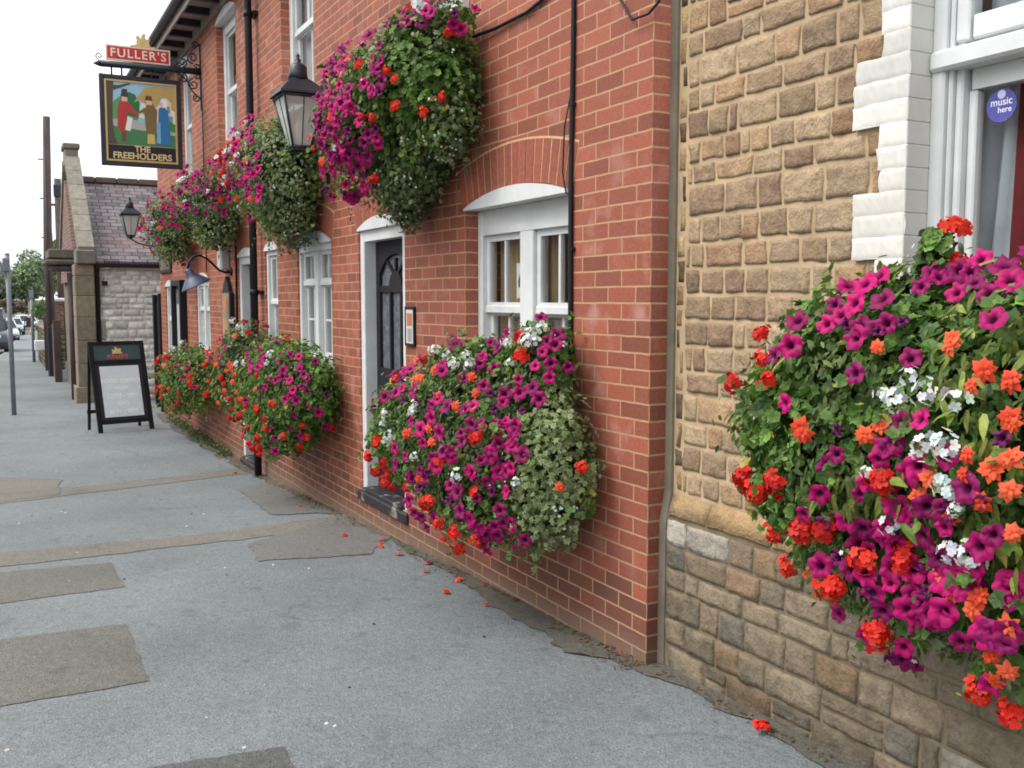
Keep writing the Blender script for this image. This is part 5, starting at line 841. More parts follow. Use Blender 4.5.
# ------------------------------------------------------------------ coursed rubble
def rubble(gath, x0, x1, z0, z1, place, rows, wid, palette, skip=None, res=(6, 5), depth=.028, gap=.010, rough=1.0, seed=0, bounds=None, rim=-.022, floor=.006):
    """squared rubble in courses; place(u, z, d) -> world point; every stone is a bulging rough face"""
    rd = random.Random(seed)
    z = z0; nu, nv = res
    while z < z1-.03:
        h = rd.uniform(*rows)
        if bounds:
            nx = [q_ for q_ in bounds if q_ > z+.01]
            if not nx: break
            h = nx[0]-z
        if z+h > z1: h = z1-z
        u = x0-rd.uniform(0, wid[0])
        while u < x1:
            w = rd.uniform(*wid)
            if rd.random() < .18: w *= .5
            a, c = max(u, x0), min(u+w, x1)
            u += w
            if c-a < .03: continue
            sub = [(z, z+h)]
            if rd.random() < .10 and h > .12: sub = [(z, z+h*.5), (z+h*.5, z+h)]
            for s0, s1 in sub:
                if skip:
                    sp = skip(a, c, s0, s1)
                    if sp is None: continue
                    a2, c2 = sp
                    if c2-a2 < .03: continue
                else: a2, c2 = a, c
                pal = rd.choice(palette)
                q = rd.uniform(.82, 1.15)
                col = np.array(pal)*q
                oseed = rd.uniform(0, 100)
                prot = rd.uniform(.35, 1.15)*depth
                eu = min(.2, .005/max(.02, c2-a2)); ev = min(.2, .005/max(.02, s1-s0))
                US = [0]+[eu+(1-2*eu)*q_/(nu-3) for q_ in range(nu-2)]+[1]; VS = [0]+[ev+(1-2*ev)*q_/(nv-3) for q_ in range(nv-2)]+[1]
                vs = []
                for iv in range(nv):
                    for iu in range(nu):
                        tu, tv = US[iu], VS[iv]
                        uu = a2+gap/2+(c2-a2-gap)*tu; zz = s0+gap/2+(s1-s0-gap)*tv
                        n1 = noise.noise((uu*7+oseed, zz*7, oseed)); n2 = noise.noise((uu*22, zz*22, oseed))
                        e = min(tu, 1-tu, tv, 1-tv)
                        ei = 1 if e > .0001 else 0; edge = ei*(.72+.28*min(1, max(0, e-min(eu, ev))*5))
                        n3 = noise.noise((uu*48, zz*48, oseed+3))
                        d = rim if not ei else max(floor, edge*(prot+rough*(.007*n1+.006*n2+.0035*n3)))
                        # corners are knocked off, edges wander
                        uu += (n2*.009+n1*.006)*(1 if e < .12 else .3); zz += (noise.noise((uu*15, zz*15, oseed+7))*.008)*(1 if e < .12 else .3)
                        vs.append(place(uu, zz, d))
                fs = []
                for iv in range(nv-1):
                    for iu in range(nu-1):
                        p = iv*nu+iu
                        fs += [(p, p+1, p+nu+1), (p, p+nu+1, p+nu)]
                V = np.array(vs); F = np.array(fs)
                gath.add(V, F, np.repeat(col[None], len(vs), 0)*RNG.uniform(.93, 1.07, size=(len(vs), 1)))
        z += h

SY = -.115      # face of the stone house
house = thing('stone_house', 'honey coloured stone house with white painted brick quoins round its window', 'house', (-.03, SY, 0))
WX0, WX1 = -2.75, -1.262   # window opening
def teeth(z):
    k = math.floor((z-.0147)/.2212)
    return -1.150 if k % 2 else -1.037
def skip_q(a, c, s0, s1):
    if s1 <= .80: return a, c
    # keep stones clear of the white quoins and the opening
    t = teeth((s0+s1)/2)
    if s0 < 3.45:
        if c <= WX0-.23: return a, c
        if a >= t-.02: return a, c
        if c > t: return t, c
        if a < WX0-.23: return a, WX0-.23
        return None
    return a, c
G = Gather()
rb = random.Random(19)
BND = [.80]
kk = 4
while .0147+.2212*kk < 4.7:
    z_ = .0147+.2212*kk
    if z_ > .84: BND.append(z_)
    BND.append(z_+.2212*rb.uniform(.40, .60)); kk += 1
BND = sorted(q_ for q_ in BND if q_ >= .80)
honey = [lin(r_, g_, b_, 1.0)[:3] for r_, g_, b_ in ((164, 140, 114), (170, 148, 120), (150, 126, 102), (142, 118, 96), (172, 150, 122), (156, 134, 110), (158, 128, 100), (164, 142, 114), (154, 132, 106), (176, 146, 114))]
grey = [lin(r_, g_, b_, .84)[:3] for r_, g_, b_ in ((146, 132, 112), (136, 124, 106), (152, 136, 114), (126, 118, 106), (156, 142, 120), (148, 124, 98), (136, 124, 106), (144, 130, 110), (150, 134, 112), (186, 180, 168))]
rubble(G, -4.2, -.10, .80, 4.6, lambda u, z, d: (u, SY+d, z), (.115, .185), (.10, .245), honey, skip_q, (12, 9), .009, .011, 1.2, 3, BND)
rubble(G, -.098, -.035, .80, 4.6, lambda u, z, d: (u, SY-.004+d, z), (.07, .13), (.09, .12), [lin(150, 122, 88)[:3], lin(96, 82, 66)[:3], lin(176, 150, 112)[:3], lin(110, 92, 72)[:3]], None, (6, 6), .010, .012, .6, 5)
rubble(G, -4.2, -.035, -.12, .70, lambda u, z, d: (u, SY+.034+d, z), (.085, .145), (.12, .32), grey, None, (10, 8), .012, .007, 1.5, 8)
# weathered ledge on top of the projecting foot
rubble(G, -4.2, -.035, 0, .13, lambda u, z, d: (u, SY+.046-z*.36+d*.5, .695+z*.80), (.13, .131), (.2, .45), [lin(170, 142, 104)[:3], lin(160, 136, 102)[:3], lin(148, 122, 90)[:3]], None, (8, 4), .016, .012, 1.0, 12)
stone = G.build('stone_facing', M['stone'], house, smooth=True)
mo = MB()
def slab(xa, xb, za, zb, y0, y1): mo.box(xa, xb, y0, y1, za, zb)
slab(-4.2, WX0-.2, .78, 4.6, SY-.35, SY+.001); slab(WX1+.05, -.03, .78, 4.6, SY-.35, SY+.001); slab(WX0-.2, WX1+.05, 3.42, 4.6, SY-.35, SY+.001)
slab(WX0-.2, WX1+.05, .78, .98, SY-.35, SY+.001); mo2 = MB(); mo2.box(-4.2, -.03, SY-.36, SY+.034, -.5, .70); mo2.build('wall_foot', M['footmortar'], house)
mo.build('wall', M['mortar'], house)
cf = MB()
pts = [(-.030, SY+.025, -.05), (-.031, SY+.022, .66), (-.031, SY-.004, .8), (-.030, SY-.006, 1.6), (-.032, SY-.004, 3.0), (-.030, SY-.006, 5.0)]
for (p, q) in zip(pts, pts[1:]):
    cf.add([(p[0]+.033, p[1]-.05, p[2]), (p[0]+.033, p[1]+.03, p[2]), (p[0]-.002, p[1]+.018, p[2]), (p[0]-.016, p[1]-.05, p[2]),
            (q[0]+.033, q[1]-.05, q[2]), (q[0]+.033, q[1]+.03, q[2]), (q[0]-.002, q[1]+.018, q[2]), (q[0]-.016, q[1]-.05, q[2])], [(0, 1, 5, 4), (1, 2, 6, 5), (2, 3, 7, 6), (3, 0, 4, 7)])
cf.build('mortar_fillet', M['render'], house)
# painted brick quoins: alternate long and short blocks of three courses
q = MB()
rq = random.Random(4)
GQ = Gather(); GQ2 = Gather()
wq = [lin(240, 237, 230, .73)[:3]]
rubq = lambda a, c, z0, z1, sd_, GQ: rubble(GQ, a, c, z0, z1, lambda u, zz, d: (u, SY+.020+d, zz), (z1-z0+.01, z1-z0+.02), (9, 9.1), wq, None, (int(6+(c-a)/.018), 7), .0012, .0004, .12, sd_, None, -.0012, -.0006)
z = .98
row = 0
while z < 3.30:
    h = .0737
    tx = teeth(z+.03)+rq.uniform(-.010, .008)
    rubq(WX1-.002, tx, z, z+h+.0015, 100+row, GQ)
    rubq(WX0-.225, WX0+.002, z, z+h+.0015, 300+row, GQ2)
    q.box(WX1+.0005, tx-.006, SY-.20, SY+.0195, z, z+h); q.box(WX0-.22, WX0-.0005, SY-.20, SY+.0195, z, z+h)
    z += h; row += 1
# the paint laps thickly round the arris into the reveal
for i in range(32):
    za = .98+i*.0737
    q.box(WX1-.004, WX1+.003, SY-.20, SY+.0225+rq.uniform(-.001, .001), za, za+.0732, bev=.0035)
q.box(WX0-.001, WX1+.001, SY-.20, SY+.018, 3.30, 3.42, bev=.005)
GQ.build('quoin_faces', M['stonewhite'], house, smooth=True); GQ2.build('quoin_faces', M['stonewhite'], house, smooth=True)
q.build('quoins', M['whitebrick'], house)
# the big sash window
f = MB()
x0, x1 = WX0, WX1
yf = SY-.082
for (a, c) in ((x1-.052, x1-.001), (x0+.001, x0+.052)):
    f.box(a, c, SY-.24, yf, .98, 3.30, bev=.008)
f.box(x1-.070, x1-.0525, SY-.2, yf-.018, .98, 3.3, bev=.006); f.box(x1-.098, x1-.0705, SY-.2, yf-.034, .98, 3.3, bev=.006)
f.box(x0+.0525, x0+.112, SY-.2, yf-.034, .98, 3.3, bev=.006)
f.box(x0+.0525, x1-.0525, SY-.199, yf-.004, 3.16, 3.299)
f.box(x0+.004, x1-.004, SY-.198, yf+.018, 2.390, 2.455, bev=.010)
f.box(x0+.1125, x1-.1125, SY-.197, yf-.06, 2.325, 2.389); f.box(x0+.1125, x1-.1125, SY-.196, yf-.045, .99, 1.06)
win = f.build('window', M['white'], house)
s = MB()
for (za, zb, yy) in ((2.475, 3.14, yf-.022),):
    s.box(x1-.122, x1-.072, yy-.045, yy, za, zb, bev=.006); s.box(x0+.078, x0+.132, yy-.045, yy, za, zb, bev=.006)
    s.box(x0+.132, x1-.132, yy-.045, yy-.002, za, za+.075, bev=.006); s.box(x0+.132, x1-.132, yy-.045, yy-.002, zb-.06, zb, bev=.006)
    s.box(-2.02, -1.985, yy-.043, yy-.004, za+.075, zb-.06)
s.build('sash', M['white'], win)
s = MB(); yy = yf-.062
s.box(x1-.130, x1-.0985, yy-.04, yy, 1.06, 2.324, bev=.005); s.box(x0+.113, x0+.150, yy-.04, yy, 1.06, 2.324, bev=.005)
s.box(-2.02, -1.985, yy-.038, yy-.002, 1.06, 2.324)
s.build('sash', M['white'], win)
p = MB()
for za, zb, yy in ((2.52, 3.1, yf-.045), (1.05, 2.34, yf-.085)):
    p.add([(x0+.12, yy, za), (x1-.12, yy, za), (x1-.12, yy, zb), (x0+.12, yy, zb)], [(0, 3, 2, 1)])
p.build('pane', M['glass'], win, recalc=False)
d = MB()
def drape2(pts_top, pts_bot, col, amp=.02, m=40):
    vs = []
    for (xa, xb, y, z) in (pts_top, pts_bot):
        for i in range(m+1):
            vs.append((xa+(xb-xa)*i/m, y+amp*math.sin(i*1.15)+amp*.5*math.sin(i*2.7+1), z))
    d.add(vs, [(i, i+1, m+2+i, m+1+i) for i in range(m)], 0, col, True)
drape2((-1.38, -2.10, -.385, 3.2), (-1.26, -1.75, -.375, 1.0), lin(232, 238, 246)[:3], .022)
drape2((-1.485, -2.3, -.352, 2.5), (-1.445, -2.3, -.352, 1.0), lin(132, 50, 52)[:3], .012)
d.build('curtain', M['cloth'], win, recalc=False)
b = MB(); b.box(-4, -.4, -1.6, -1.55, .2, 3.6, 0, lin(168, 138, 106)[:3]); b.box(-1.30, -1.27, -1.55, SY-.36, .2, 3.6, 0, lin(178, 146, 112)[:3]); b.box(-4, -.4, -1.6, SY-.36, 3.6, 3.7, 0, lin(190, 180, 170)[:3])
b.build('inner_wall', M['tint'], house)

def text_mesh(name, txt, size, place, mat, parent, bold=.0, depth=.0015, spacing=1.0, align='CENTER', shear=0.0):
    """lettering as a flat raised mesh; place(u, v, d) -> world point"""
    cu = bpy.data.curves.new(name, 'FONT'); cu.body = txt; cu.size = size; cu.align_x = align; cu.extrude = depth; cu.offset = bold*size; cu.space_character = spacing; cu.resolution_u = 3; cu.shear = shear
    tmp = bpy.data.objects.new(name+'_outline', cu); COL.objects.link(tmp)
    dg = bpy.context.evaluated_depsgraph_get()
    me = bpy.data.meshes.new_from_object(tmp.evaluated_get(dg))
    bpy.data.objects.remove(tmp); bpy.data.curves.remove(cu)
    for v in me.vertices: v.co = Vector(place(v.co.x, v.co.y, v.co.z))
    me.name = name; me.materials.clear(); me.materials.append(mat)
    bm = bmesh.new(); bm.from_mesh(me); bmesh.ops.recalc_face_normals(bm, faces=bm.faces); bm.to_mesh(me); bm.free()
    o = bpy.data.objects.new(name, me); COL.objects.link(o)
    if parent is not None: attach(o, parent)
    return o
# round purple sticker on the inside of the lower pane
yy = yf-.080
stk = MB(); cxs, czs = -1.468, 2.262
stk.lathe([(.052, -.001), (.052, .001)], (cxs, yy, czs), 28, M=Matrix.Rotation(PI/2, 4, 'X'), col=lin(84, 82, 160)[:3], smooth=False)
stk.lathe([(.014, -.0014), (.014, .0014)], (cxs, yy+.001, czs+.034), 16, M=Matrix.Rotation(PI/2, 4, 'X'), col=lin(200, 200, 232)[:3], smooth=False)
so = stk.build('window_sticker', M['tint'], win)
M['stickerink'] = mat_plain('sticker_ink', lin(232, 232, 246), .5, .02)
pl = lambda u, v, d: (cxs-u, yy+.0016+d*.3, czs+v)
text_mesh('lettering', 'music', .033, lambda u, v, d: pl(u, v+.001, d), M['stickerink'], win, .01)
text_mesh('lettering', 'here', .026, lambda u, v, d: pl(u+.012, v-.022, d), M['stickerink'], win, .01)

# ------------------------------------------------------------------ hall beyond the yard
HX, HF = 16.8, 1.08
hall = thing('stone_hall', 'small old stone hall with slate roof and coped gable beyond the yard', 'building', (HX, 0, gz(17)))
G = Gather()
pale = [lin(q_, q_, q_-6)[:3] for q_ in (232, 240, 222, 244, 214, 236)]
rubble(G, -5.0, .80, -.45, 2.33, lambda u, z, d: (HX-d, u, z), (.08, .17), (.12, .36), pale, None, (6, 5), .03, .018, 1.8, 21)
G.build('stone_facing', M['stone'], hall, smooth=True)
b = MB()
b.box(HX, HX+5.6, -5, HF-.05, -.7, 2.33)
b.build('wall', M['render'], hall)
b = MB(); b.box(HX-.004, HX+.1, -4.9, HF-.26, -.6, 2.32); b.build('lime_pointing', M['pale'], hall)
gb = MB()
gb.prism([(HX+.35, 2.0), (HX+5.3, 2.0), (HX+2.8, 4.15)], lambda u, v, d: (u, d, v), HF-.25, HF+.03)
gb.build('gable', M['hallbrick'], hall)
# slate slope towards the street end, ridge across
rf = MB()
for sgn, xe in ((1, HX-.12), (-1, HX+5.72)):
    xr = HX+2.8
    rf.add([(xe, -5.2, 2.36), (xe, HF-.12, 2.36), (xr, HF-.12, 4.17), (xr, -5.2, 4.17), (xe, -5.2, 2.30), (xe, HF-.12, 2.30), (xr, HF-.12, 4.11), (xr, -5.2, 4.11)],
           [(0, 1, 2, 3), (4, 5, 6, 7), (0, 1, 5, 4), (1, 2, 6, 5), (2, 3, 7, 6), (3, 0, 4, 7)])
rf.build('roof', M['slate'], hall)
rd = MB()
for i in range(14):
    rd.box(HX+2.66, HX+2.94, -5.2+i*.44, -5.2+i*.44+.43, 4.12, 4.25, 0, bev=.02)
rd.build('ridge_tiles', M['ridge'] if 'ridge' in M else M['fascia'], hall)
cp = MB()
c1 = lin(146, 141, 128, .85)[:3]; c2 = lin(138, 133, 120, .85)[:3]
# raking coping in separate stones, kneeler at the foot, apex block
N = 6
for sgn in (1, -1):
    for i in range(N):
        t0, t1 = i/N, (i+1)/N-.006
        P = lambda t: (HX-.22+t*(2.62), 2.62+t*2.0)
        xa, za = P(t0); xb, zb = P(t1)
        if sgn < 0: xa, xb = 2*(HX+2.8)-xa, 2*(HX+2.8)-xb
        q = random.uniform(.86, 1.08)
        y0, y1 = HF-.26, HF+.03
        cp.add([(xa, y0, za), (xa, y1, za), (xb, y1, zb), (xb, y0, zb), (xa, y0, za-.22), (xa, y1, za-.22), (xb, y1, zb-.22), (xb, y0, zb-.22)],
               [(0, 1, 2, 3), (4, 5, 6, 7), (0, 1, 5, 4), (1, 2, 6, 5), (2, 3, 7, 6), (3, 0, 4, 7)], 0, [x*q for x in c1])
cp.box(HX+2.5, HX+3.10, HF-.25, HF+.02, 4.45, 4.78, 0, c1, bev=.02); cp.box(HX+2.46, HX+3.14, HF-.28, HF+.05, 4.78, 4.90, 0, c2, bev=.02)
cp.box(HX-.26, HX+.30, HF-.27, HF+.07, 2.30, 2.56, 0, c2, bev=.02)
cp.build('coping', M['coping'], hall)
pi_ = MB()
for i, (za, zb) in enumerate([(-.45, -.02), (-.017, .42), (.423, .86), (.863, 1.3), (1.303, 1.7), (1.703, 2.08), (2.083, 2.295)]):
    q = random.uniform(.88, 1.1)
    e = .05 if i == 0 else 0
    pi_.box(HX-.16-e, HX+.45, HF-.24-e, HF+.10+e, za, zb, 0, [x*q for x in lin(150, 138, 120, .9)[:3]], bev=.012)
for i in range(6):
    za = -.4+i*.42
    w_ = .18 if i % 2 else .10
    pi_.box(HX-.05, HX+.2, HF-.242-w_, HF-.244, za+.01, za+.36, 0, [x*random.uniform(.9, 1.1) for x in lin(170, 166, 154, .9)[:3]], bev=.012)
pi_.build('corner_pier', M['coping'], hall)
b = MB(); b.box(HX-.17, HX-.03, -5, HF-.28, 2.24, 2.31); b.tube([(HX-.12, .78, 2.28), (HX-.08, .78, 2.2), (HX-.08, .78, gz(17)+.02)], .04, 8)
b.box(HX-.08, HX-.03, .60, .70, 1.9, 1.98)
b.build('gutter', M['black'], hall)
b = MB(); b.tube([(HX+.62, HF+.12, 2.15), (HX+.62, HF+.12, gz(17))], .06, 8); b.build('downpipe', M['wood'], hall)
# moulded hood over the street entrance
b = MB()
cc = lin(120, 112, 104, .85)[:3]
b.box(HX+.55, HX+1.7, HF+.005, HF+.50, 2.42, 2.60, 0, cc, bev=.02); b.box(HX+.50, HX+1.75, HF+.005, HF+.56, 2.30, 2.40, 0, [x*.9 for x in cc], bev=.03); b.box(HX+.58, HX+1.68, HF+.005, HF+.46, 2.19, 2.29, 0, [x*.8 for x in cc], bev=.03)
b.build('entrance_hood', M['coping'], hall)

# ------------------------------------------------------------------ things in the yard gap and further along
b = thing('yard_gate', 'black boarded side gate filling the gap beside the far pub corner', 'gate', (14.75, -.06, gz(14.7)))
pn = MB()
for i in range(6):
    pn.box(14.36+i*.13, 14.36+i*.13+.124, -.085, -.055, gz(14.7)+.05, 1.55+.02*(i % 2), bev=.004)
pn.build('board_panel', M['black'], b)
ps = MB(); ps.box(15.15, 15.27, -.12, .0, gz(15)-.05, 1.72, bev=.01); ps.build('gate_post', M['black'], b)
ps = MB(); ps.box(14.22, 14.34, -.12, .04, gz(14.3)-.05, 1.74, bev=.01); ps.build('gate_post', M['black'], b)

# notice cases on the pub wall
nb = thing('notice_board', 'narrow black notice board with pointed top beside second pub door', 'notice board', (8.62, 0, 1.1))
b = MB()
x0, x1, z0, z1 = 8.40, 8.90, 1.12, 1.72
prof = [(x0, z0), (x1, z0), (x1, z1), (x1-.07, z1+.02), (x1-.12, z1+.10), ((x0+x1)/2, z1+.20), (x0+.12, z1+.10), (x0+.07, z1+.02), (x0, z1)]
b.prism(prof, lambda u, v, d: (u, d, v), .002, .05); b.build('frame', M['black'], nb)
b = MB(); b.box(x0+.05, x1-.05, .0505, .056, z0+.05, z1, 0, lin(150, 132, 100)[:3]); b.box(x0+.09, x1-.09, .0562, .058, z0+.10, z0+.28, 0, lin(170, 140, 96)[:3])
b.lathe([(.08, 0), (.08, .002)], ((x0+x1)/2, .0562, z1-.12), 16, M=Matrix.Rotation(-PI/2, 4, 'X'), col=lin(206, 120, 92)[:3], smooth=False)
b.build('poster', M['tint'], nb)
mc = thing('menu_case', 'tall black framed menu case with pale pane between the far windows', 'notice board', (12.1, 0, 1.0))
b = MB()
x0, x1, z0, z1 = 11.66, 12.50, .55, 1.93
for (a, c, e, g_) in ((x0, x0+.09, z0, z1), (x1-.09, x1, z0, z1), (x0+.09, x1-.09, z1-.09, z1-.001), (x0+.09, x1-.09, z0+.001, z0+.09)): b.box(a, c, .002, .10, e, g_, bev=.006)
b.build('frame', M['black'], mc)
b = MB(); b.box(x0+.09, x1-.09, .004, .03, z0+.09, z1-.09, 0, lin(176, 184, 182)[:3]); b.box(x0+.09, x1-.09, .0302, .034, z1-.36, z1-.10, 0, lin(96, 98, 100)[:3]); b.build('menu_sheet', M['tint'], mc)
ns = thing('wall_sign', 'small black framed sign high on the wall above the farthest window', 'sign', (13.4, 0, 2.1))
b = MB(); b.box(12.90, 14.02, .002, .035, 2.07, 2.36, 0, lin(44, 42, 44)[:3], bev=.006); b.build('frame', M['tint'], ns)
b = MB(); b.box(12.98, 13.94, .0352, .038, 2.12, 2.31, 0, lin(112, 96, 84)[:3]); b.build('sign_panel', M['tint'], ns)
ub = thing('utility_box', 'pale grey utility box high on the brickwork above the lamp arm', 'box', (8.72, 0, 2.0))
b = MB(); b.box(8.60, 8.84, .002, .10, 2.0, 2.30, 0, lin(182, 184, 182)[:3], bev=.01); b.build('box_body', M['tint'], ub)
b = MB(); b.box(8.625, 8.815, .1002, .108, 2.03, 2.27, 0, lin(196, 198, 196)[:3], bev=.004); b.build('lid', M['tint'], ub)
pq = thing('door_plaque', 'small framed notice with an orange picture beside the near black door', 'sign', (2.80, 0, 1.45))
b = MB()
x0, x1, z0, z1 = 2.70, 2.87, 1.33, 1.60
for (a, c, e, g_) in ((x0, x0+.018, z0, z1), (x1-.018, x1, z0, z1), (x0+.018, x1-.018, z1-.018, z1), (x0+.018, x1-.018, z0, z0+.018)): b.box(a, c, .002, .018, e, g_)
b.build('frame', M['black'], pq)
b = MB(); b.box(x0+.018, x1-.018, .003, .015, z0+.018, z1-.018, 0, lin(196, 196, 190)[:3]); b.box(x0+.04, x1-.04, .0152, .017, 1.47, 1.555, 0, lin(186, 110, 70)[:3]); b.box(x0+.05, x1-.05, .0152, .017, 1.36, 1.45, 0, lin(150, 148, 146)[:3])
b.build('notice_sheet', M['tint'], pq)

# swan-neck lamp
gl = thing('swan_neck_lamp', 'swan neck wall lamp with grey blue shade on a curved black arm', 'lamp', (8.5, 0, 1.97))
b = MB()
pth = [(8.5, .0, 1.975), (8.5, .08, 1.965), (8.5, .15, 1.99), (8.5, .21, 2.05), (8.5, .28, 2.12), (8.5, .36, 2.16), (8.5, .44, 2.15), (8.5, .495, 2.08), (8.5, .51, 1.98)]
b.tube(pth, .014, 8); b.lathe([(.05, 0), (.05, .02), (.02, .03)], (8.5, .0, 1.975), 12, M=Matrix.Rotation(-PI/2, 4, 'X'))
b.build('arm', M['black'], gl)
b = MB(); b.lathe([(.03, 0), (.045, -.01), (.05, -.07), (.10, -.12), (.175, -.20), (.185, -.215), (.178, -.215), (.09, -.12), (.04, -.08)], (8.5, .51, 2.0), 20, M=Matrix.Rotation(-.45, 4, 'X'))
b.build('lamp_shade', M['lead'], gl)

# square tapering pub lanterns
def lantern(label, loc, sc, mount):
    t = thing('wall_lantern', label, 'lantern', loc)
    rt = PI/4
    q = math.sqrt(2)
    wt, wb, h = .165, .075, .40
    f = MB()
    crn = [(1, 1), (-1, 1), (-1, -1), (1, -1)]
    for (a, c) in crn: f.tube([(a*wb, c*wb, 0), (a*wt, c*wt, h)], .011, 6)
    for i in range(4):
        a, c = crn[i], crn[(i+1) % 4]
        f.tube([(a[0]*wb, a[1]*wb, 0), (c[0]*wb, c[1]*wb, 0)], .013, 6); f.tube([(a[0]*wt, a[1]*wt, h), (c[0]*wt, c[1]*wt, h)], .014, 6)
        m0 = ((a[0]+c[0])/2*wb, (a[1]+c[1])/2*wb, 0); m1 = ((a[0]+c[0])/2*wt, (a[1]+c[1])/2*wt, h)
        f.tube([m0, m1], .004, 5)
        f.lathe([(.012, 0), (.016, .02), (.004, .05)], (a[0]*wt, a[1]*wt, h+.005), 8)
    f.lathe([(wb*q*1.05, -.03), (wb*q*1.05, .0)], (0, 0, 0), 4, smooth=False, rot=rt); f.lathe([(.02, -.08), (.04, -.05), (.05, -.03)], (0, 0, 0), 10)
    for v in range(len(f.v)): f.v[v] = tuple(x*sc for x in f.v[v])
    f.build('frame', M['iron'], t, local=True)
    c = MB()
    c.lathe([((wt+.035)*q, h+.012), ((wt+.03)*q, h+.03), (wt*.55*q, h+.135), (wt*.42*q, h+.15)], (0, 0, 0), 4, smooth=False, rot=rt)
    c.lathe([(.085, h+.14), (.075, h+.20), (.072, h+.25), (.05, h+.275), (.022, h+.29), (.026, h+.31), (.012, h+.325), (.018, h+.34), (.003, h+.37)], (0, 0, 0), 14)
    for v in range(len(c.v)): c.v[v] = tuple(x*sc for x in c.v[v])
    c.build('cap', M['iron'], t, local=True)
    g_ = MB()
    for i in range(4):
        a, d_ = crn[i], crn[(i+1) % 4]
        g_.add([(a[0]*wb*.98*sc, a[1]*wb*.98*sc, .005*sc), (d_[0]*wb*.98*sc, d_[1]*wb*.98*sc, .005*sc), (d_[0]*wt*.98*sc, d_[1]*wt*.98*sc, h*sc), (a[0]*wt*.98*sc, a[1]*wt*.98*sc, h*sc)], [(0, 1, 2, 3)])
    g_.build('glass', M['lampglass'], t, local=True, recalc=False)
    bl = MB(); bl.lathe([(.02, .0), (.02, .08), (.03, .12), (.035, .17), (.02, .21), (.003, .22)], (0, 0, .0), 10, col=lin(220, 218, 206)[:3])
    for v in range(len(bl.v)): bl.v[v] = tuple(x*sc for x in bl.v[v])
    bl.build('bulb', M['tint'], t, local=True)
    k = MB()
    dy = -loc[1]+mount
    k.tube([(0, dy, -.20*sc), (0, dy*.55, -.20*sc), (0, dy*.2, -.15*sc), (0, 0, -.06*sc)], .014*sc, 8)
    k.tube([(0, dy, -.02*sc), (0, dy*.7, -.10*sc), (0, dy*.55, -.2*sc)], .010*sc, 6)
    k.box(-.03, .03, dy, dy+.012, -.28*sc, .05*sc)
    k.build('bracket', M['iron'], t, local=True)
    return t
lantern('large black tapering lantern with clear panes beside the biggest upper flower box', (4.6, .25, 2.90), 1.0, 0)
lantern('smaller black lantern seen against the slate roof near the far pub corner', (13.4, .55, 2.66), .80, 0)

# ------------------------------------------------------------------ hanging pub sign
SX = 10.1
sg = thing('hanging_sign', 'painted pub sign of three figures hung from an iron bracket with red header', 'sign', (SX, 0, 4.7))
b = MB()
b.tube([(SX, .0, 4.63), (SX, .3, 4.63), (SX, 1.23, 4.61)], .042, 10); b.tube([(SX, 1.23, 4.61), (SX, 1.28, 4.607), (SX, 1.32, 4.605)], [.042, .024, .002], 8)
b.box(SX-.02, SX+.02, .002, .02, 4.13, 4.99)
b.build('bracket', M['iron'], sg)
def scroll(mb, cy, cz, r, a0, turns, flip=1, wd=.009):
    pts = []
    n = int(26*turns)
    for i in range(n+1):
        t = i/n; a = a0+flip*2*PI*turns*t; rr = r*(1-.8*t)
        pts.append((SX, cy+rr*math.cos(a), cz+rr*math.sin(a)))
    mb.tube(pts, wd, 6); return pts[0]
s = MB()
for sgn in (1, -1):
    zc = 4.63
    p = scroll(s, .10, zc+sgn*.17, .075, -sgn*PI/2, 1.5, sgn)
    scroll(s, .23, zc+sgn*.10, .06, -sgn*PI/2, 1.4, -sgn)
    scroll(s, .06, zc+sgn*.345, .05, -sgn*PI*.4, 1.4, sgn)
    s.tube([(SX, .34, zc+sgn*.03), (SX, .25, zc+sgn*.06), (SX, .17, zc+sgn*.14), (SX, .12, zc+sgn*.25), (SX, .05, zc+sgn*.32), (SX, .02, zc+sgn*.34)], .009, 6)
    scroll(s, .045, zc+sgn*.06, .04, 0, 1.3, sgn)
for yy in (1.24, .32):
    scroll(s, yy, 4.70, .045, -PI/2, 1.3, 1 if yy > 1 else -1, .007)
s.build('scrollwork', M['iron'], sg)
B0, B1, Z0, Z1 = .265, 1.255, 3.345, 4.485
b = MB()
b.box(SX-.03, SX+.03, B0, B0+.055, Z0, Z1, bev=.006); b.box(SX-.03, SX+.03, B1-.055, B1, Z0, Z1, bev=.006); b.box(SX-.03, SX+.03, B0+.055, B1-.055, Z1-.055, Z1-.001, bev=.006); b.box(SX-.03, SX+.03, B0+.055, B1-.055, Z0+.001, Z0+.055, bev=.006)
for yy in (.45, .62, .98, 1.1): b.tube([(SX, yy, Z1-.01), (SX, yy, 4.60)], .012, 6)
b.build('frame', M['iron'], sg)
pn = MB()
pc = lambda r_, g_, b_: lin(r_, g_, b_, 1.15)[:3]
yL, yR, zB, zT = B1-.055, B0+.055, Z0+.055, Z1-.055
pn.box(SX-.012, SX+.012, yR, yL, zB, zT, 0, pc(206, 178, 118))
lay = [0]
def at_sign(u, v, d=0.0): return (SX-.012-d, yL-u*(yL-yR), zB+v*(zT-zB))
def paint(poly, col):
    lay[0] += 1
    d1 = .0006+.00028*lay[0]
    pn.prism(poly, lambda u, v, d: at_sign(u, v, d), d1-.0006, d1, 0, pc(*col))
R4 = lambda a, c, e, f_: [(a, e), (c, e), (c, f_), (a, f_)]
paint(R4(.03, .97, .21, .975), (150, 190, 216))
paint(R4(.03, .97, .03, .205), (34, 32, 36))
paint([(.03, .21), (.97, .21), (.97, .42), (.6, .44), (.3, .47), (.03, .50)], (74, 128, 84))
paint([(.03, .44), (.97, .36), (.97, .46), (.5, .50), (.03, .56)], (176, 176, 170))
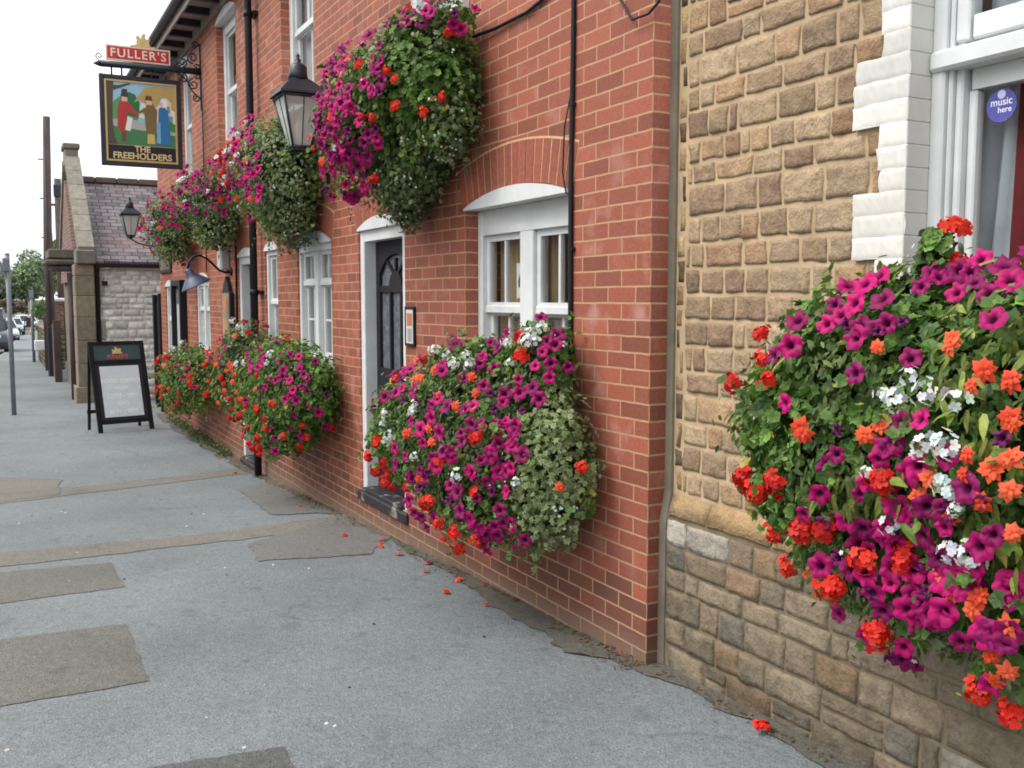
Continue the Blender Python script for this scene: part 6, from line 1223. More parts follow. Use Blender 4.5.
paint([(.03, .5), (.2, .53), (.45, .52), (.45, .72), (.36, .80), (.26, .83), (.16, .76), (.03, .66)], (96, 150, 92))
paint([(.20, .60), (.46, .55), (.48, .74), (.42, .83), (.34, .86), (.26, .82), (.21, .74)], (44, 112, 66))
paint([(.46, .56), (.97, .46), (.97, .72), (.50, .74)], (226, 222, 206))
paint([(.40, .74), (.56, .93), (.72, .96), (.97, .95), (.97, .66), (.86, .70), (.80, .84), (.72, .70), (.56, .72), (.5, .77)], (186, 158, 96))
paint([(.77, .62), (.81, .80), (.85, .83), (.92, .76), (.92, .60)], (214, 208, 190))
paint(R4(.80, .84, .66, .74), (110, 140, 168)); paint(R4(.86, .90, .64, .72), (110, 140, 168)); paint(R4(.52, .58, .60, .68), (120, 146, 170)); paint(R4(.86, .94, .52, .60), (120, 150, 180))
paint([(.84, .42), (.97, .40), (.97, .50), (.90, .54), (.84, .50)], (70, 136, 70))
paint([(.03, .21), (.16, .215), (.125, .30), (.105, .5), (.11, .70), (.13, .975), (.03, .975)], (88, 74, 58))
paint([(.10, .86), (.22, .90), (.36, .955), (.36, .97), (.20, .93), (.10, .93)], (88, 74, 58))
# huntsman in a red coat, countryman in brown, woman in blue
paint([(.22, .25), (.28, .25), (.28, .42), (.22, .42)], (110, 76, 58)); paint([(.23, .40), (.34, .38), (.38, .54), (.26, .58)], (232, 228, 222))
paint([(.17, .40), (.26, .36), (.30, .52), (.32, .62), (.44, .56), (.46, .60), (.34, .72), (.28, .76), (.20, .74), (.17, .62)], (178, 62, 58))
paint([(.23, .74), (.31, .74), (.32, .82), (.24, .82)], (222, 180, 150)); paint([(.22, .80), (.33, .79), (.32, .83), (.31, .89), (.24, .89), (.23, .83)], (56, 66, 64))
paint([(.57, .24), (.68, .24), (.67, .40), (.58, .40)], (204, 184, 110)); paint([(.56, .36), (.70, .36), (.72, .66), (.66, .74), (.57, .72), (.54, .60)], (124, 102, 62))
paint([(.40, .58), (.57, .64), (.57, .69), (.44, .62)], (124, 102, 62)); paint([(.57, .72), (.65, .72), (.65, .79), (.58, .80)], (222, 180, 150)); paint([(.55, .78), (.66, .77), (.64, .83), (.57, .83)], (92, 70, 52))
paint([(.70, .24), (.90, .24), (.89, .50), (.87, .66), (.80, .72), (.74, .68), (.73, .50)], (48, 118, 172)); paint([(.70, .26), (.76, .25), (.76, .52), (.72, .50)], (120, 176, 212))
paint([(.77, .70), (.86, .70), (.87, .78), (.82, .82), (.77, .79)], (236, 232, 226)); paint([(.765, .70), (.80, .70), (.80, .76), (.765, .76)], (224, 184, 156))
pn.build('picture_panel', M['tint'], sg)
b = MB()
def rimbox(mb, u0, u1, v0, v1, w, d, col):
    wu, wv = w/(yL-yR), w/(zT-zB)
    for (a, c, e, f_) in ((u0, u0+wu, v0, v1), (u1-wu, u1, v0, v1), (u0+wu, u1-wu, v1-wv, v1), (u0+wu, u1-wu, v0, v0+wv)):
        mb.prism(R4(a, c, e, f_), lambda uu, vv, dd: at_sign(uu, vv, dd), 0, d, 0, col)
rimbox(b, .005, .995, .005, .995, .022, .016, pc(196, 168, 110))
b.build('gilt_border', M['tint'], sg)
M['signgold'] = mat_plain('sign_lettering', lin(226, 204, 150), .5, .03)
sp_ = lambda cu, cv: (lambda u, v, d: (SX-.012-.0125-d, yL-cu*(yL-yR)-u, zB+cv*(zT-zB)+v))
text_mesh('lettering', 'THE', .105, sp_(.5, .132), M['signgold'], sg, .028)
text_mesh('lettering', 'FREEHOLDERS', .112, sp_(.5, .042), M['signgold'], sg, .028, spacing=1.0)
hb = MB()
H0, H1, HZ0, HZ1 = .385, 1.165, 4.665, 4.855
hb.box(SX-.02, SX+.02, H0, H1, HZ0, HZ1, 0, pc(226, 214, 190)); hb.box(SX-.0225, SX+.0225, H0+.018, H1-.018, HZ0+.018, HZ1-.018, 0, pc(190, 52, 58))
hb.build('header_board', M['tint'], sg)
M['headlet'] = mat_plain('header_lettering', lin(240, 232, 212), .5, .03)
text_mesh('lettering', "FULLER'S", .150, lambda u, v, d: (SX-.0232-d, (H0+H1)/2-u, HZ0+.045+v), M['headlet'], sg, .012, spacing=1.18)
em = MB()
# gilt winged beast on its base, standing on the header
ey = .72
sil = [(-.16, 0), (.16, 0), (.15, .03), (.11, .035), (.12, .09), (.10, .12), (.13, .15), (.11, .19), (.07, .20), (.05, .17), (.03, .14), (.02, .20), (-.03, .25), (-.08, .22), (-.05, .19), (-.07, .15), (-.10, .13), (-.13, .17), (-.155, .15), (-.13, .09), (-.14, .035), (-.15, .03)]
em.prism([(u*.62, v*.66) for u, v in sil], lambda u, v, d: (SX+d, ey+u, HZ1+.018+v), -.012, .012)
em.box(SX-.022, SX+.022, ey-.15, ey+.15, HZ1+.0005, HZ1+.02)
em.build('gilt_emblem', M['gold'], sg)
# ------------------------------------------------------------------ pavement A-board
ab = thing('pavement_sign', 'black A-frame chalkboard with menu panel painted pale with sky reflection standing on the pavement', 'sign', (12.0, .9, gz(12)))
P0 = Vector((11.80, 1.265, gz(11.8))); P1 = Vector((11.99, .475, gz(12)))
ax = (P1-P0); ax.z = 0; wid = ax.length; ax.normalize()
bk = Vector((-ax.y, ax.x, 0));
if bk.x < 0: bk = -bk
up = (Vector((0, 0, 1.30))+bk*.34).normalized(); fn = ax.cross(up); 
if fn.x > 0: fn = -fn
HT = 1.36
def ap(u, v, d): return P0+ax*u+up*v+fn*d
def abox(mb, u0, u1, v0, v1, d0, d1, col=(1, 1, 1)):
    mb.prism([(u0, v0), (u1, v0), (u1, v1), (u0, v1)], lambda u, v, d: ap(u, v, d), d0, d1, 0, col)
b = MB()
abox(b, 0, .062, 0, HT, -.02, .02); abox(b, wid-.062, wid, 0, HT, -.02, .02)
abox(b, .062, wid-.062, HT-.055, HT-.001, -.018, .018); abox(b, .062, wid-.062, HT-.33, HT-.285, -.018, .018); abox(b, .062, wid-.062, .12, .17, -.018, .018)
b.build('frame', M['black'], ab)
b = MB()
# rear leg frame
bp = (Vector((0, 0, -1.30))+bk*.12)
top = lambda u: ap(u, HT-.02, -.03)
for u in (.01, wid-.05):
    t0 = top(u); t1 = t0+bp*((t0.z-gz(12.5))/1.30)
    b.prism([(0, 0), (.04, 0), (.04, .025), (0, .025)], lambda a, c, d: (t0 if d == 0 else t1)+ax*a-fn*c, 0, 1)
m0 = top(0)+bp*.8
b.prism([(0, 0), (wid, 0), (wid, .05), (0, .05)], lambda a, c, d: m0+ax*a+Vector((0, 0, c))-fn*d, 0, .02)
b.build('rear_leg', M['black'], ab)
b = MB(); abox(b, .063, wid-.063, HT-.285, HT-.056, -.008, .006, lin(64, 84, 86)[:3]); b.build('header_panel', M['tint'], ab)
b = MB(); abox(b, .063, wid-.063, .171, HT-.331, -.008, .004, lin(44, 42, 48)[:3]); abox(b, .12, wid-.12, .22, HT-.375, .0042, .009, lin(222, 230, 234)[:3])  # sky reflection on the cover is put into the pale sheet colour
b.build('menu_panel', M['tint'], ab)
M['abink'] = mat_plain('chalk_lettering', lin(250, 252, 252), .6, .02)
for txt, v, sz in (('FOOD SERVED', .73, .088), ('FROM', .62, .080), ('12PM - 3PM', .50, .092), ('AND', .39, .080), ('6PM - 9PM', .27, .092)):
    text_mesh('lettering', txt, sz, lambda u, w, d, v=v: ap(wid/2+u, v+w, .0095+d), M['abink'], ab, .012)
M['abred'] = mat_plain('red_lettering', lin(214, 92, 70), .5, .03)
text_mesh('lettering', "FULLER'S", .078, lambda u, w, d: ap(wid/2+u, HT-.255+w, .0068+d), M['abred'], ab, .02)
b = MB()
b.prism([(u*.5+wid/2, v*.42+HT-.188) for u, v in sil], lambda u, v, d: ap(u, v, d), .0062, .010)
b.build('gilt_emblem', M['gold'], ab)

# ------------------------------------------------------------------ posts and poles
def rpost(name, label, cat, loc, h, r, mat, cap=None, group=None):
    t = thing(name, label, cat, loc, group)
    b = MB(); b.tube([(0, 0, -.1), (0, 0, h)], r, 12); b.build('post', mat, t, local=True)
    return t
t = rpost('sign_post', 'grey round metal post with small clip near its top at pavement edge', 'post', (15.0, 2.31, gz(15)), 2.70, .038, M['steel'])
b = MB(); b.box(-.07, .07, -.03, .075, 2.42, 2.64, bev=.01); b.lathe([(.042, 2.70), (.03, 2.72)], n=12); b.box(-.05, .05, .038, .10, 2.36, 2.52); b.build('sign_clip', M['steel'], t, local=True)
t = rpost('sign_post', 'thin pale post farther down the pavement near the walking person', 'post', (32.7, 1.42, gz(32.7)), 2.36, .05, M['steel'])
b = MB(); b.box(-.07, .07, -.07, .07, 2.10, 2.38, bev=.01); b.build('sign_clip', M['steel'], t, local=True)
t = thing('utility_pole', 'tall brown timber utility pole rising above the hall roof', 'pole', (24.9, 1.22, gz(24.9)))
b = MB(); b.tube([(0, 0, -.1), (-.02, .02, 3), (-.05, -.08, 6.7)], [.12, .11, .09], 12); b.build('shaft', M['wood'], t, local=True)
b = MB()
for z in (2.2, 3.6, 4.6, 5.6): b.box(-.02, .02, .0, .16, z, z+.03)
b.box(-.20, -.08, -.1, .1, -.05, 1.3, bev=.01)
b.tube([(-.14, .03, 0), (-.15, .0, 6.4)], .014, 6)
b.build('pole_step', M['iron'], t, local=True)
t = thing('utility_pole', 'farther grey utility pole partly hidden behind the hall gable', 'pole', (33, .50, gz(33)))
b = MB(); b.tube([(0, 0, -.1), (0, -.02, 6.1)], [.14, .11], 12); b.build('shaft', M['wood'], t, local=True)
b = MB(); b.box(-.05, .05, -.16, .4, 5.2, 5.27); b.box(-.05, .05, .2, .32, 4.0, 4.3); b.box(-.16, .0, -.12, .12, 5.5, 5.9, bev=.02); b.build('cross_arm', M['iron'], t, local=True)

# plank fence, garden wall with little white box, brick gatepost
t = thing('plank_fence', 'dark brown upright plank fence between the hall and the pole', 'fence', (23.5, 1.22, gz(23.5)))
b = MB()
x = 22.5
while x < 27.4:
    w = random.uniform(.13, .16); b.box(x, x+w-.012, 1.20+random.uniform(-.01, .01), 1.225, gz(x)-.05, 1.0+random.uniform(-.03, .03)); x += w
b.build('board_panel', M['wood'], t)
for x in (22.42, 27.5): 
    b = MB(); b.box(x-.06, x+.06, 1.14, 1.30, gz(x)-.1, 1.12); b.build('fence_post', M['wood'], t)
t = thing('garden_wall', 'low mossy stone garden wall running beyond the utility pole', 'wall', (28, 1.4, gz(28)))
G = Gather()
moss = [lin(120, 116, 92)[:3], lin(104, 108, 80)[:3], lin(140, 134, 110)[:3], lin(92, 96, 70)[:3]]
rubble(G, 27.7, 34.5, gz(31)-.1, .72, lambda u, z, d: (u, 1.22+d, z), (.10, .18), (.16, .4), moss, None, (5, 4), .03, .02, 1.2, 31)
rubble(G, .75, 1.24, gz(28)-.1, .72, lambda u, z, d: (27.7-d, u, z), (.10, .18), (.12, .3), moss, None, (5, 4), .03, .02, 1.2, 32)
G.build('stone_facing', M['stone'], t, smooth=True)
b = MB(); b.box(27.7, 34.5, .8, 1.225, -1, .72); b.box(27.66, 34.55, .76, 1.30, .722, .80, bev=.02); b.build('wall', M['render'], t)
t = thing('wall_box', 'small white box fixed to the garden wall end', 'box', (27.6, 1.42, .3))
b = MB(); b.box(27.50, 27.62, 1.24, 1.56, .16, .46, 0, lin(232, 234, 232)[:3], bev=.02); b.build('box_body', M['tint'], t)
b = MB(); b.box(27.488, 27.499, 1.27, 1.53, .19, .43, 0, lin(240, 240, 238)[:3]); b.build('lid', M['tint'], t)
t = thing('brick_gatepost', 'short orange brick gatepost with white cap behind the plank fence', 'gatepost', (27.9, 1.02, gz(28)))
b = MB(); b.box(27.62, 28.1, .76, 1.18, .805, 1.55); b.build('shaft', M['hallbrick'], t)
b = MB(); b.box(27.55, 28.15, .70, 1.22, 1.553, 1.66, bev=.03); b.build('cap', M['white'], t)

# ------------------------------------------------------------------ cars
def car(label, loc, rz, paint, L=4.2, Wd=1.75, H=1.45, suv=False):
    t = thing('parked_car', label, 'car', loc, 'cars along the road', rz)
    hw = Wd/2
    belt = .90 if not suv else 1.10
    # side profile of the lower body, front at +x
    st = [(-L/2, .42, .62), (-L/2+.05, .30, .86), (-L/2+.35, .26, belt+.02), (-.4, .26, belt), (L/2-1.25, .26, belt), (L/2-.55, .26, belt-.09), (L/2-.15, .28, belt-.20), (L/2, .40, belt-.34)]
    b = MB(); ring = []
    for i, (x, zl, zh) in enumerate(st):
        tp = 1 - (.10 if i in (0, len(st)-1) else .04 if i in (1, len(st)-2) else 0)
        w = hw*tp
        ring.append([(x, -w*.9, zl), (x, -w, zl+.12), (x, -w, zh-.16), (x, -w*.90, zh), (x, 0, zh+.03), (x, w*.90, zh), (x, w, zh-.16), (x, w, zl+.12), (x, w*.9, zl)])
    vs = [p for r_ in ring for p in r_]; n = 9; fs = []
    for i in range(len(ring)-1):
        for k_ in range(n): fs.append((i*n+k_, i*n+(k_+1) % n, (i+1)*n+(k_+1) % n, (i+1)*n+k_))
    fs += [tuple(range(n)), tuple((len(ring)-1)*n+k_ for k_ in range(n))]
    b.add(vs, fs, 0, paint, True)
    # roof and pillars
    cab = [(-L/2+.30, belt, .97), (-L/2+.62, H-.08, .80), (-.2, H, .78), (.35, H-.03, .78), (L/2-1.20, belt, .95)]
    rl = [(x, s*hw*w, z) for (x, z, w) in cab for s in (-1, 1)]
    b.add([(-L/2+.60, -hw*.80, H-.09), (-L/2+.60, hw*.80, H-.09), (-.2, hw*.78, H), (-.2, -hw*.78, H), (.38, hw*.76, H-.03), (.38, -hw*.76, H-.03),
           (-L/2+.60, -hw*.82, H-.15), (-L/2+.60, hw*.82, H-.15), (.42, hw*.79, H-.09), (.42, -hw*.79, H-.09)], [(0, 1, 2, 3), (3, 2, 4, 5), (0, 6, 7, 1), (5, 4, 8, 9), (1, 7, 8, 4, 2), (0, 3, 5, 9, 6)], 0, paint, False)
    for s in (-1, 1):
        b.tube([(.40, s*hw*.77, H-.07), (L/2-1.2, s*hw*.93, belt)], .035, 6, 0, paint); b.tube([(-.45, s*hw*.80, H-.06), (-.45, s*hw*.95, belt)], .035, 6, 0, paint); b.tube([(-L/2+.60, s*hw*.81, H-.10), (-L/2+.32, s*hw*.95, belt)], .05, 6, 0, paint)
    b.build('body', M['carpaint'], t, local=True)
    g_ = MB()
    A = [(-L/2+.33, -hw*.92, belt+.01), (-L/2+.33, hw*.92, belt+.01), (L/2-1.23, hw*.92, belt+.005), (L/2-1.23, -hw*.92, belt+.005)]
    T = [(-L/2+.62, -hw*.78, H-.11), (-L/2+.62, hw*.78, H-.11), (.37, hw*.755, H-.06), (.37, -hw*.755, H-.06)]
    g_.add(A+T, [(0, 1, 5, 4), (1, 2, 6, 5), (2, 3, 7, 6), (3, 0, 4, 7)])
    g_.build('windscreen', M['carglass'], t, local=True)
    for x in (-L/2+.78, L/2-.80):
        for s in (-1, 1):
            w_ = MB(); w_.lathe([(.31, -.10), (.33, -.07), (.33, .07), (.31, .10)], (x, s*(hw-.10), .33), 20, M=Matrix.Rotation(PI/2, 4, 'X'), col=(1, 1, 1))
            wo = w_.build('wheel', M['tyre'], t, local=True)
            r_ = MB(); r_.lathe([(.205, -.004), (.20, .004), (.05, .012)], (x, s*(hw+.003), .33), 16, M=Matrix.Rotation(-s*PI/2, 4, 'X'))
            rr = r_.build('rim', M['steel'], wo, local=True)
    for s in (-1, 1):
        h_ = MB(); h_.box(L/2-.16, L/2+.005, s*hw*.84-.17, s*hw*.84+.12*(-s) + (.17 if s < 0 else 0) if False else s*hw*.55, belt-.36, belt-.22, 0, lin(214, 220, 226)[:3], bev=.03)
        h_.build('headlight', M['tint'], t, local=True)
        q = MB(); q.box(L/2-1.32, L/2-1.20, s*(hw+.01), s*(hw+.17), belt+.0, belt+.13, 0, paint, bev=.03); q.build('door_mirror', M['carpaint'], t, local=True)
    q = MB(); q.box(L/2-.02, L/2+.012, -.45, .45, belt-.46, belt-.30, 0, lin(40, 42, 46)[:3], bev=.02); q.box(L/2-.02, L/2+.01, -.6, .6, .30, .40, 0, lin(40, 42, 46)[:3], bev=.02); q.build('grille', M['tint'], t, local=True)
    q = MB(); q.box(L/2+.0125, L/2+.02, -.26, .26, .42, .53, 0, lin(226, 228, 226)[:3]); q.build('number_plate', M['tint'], t, local=True)
    return t
M['carpaint'] = mat_tint('car_paint', .22, .03, 3., 0, .6)
car('dark blue grey tall car parked nearest at the left kerb', (45.6, 2.92, gz(46)-.11), PI, lin(52, 58, 66)[:3], 4.6, 1.85, 2.02, True)
car('silver car with pale bonnet parked behind the dark tall car', (68.5, 2.10, gz(68)-.11), PI+.06, lin(196, 202, 206)[:3])
car('white car facing the camera beside the walking person', (115, -.55, gz(115)-.11), PI+.14, lin(236, 238, 238)[:3], 4.4, 1.8, 1.6)
car('pale grey car half hidden between the silver and white cars', (92, 1.25, gz(92)-.11), PI+.1, lin(176, 182, 190)[:3])

# ------------------------------------------------------------------ person walking away
def skin_body(name, joints, edges, mat, parent, root_idx=0, sub=2):
    me = bpy.data.meshes.new(name)
    me.from_pydata([j[:3] for j in joints], edges, [])
    o = bpy.data.objects.new(name, me); COL.objects.link(o)
    md = o.modifiers.new('skin', 'SKIN')
    for i, j in enumerate(joints):
        sv = me.skin_vertices[0].data[i]
        sv.radius = (j[3], j[4] if len(j) > 4 else j[3]); sv.use_root = (i == root_idx)
    ss = o.modifiers.new('sub', 'SUBSURF'); ss.levels = sub; ss.render_levels = sub
    dg = bpy.context.evaluated_depsgraph_get()
    m2 = bpy.data.meshes.new_from_object(o.evaluated_get(dg))
    o.modifiers.clear(); o.data = m2; m2.name = name
    m2.materials.clear(); m2.materials.append(mat)
    for p in m2.polygons: p.use_smooth = True
    o.parent = parent
    return o
pe = thing('person', 'person in dark coat and shorts walking away with a bag', 'person', (86.0, .05, gz(86)), None, 0)
M['skin'] = mat_plain('skin', lin(196, 150, 126), .6, .05)
M['coat'] = mat_plain('dark_coat', lin(44, 44, 54), .85, .15, 8., .2)
M['hair'] = mat_plain('dark_hair', lin(50, 40, 36), .7, .2, 30., .3)
J = [(0, 0, .95, .14, .17), (.0, 0, 1.15, .12, .15), (.02, 0, 1.38, .12, .18), (.04, 0, 1.50, .055), (.06, 0, 1.58, .06), (.08, 0, 1.66, .085, .075), (.08, 0, 1.74, .07, .065),
     (.0, .10, .88, .085), (.10, .10, .48, .06), (-.02, .10, .10, .042), (.12, .10, .04, .035),
     (.0, -.10, .88, .085), (-.02, -.10, .48, .06), (-.28, -.10, .16, .042), (-.22, -.10, .05, .035),
     (.02, .21, 1.40, .055), (.0, .27, 1.12, .045), (.10, .29, .88, .036), (.13, .29, .80, .035),
     (.02, -.21, 1.40, .055), (-.02, -.27, 1.12, .045), (-.02, -.29, .88, .036), (.0, -.29, .80, .035)]
E_ = [(0, 1), (1, 2), (2, 3), (3, 4), (4, 5), (5, 6), (0, 7), (7, 8), (8, 9), (9, 10), (0, 11), (11, 12), (12, 13), (13, 14), (2, 15), (15, 16), (16, 17), (17, 18), (2, 19), (19, 20), (20, 21), (21, 22)]
skin_body('body', J, E_, M['skin'], pe)
JC = [(0, 0, .86, .17, .20), (.0, 0, 1.0, .165, .19), (.0, 0, 1.15, .145, .18), (.02, 0, 1.38, .145, .20), (.035, 0, 1.49, .08, .10), (.02, .22, 1.40, .075), (.0, .275, 1.12, .062), (.09, .29, .92, .05), (.02, -.22, 1.40, .075), (-.02, -.275, 1.12, .062), (-.02, -.29, .92, .05)]
skin_body('coat', JC, [(0, 1), (1, 2), (2, 3), (3, 4), (3, 5), (5, 6), (6, 7), (3, 8), (8, 9), (9, 10)], M['coat'], pe, 2)
JS = [(0, 0, .90, .16, .19), (.0, .10, .86, .11), (.06, .105, .60, .095), (.0, -.10, .86, .11), (-.01, -.105, .60, .095)]
skin_body('shorts', JS, [(0, 1), (1, 2), (0, 3), (3, 4)], M['coat'], pe)
JH = [(.045, 0, 1.655, .10), (.055, 0, 1.76, .10)]
skin_body('hair', JH, [(0, 1)], M['hair'], pe)
for y_, pts in ((.10, (.02, .12)), (-.10, (-.28, -.20))):
    s = MB(); s.box(pts[0]-.06, pts[1]+.06, y_-.05, y_+.05, .0, .09, bev=.03); s.build('shoe', M['coat'], pe, local=True)
bg = thing('bag', 'dark shopping bag held low by the walking person', 'bag', (86.12, .37, gz(86)+.38))
b = MB(); b.box(-.16, .16, -.07, .07, 0, .36, bev=.03); b.build('bag_body', M['coat'], bg, local=True)
b = MB(); b.tube([(-.08, 0, .35), (-.03, 0, .46), (.03, 0, .46), (.08, 0, .35)], .01, 6); b.build('handle', M['coat'], bg, local=True)

# ------------------------------------------------------------------ trees
LR = [(math.cos(2*PI*i/8)*(.5 if i % 2 else .42), math.sin(2*PI*i/8)*(.32 if i % 2 else .25)) for i in range(8)]
quadleaf = fan([(.5, 0), (.1, .24), (-.5, 0), (.1, -.24)], .04)
def tree(label, loc, h, r, cols, n, size, seed, name='tree', cat='tree', clumps=26, trunk=.22, squash=.8):
    rd = np.random.default_rng(seed)
    t = thing(name, label, cat, loc, 'trees and bushes down the road')
    b = MB()
    tips = []
    b.tube([(0, 0, -.2), (.06*r, 0, h*.25), (0, .05*r, h*.5), (.05*r, 0, h*.75)], [trunk, trunk*.8, trunk*.55, trunk*.2], 8)
    C_ = []
    for i in range(clumps):
        v = rd.normal(size=3); v /= np.linalg.norm(v); v[2] = abs(v[2])*1.1-.35
        q = rd.uniform(.35, .95)
        c = np.array([v[0]*r*q, v[1]*r*q, h*.60+v[2]*h*.40*q/squash*.9])
        C_.append(c)
        if i % 2 == 0:
            s0 = Vector((0, 0, h*rd.uniform(.2, .6))); m_ = (s0+Vector(c))/2+Vector((0, 0, .06*h))
            b.tube([s0, m_, c], [trunk*.35, trunk*.2, trunk*.06], 5)
    b.build('trunk', M['bark'], t, local=True)
    P, Nn, CC = [], [], []
    for c in C_:
        m = n//clumps
        d = rd.normal(size=(m, 3)); d /= np.linalg.norm(d, axis=1, keepdims=True)
        rr = r*rd.uniform(.26, .42)*rd.uniform(.55, 1.08, size=(m, 1))
        P.append(c+d*rr*np.array([1, 1, squash])); Nn.append(d*.6+rd.normal(size=(m, 3))*.6+np.array([0, 0, .4]))
        base = np.array(cols[rd.integers(len(cols))])*rd.uniform(.8, 1.2)
        CC.append(base*rd.uniform(.75, 1.25, size=(m, 1)))
    P = np.concatenate(P); P[:, 2] = np.maximum(P[:, 2], .1); Nn = np.concatenate(Nn); CC = np.concatenate(CC)
    G = Gather(); G.add(*scatter(P, Nn, size*rd.uniform(.7, 1.3, size=len(P)), quadleaf[0], quadleaf[1], CC, CC*.9, np.array([0, 1, 1, 1, 1.])))
    G.build('crown', M['tree'], t, local=True)
    return t
g1 = [lin(112, 138, 84)[:3], lin(98, 126, 76)[:3], lin(130, 152, 100)[:3]]
g2 = [lin(140, 152, 130, .9)[:3], lin(126, 142, 118, .9)[:3]]  # pale greens carry the far haze in the leaf colour
g4 = [lin(138, 158, 118)[:3], lin(126, 146, 108)[:3], lin(150, 166, 130)[:3]]  # greens paled, distance haze painted into the leaves
g3 = [lin(128, 112, 98, .9)[:3], lin(116, 104, 86, .9)[:3]]
tree('tall broad green tree filling the gap beside the utility pole', (175, -3.2, gz(175)), 11.6, 4.8, g4, 11000, .6, 1, trunk=.35, clumps=34)
tree('green tree behind the hall rising just over the entrance hood', (130, -5.6, gz(130)), 11.8, 2.7, g1, 7000, .55, 2, trunk=.35)
tree('pale misty green tree at the far left end of the road', (190, 2.0, gz(190)), 10, 6.5, g2, 7000, .9, 3, trunk=.4)
tree('rounded brown purple bush low behind the parked cars', (150, .5, gz(150)), 3.8, 1.7, g3, 4000, .55, 4, 'bush', 'bush', 18)
tree('pale green tree far behind the white car', (260, -4.5, gz(260)), 11, 7.0, g2, 5000, .9, 6, trunk=.4)
tree('small bush leaning over the garden wall', (32.5, .95, .2), 1.5, .7, g1, 2500, .10, 7, 'bush', 'bush', 14, .04)

# ------------------------------------------------------------------ leaves and flowers
def ring(n, fn): return [fn(2*PI*i/n, i) for i in range(n)]
# round scalloped geranium leaf, pointed ivy leaf, slim petunia leaf, long begonia leaf
gr_ = lambda a: .45+.06*math.cos(5*a)-(.16 if abs(a-PI) < .3 else 0)
GER = fan(ring(15, lambda a, i: (math.cos(a)*gr_(a), math.sin(a)*gr_(a))), -.05, [.06+.04*math.sin(i*2.3) for i in range(15)])
ivp = [(.62, 0), (.26, .16), (.30, .42), (.02, .24), (-.24, .46), (-.26, .14), (-.36, 0), (-.26, -.14), (-.24, -.46), (.02, -.24), (.30, -.42), (.26, -.16)]
IVY = fan(ivp, .04)
PETL = fan([(.60, 0), (.25, .17), (-.15, .19), (-.5, 0), (-.15, -.19), (.25, -.17)], .03, [-.12, 0, 0, 0, 0, 0])
BEG = fan([(.85, -.05), (.45, .18), (.05, .26), (-.35, .16), (-.45, -.04), (-.2, -.2), (.2, -.17), (.5, -.12)], .05, [-.20, -.03, 0, 0, 0, 0, 0, -.04])
GREEN = {'ger': [lin(100, 138, 58)[:3], lin(122, 158, 72)[:3], lin(78, 114, 50)[:3]], 'pet': [lin(96, 122, 60)[:3], lin(76, 102, 52)[:3], lin(116, 140, 74)[:3]],
         'beg': [lin(140, 160, 66)[:3], lin(114, 142, 62)[:3], lin(160, 168, 84)[:3]], 'ivy': [lin(112, 140, 78)[:3], lin(126, 152, 88)[:3], lin(98, 124, 72)[:3]], 'ivyd': [lin(92, 118, 70)[:3], lin(104, 130, 80)[:3]]}
KINDS = {'ger': (GER, .042), 'pet': (PETL, .033), 'beg': (BEG, .044), 'ivy': (IVY, .036), 'ivyd': (IVY, .034)}
MIX = {'mix': [('ger', .66), ('pet', .30), ('beg', .04)], 'beg': [('ger', .34), ('beg', .40), ('pet', .26)], 'ivy': [('ivy', .92), ('ger', .08)], 'ivyd': [('ivyd', .72), ('ivy', .20), ('ger', .08)], 'pet': [('pet', .66), ('ger', .22), ('ivyd', .12)], 'ger': [('ger', .80), ('ivy', .20)]}
def lobe_points(lobes, i, n, rd, seed):
    c, r, kind, _ = lobes[i]
    c = np.array(c); r = np.array(r)
    out_p, out_n = [], []
    tries = 0
    while sum(len(x) for x in out_p) < n and tries < 8:
        tries += 1
        m = n*2
        d = rd.normal(size=(m, 3)); d /= np.linalg.norm(d, axis=1, keepdims=True)
        # lumpy outline: shoots and hollows
        wob = np.array([noise.noise((x*2.6+seed, y*2.6, z*2.6))*.20+noise.noise((x*7+seed, y*7, z*7))*.12 for x, y, z in d])
        dep = 1-rd.random(m)**1.6*.34
        rad = (1+wob)*dep
        p = c+d*r*rad[:, None]
        ok = p[:, 1] > .025
        for j, (c2, r2, _, _) in enumerate(lobes):
            if j == i: continue
            lv = np.linalg.norm((p-np.array(c2))/np.array(r2), axis=1)
            ok &= lv > .62
        nn = d/r; nn /= np.linalg.norm(nn, axis=1, keepdims=True)
        out_p.append(p[ok]); out_n.append(nn[ok])
    return np.concatenate(out_p)[:n], np.concatenate(out_n)[:n]
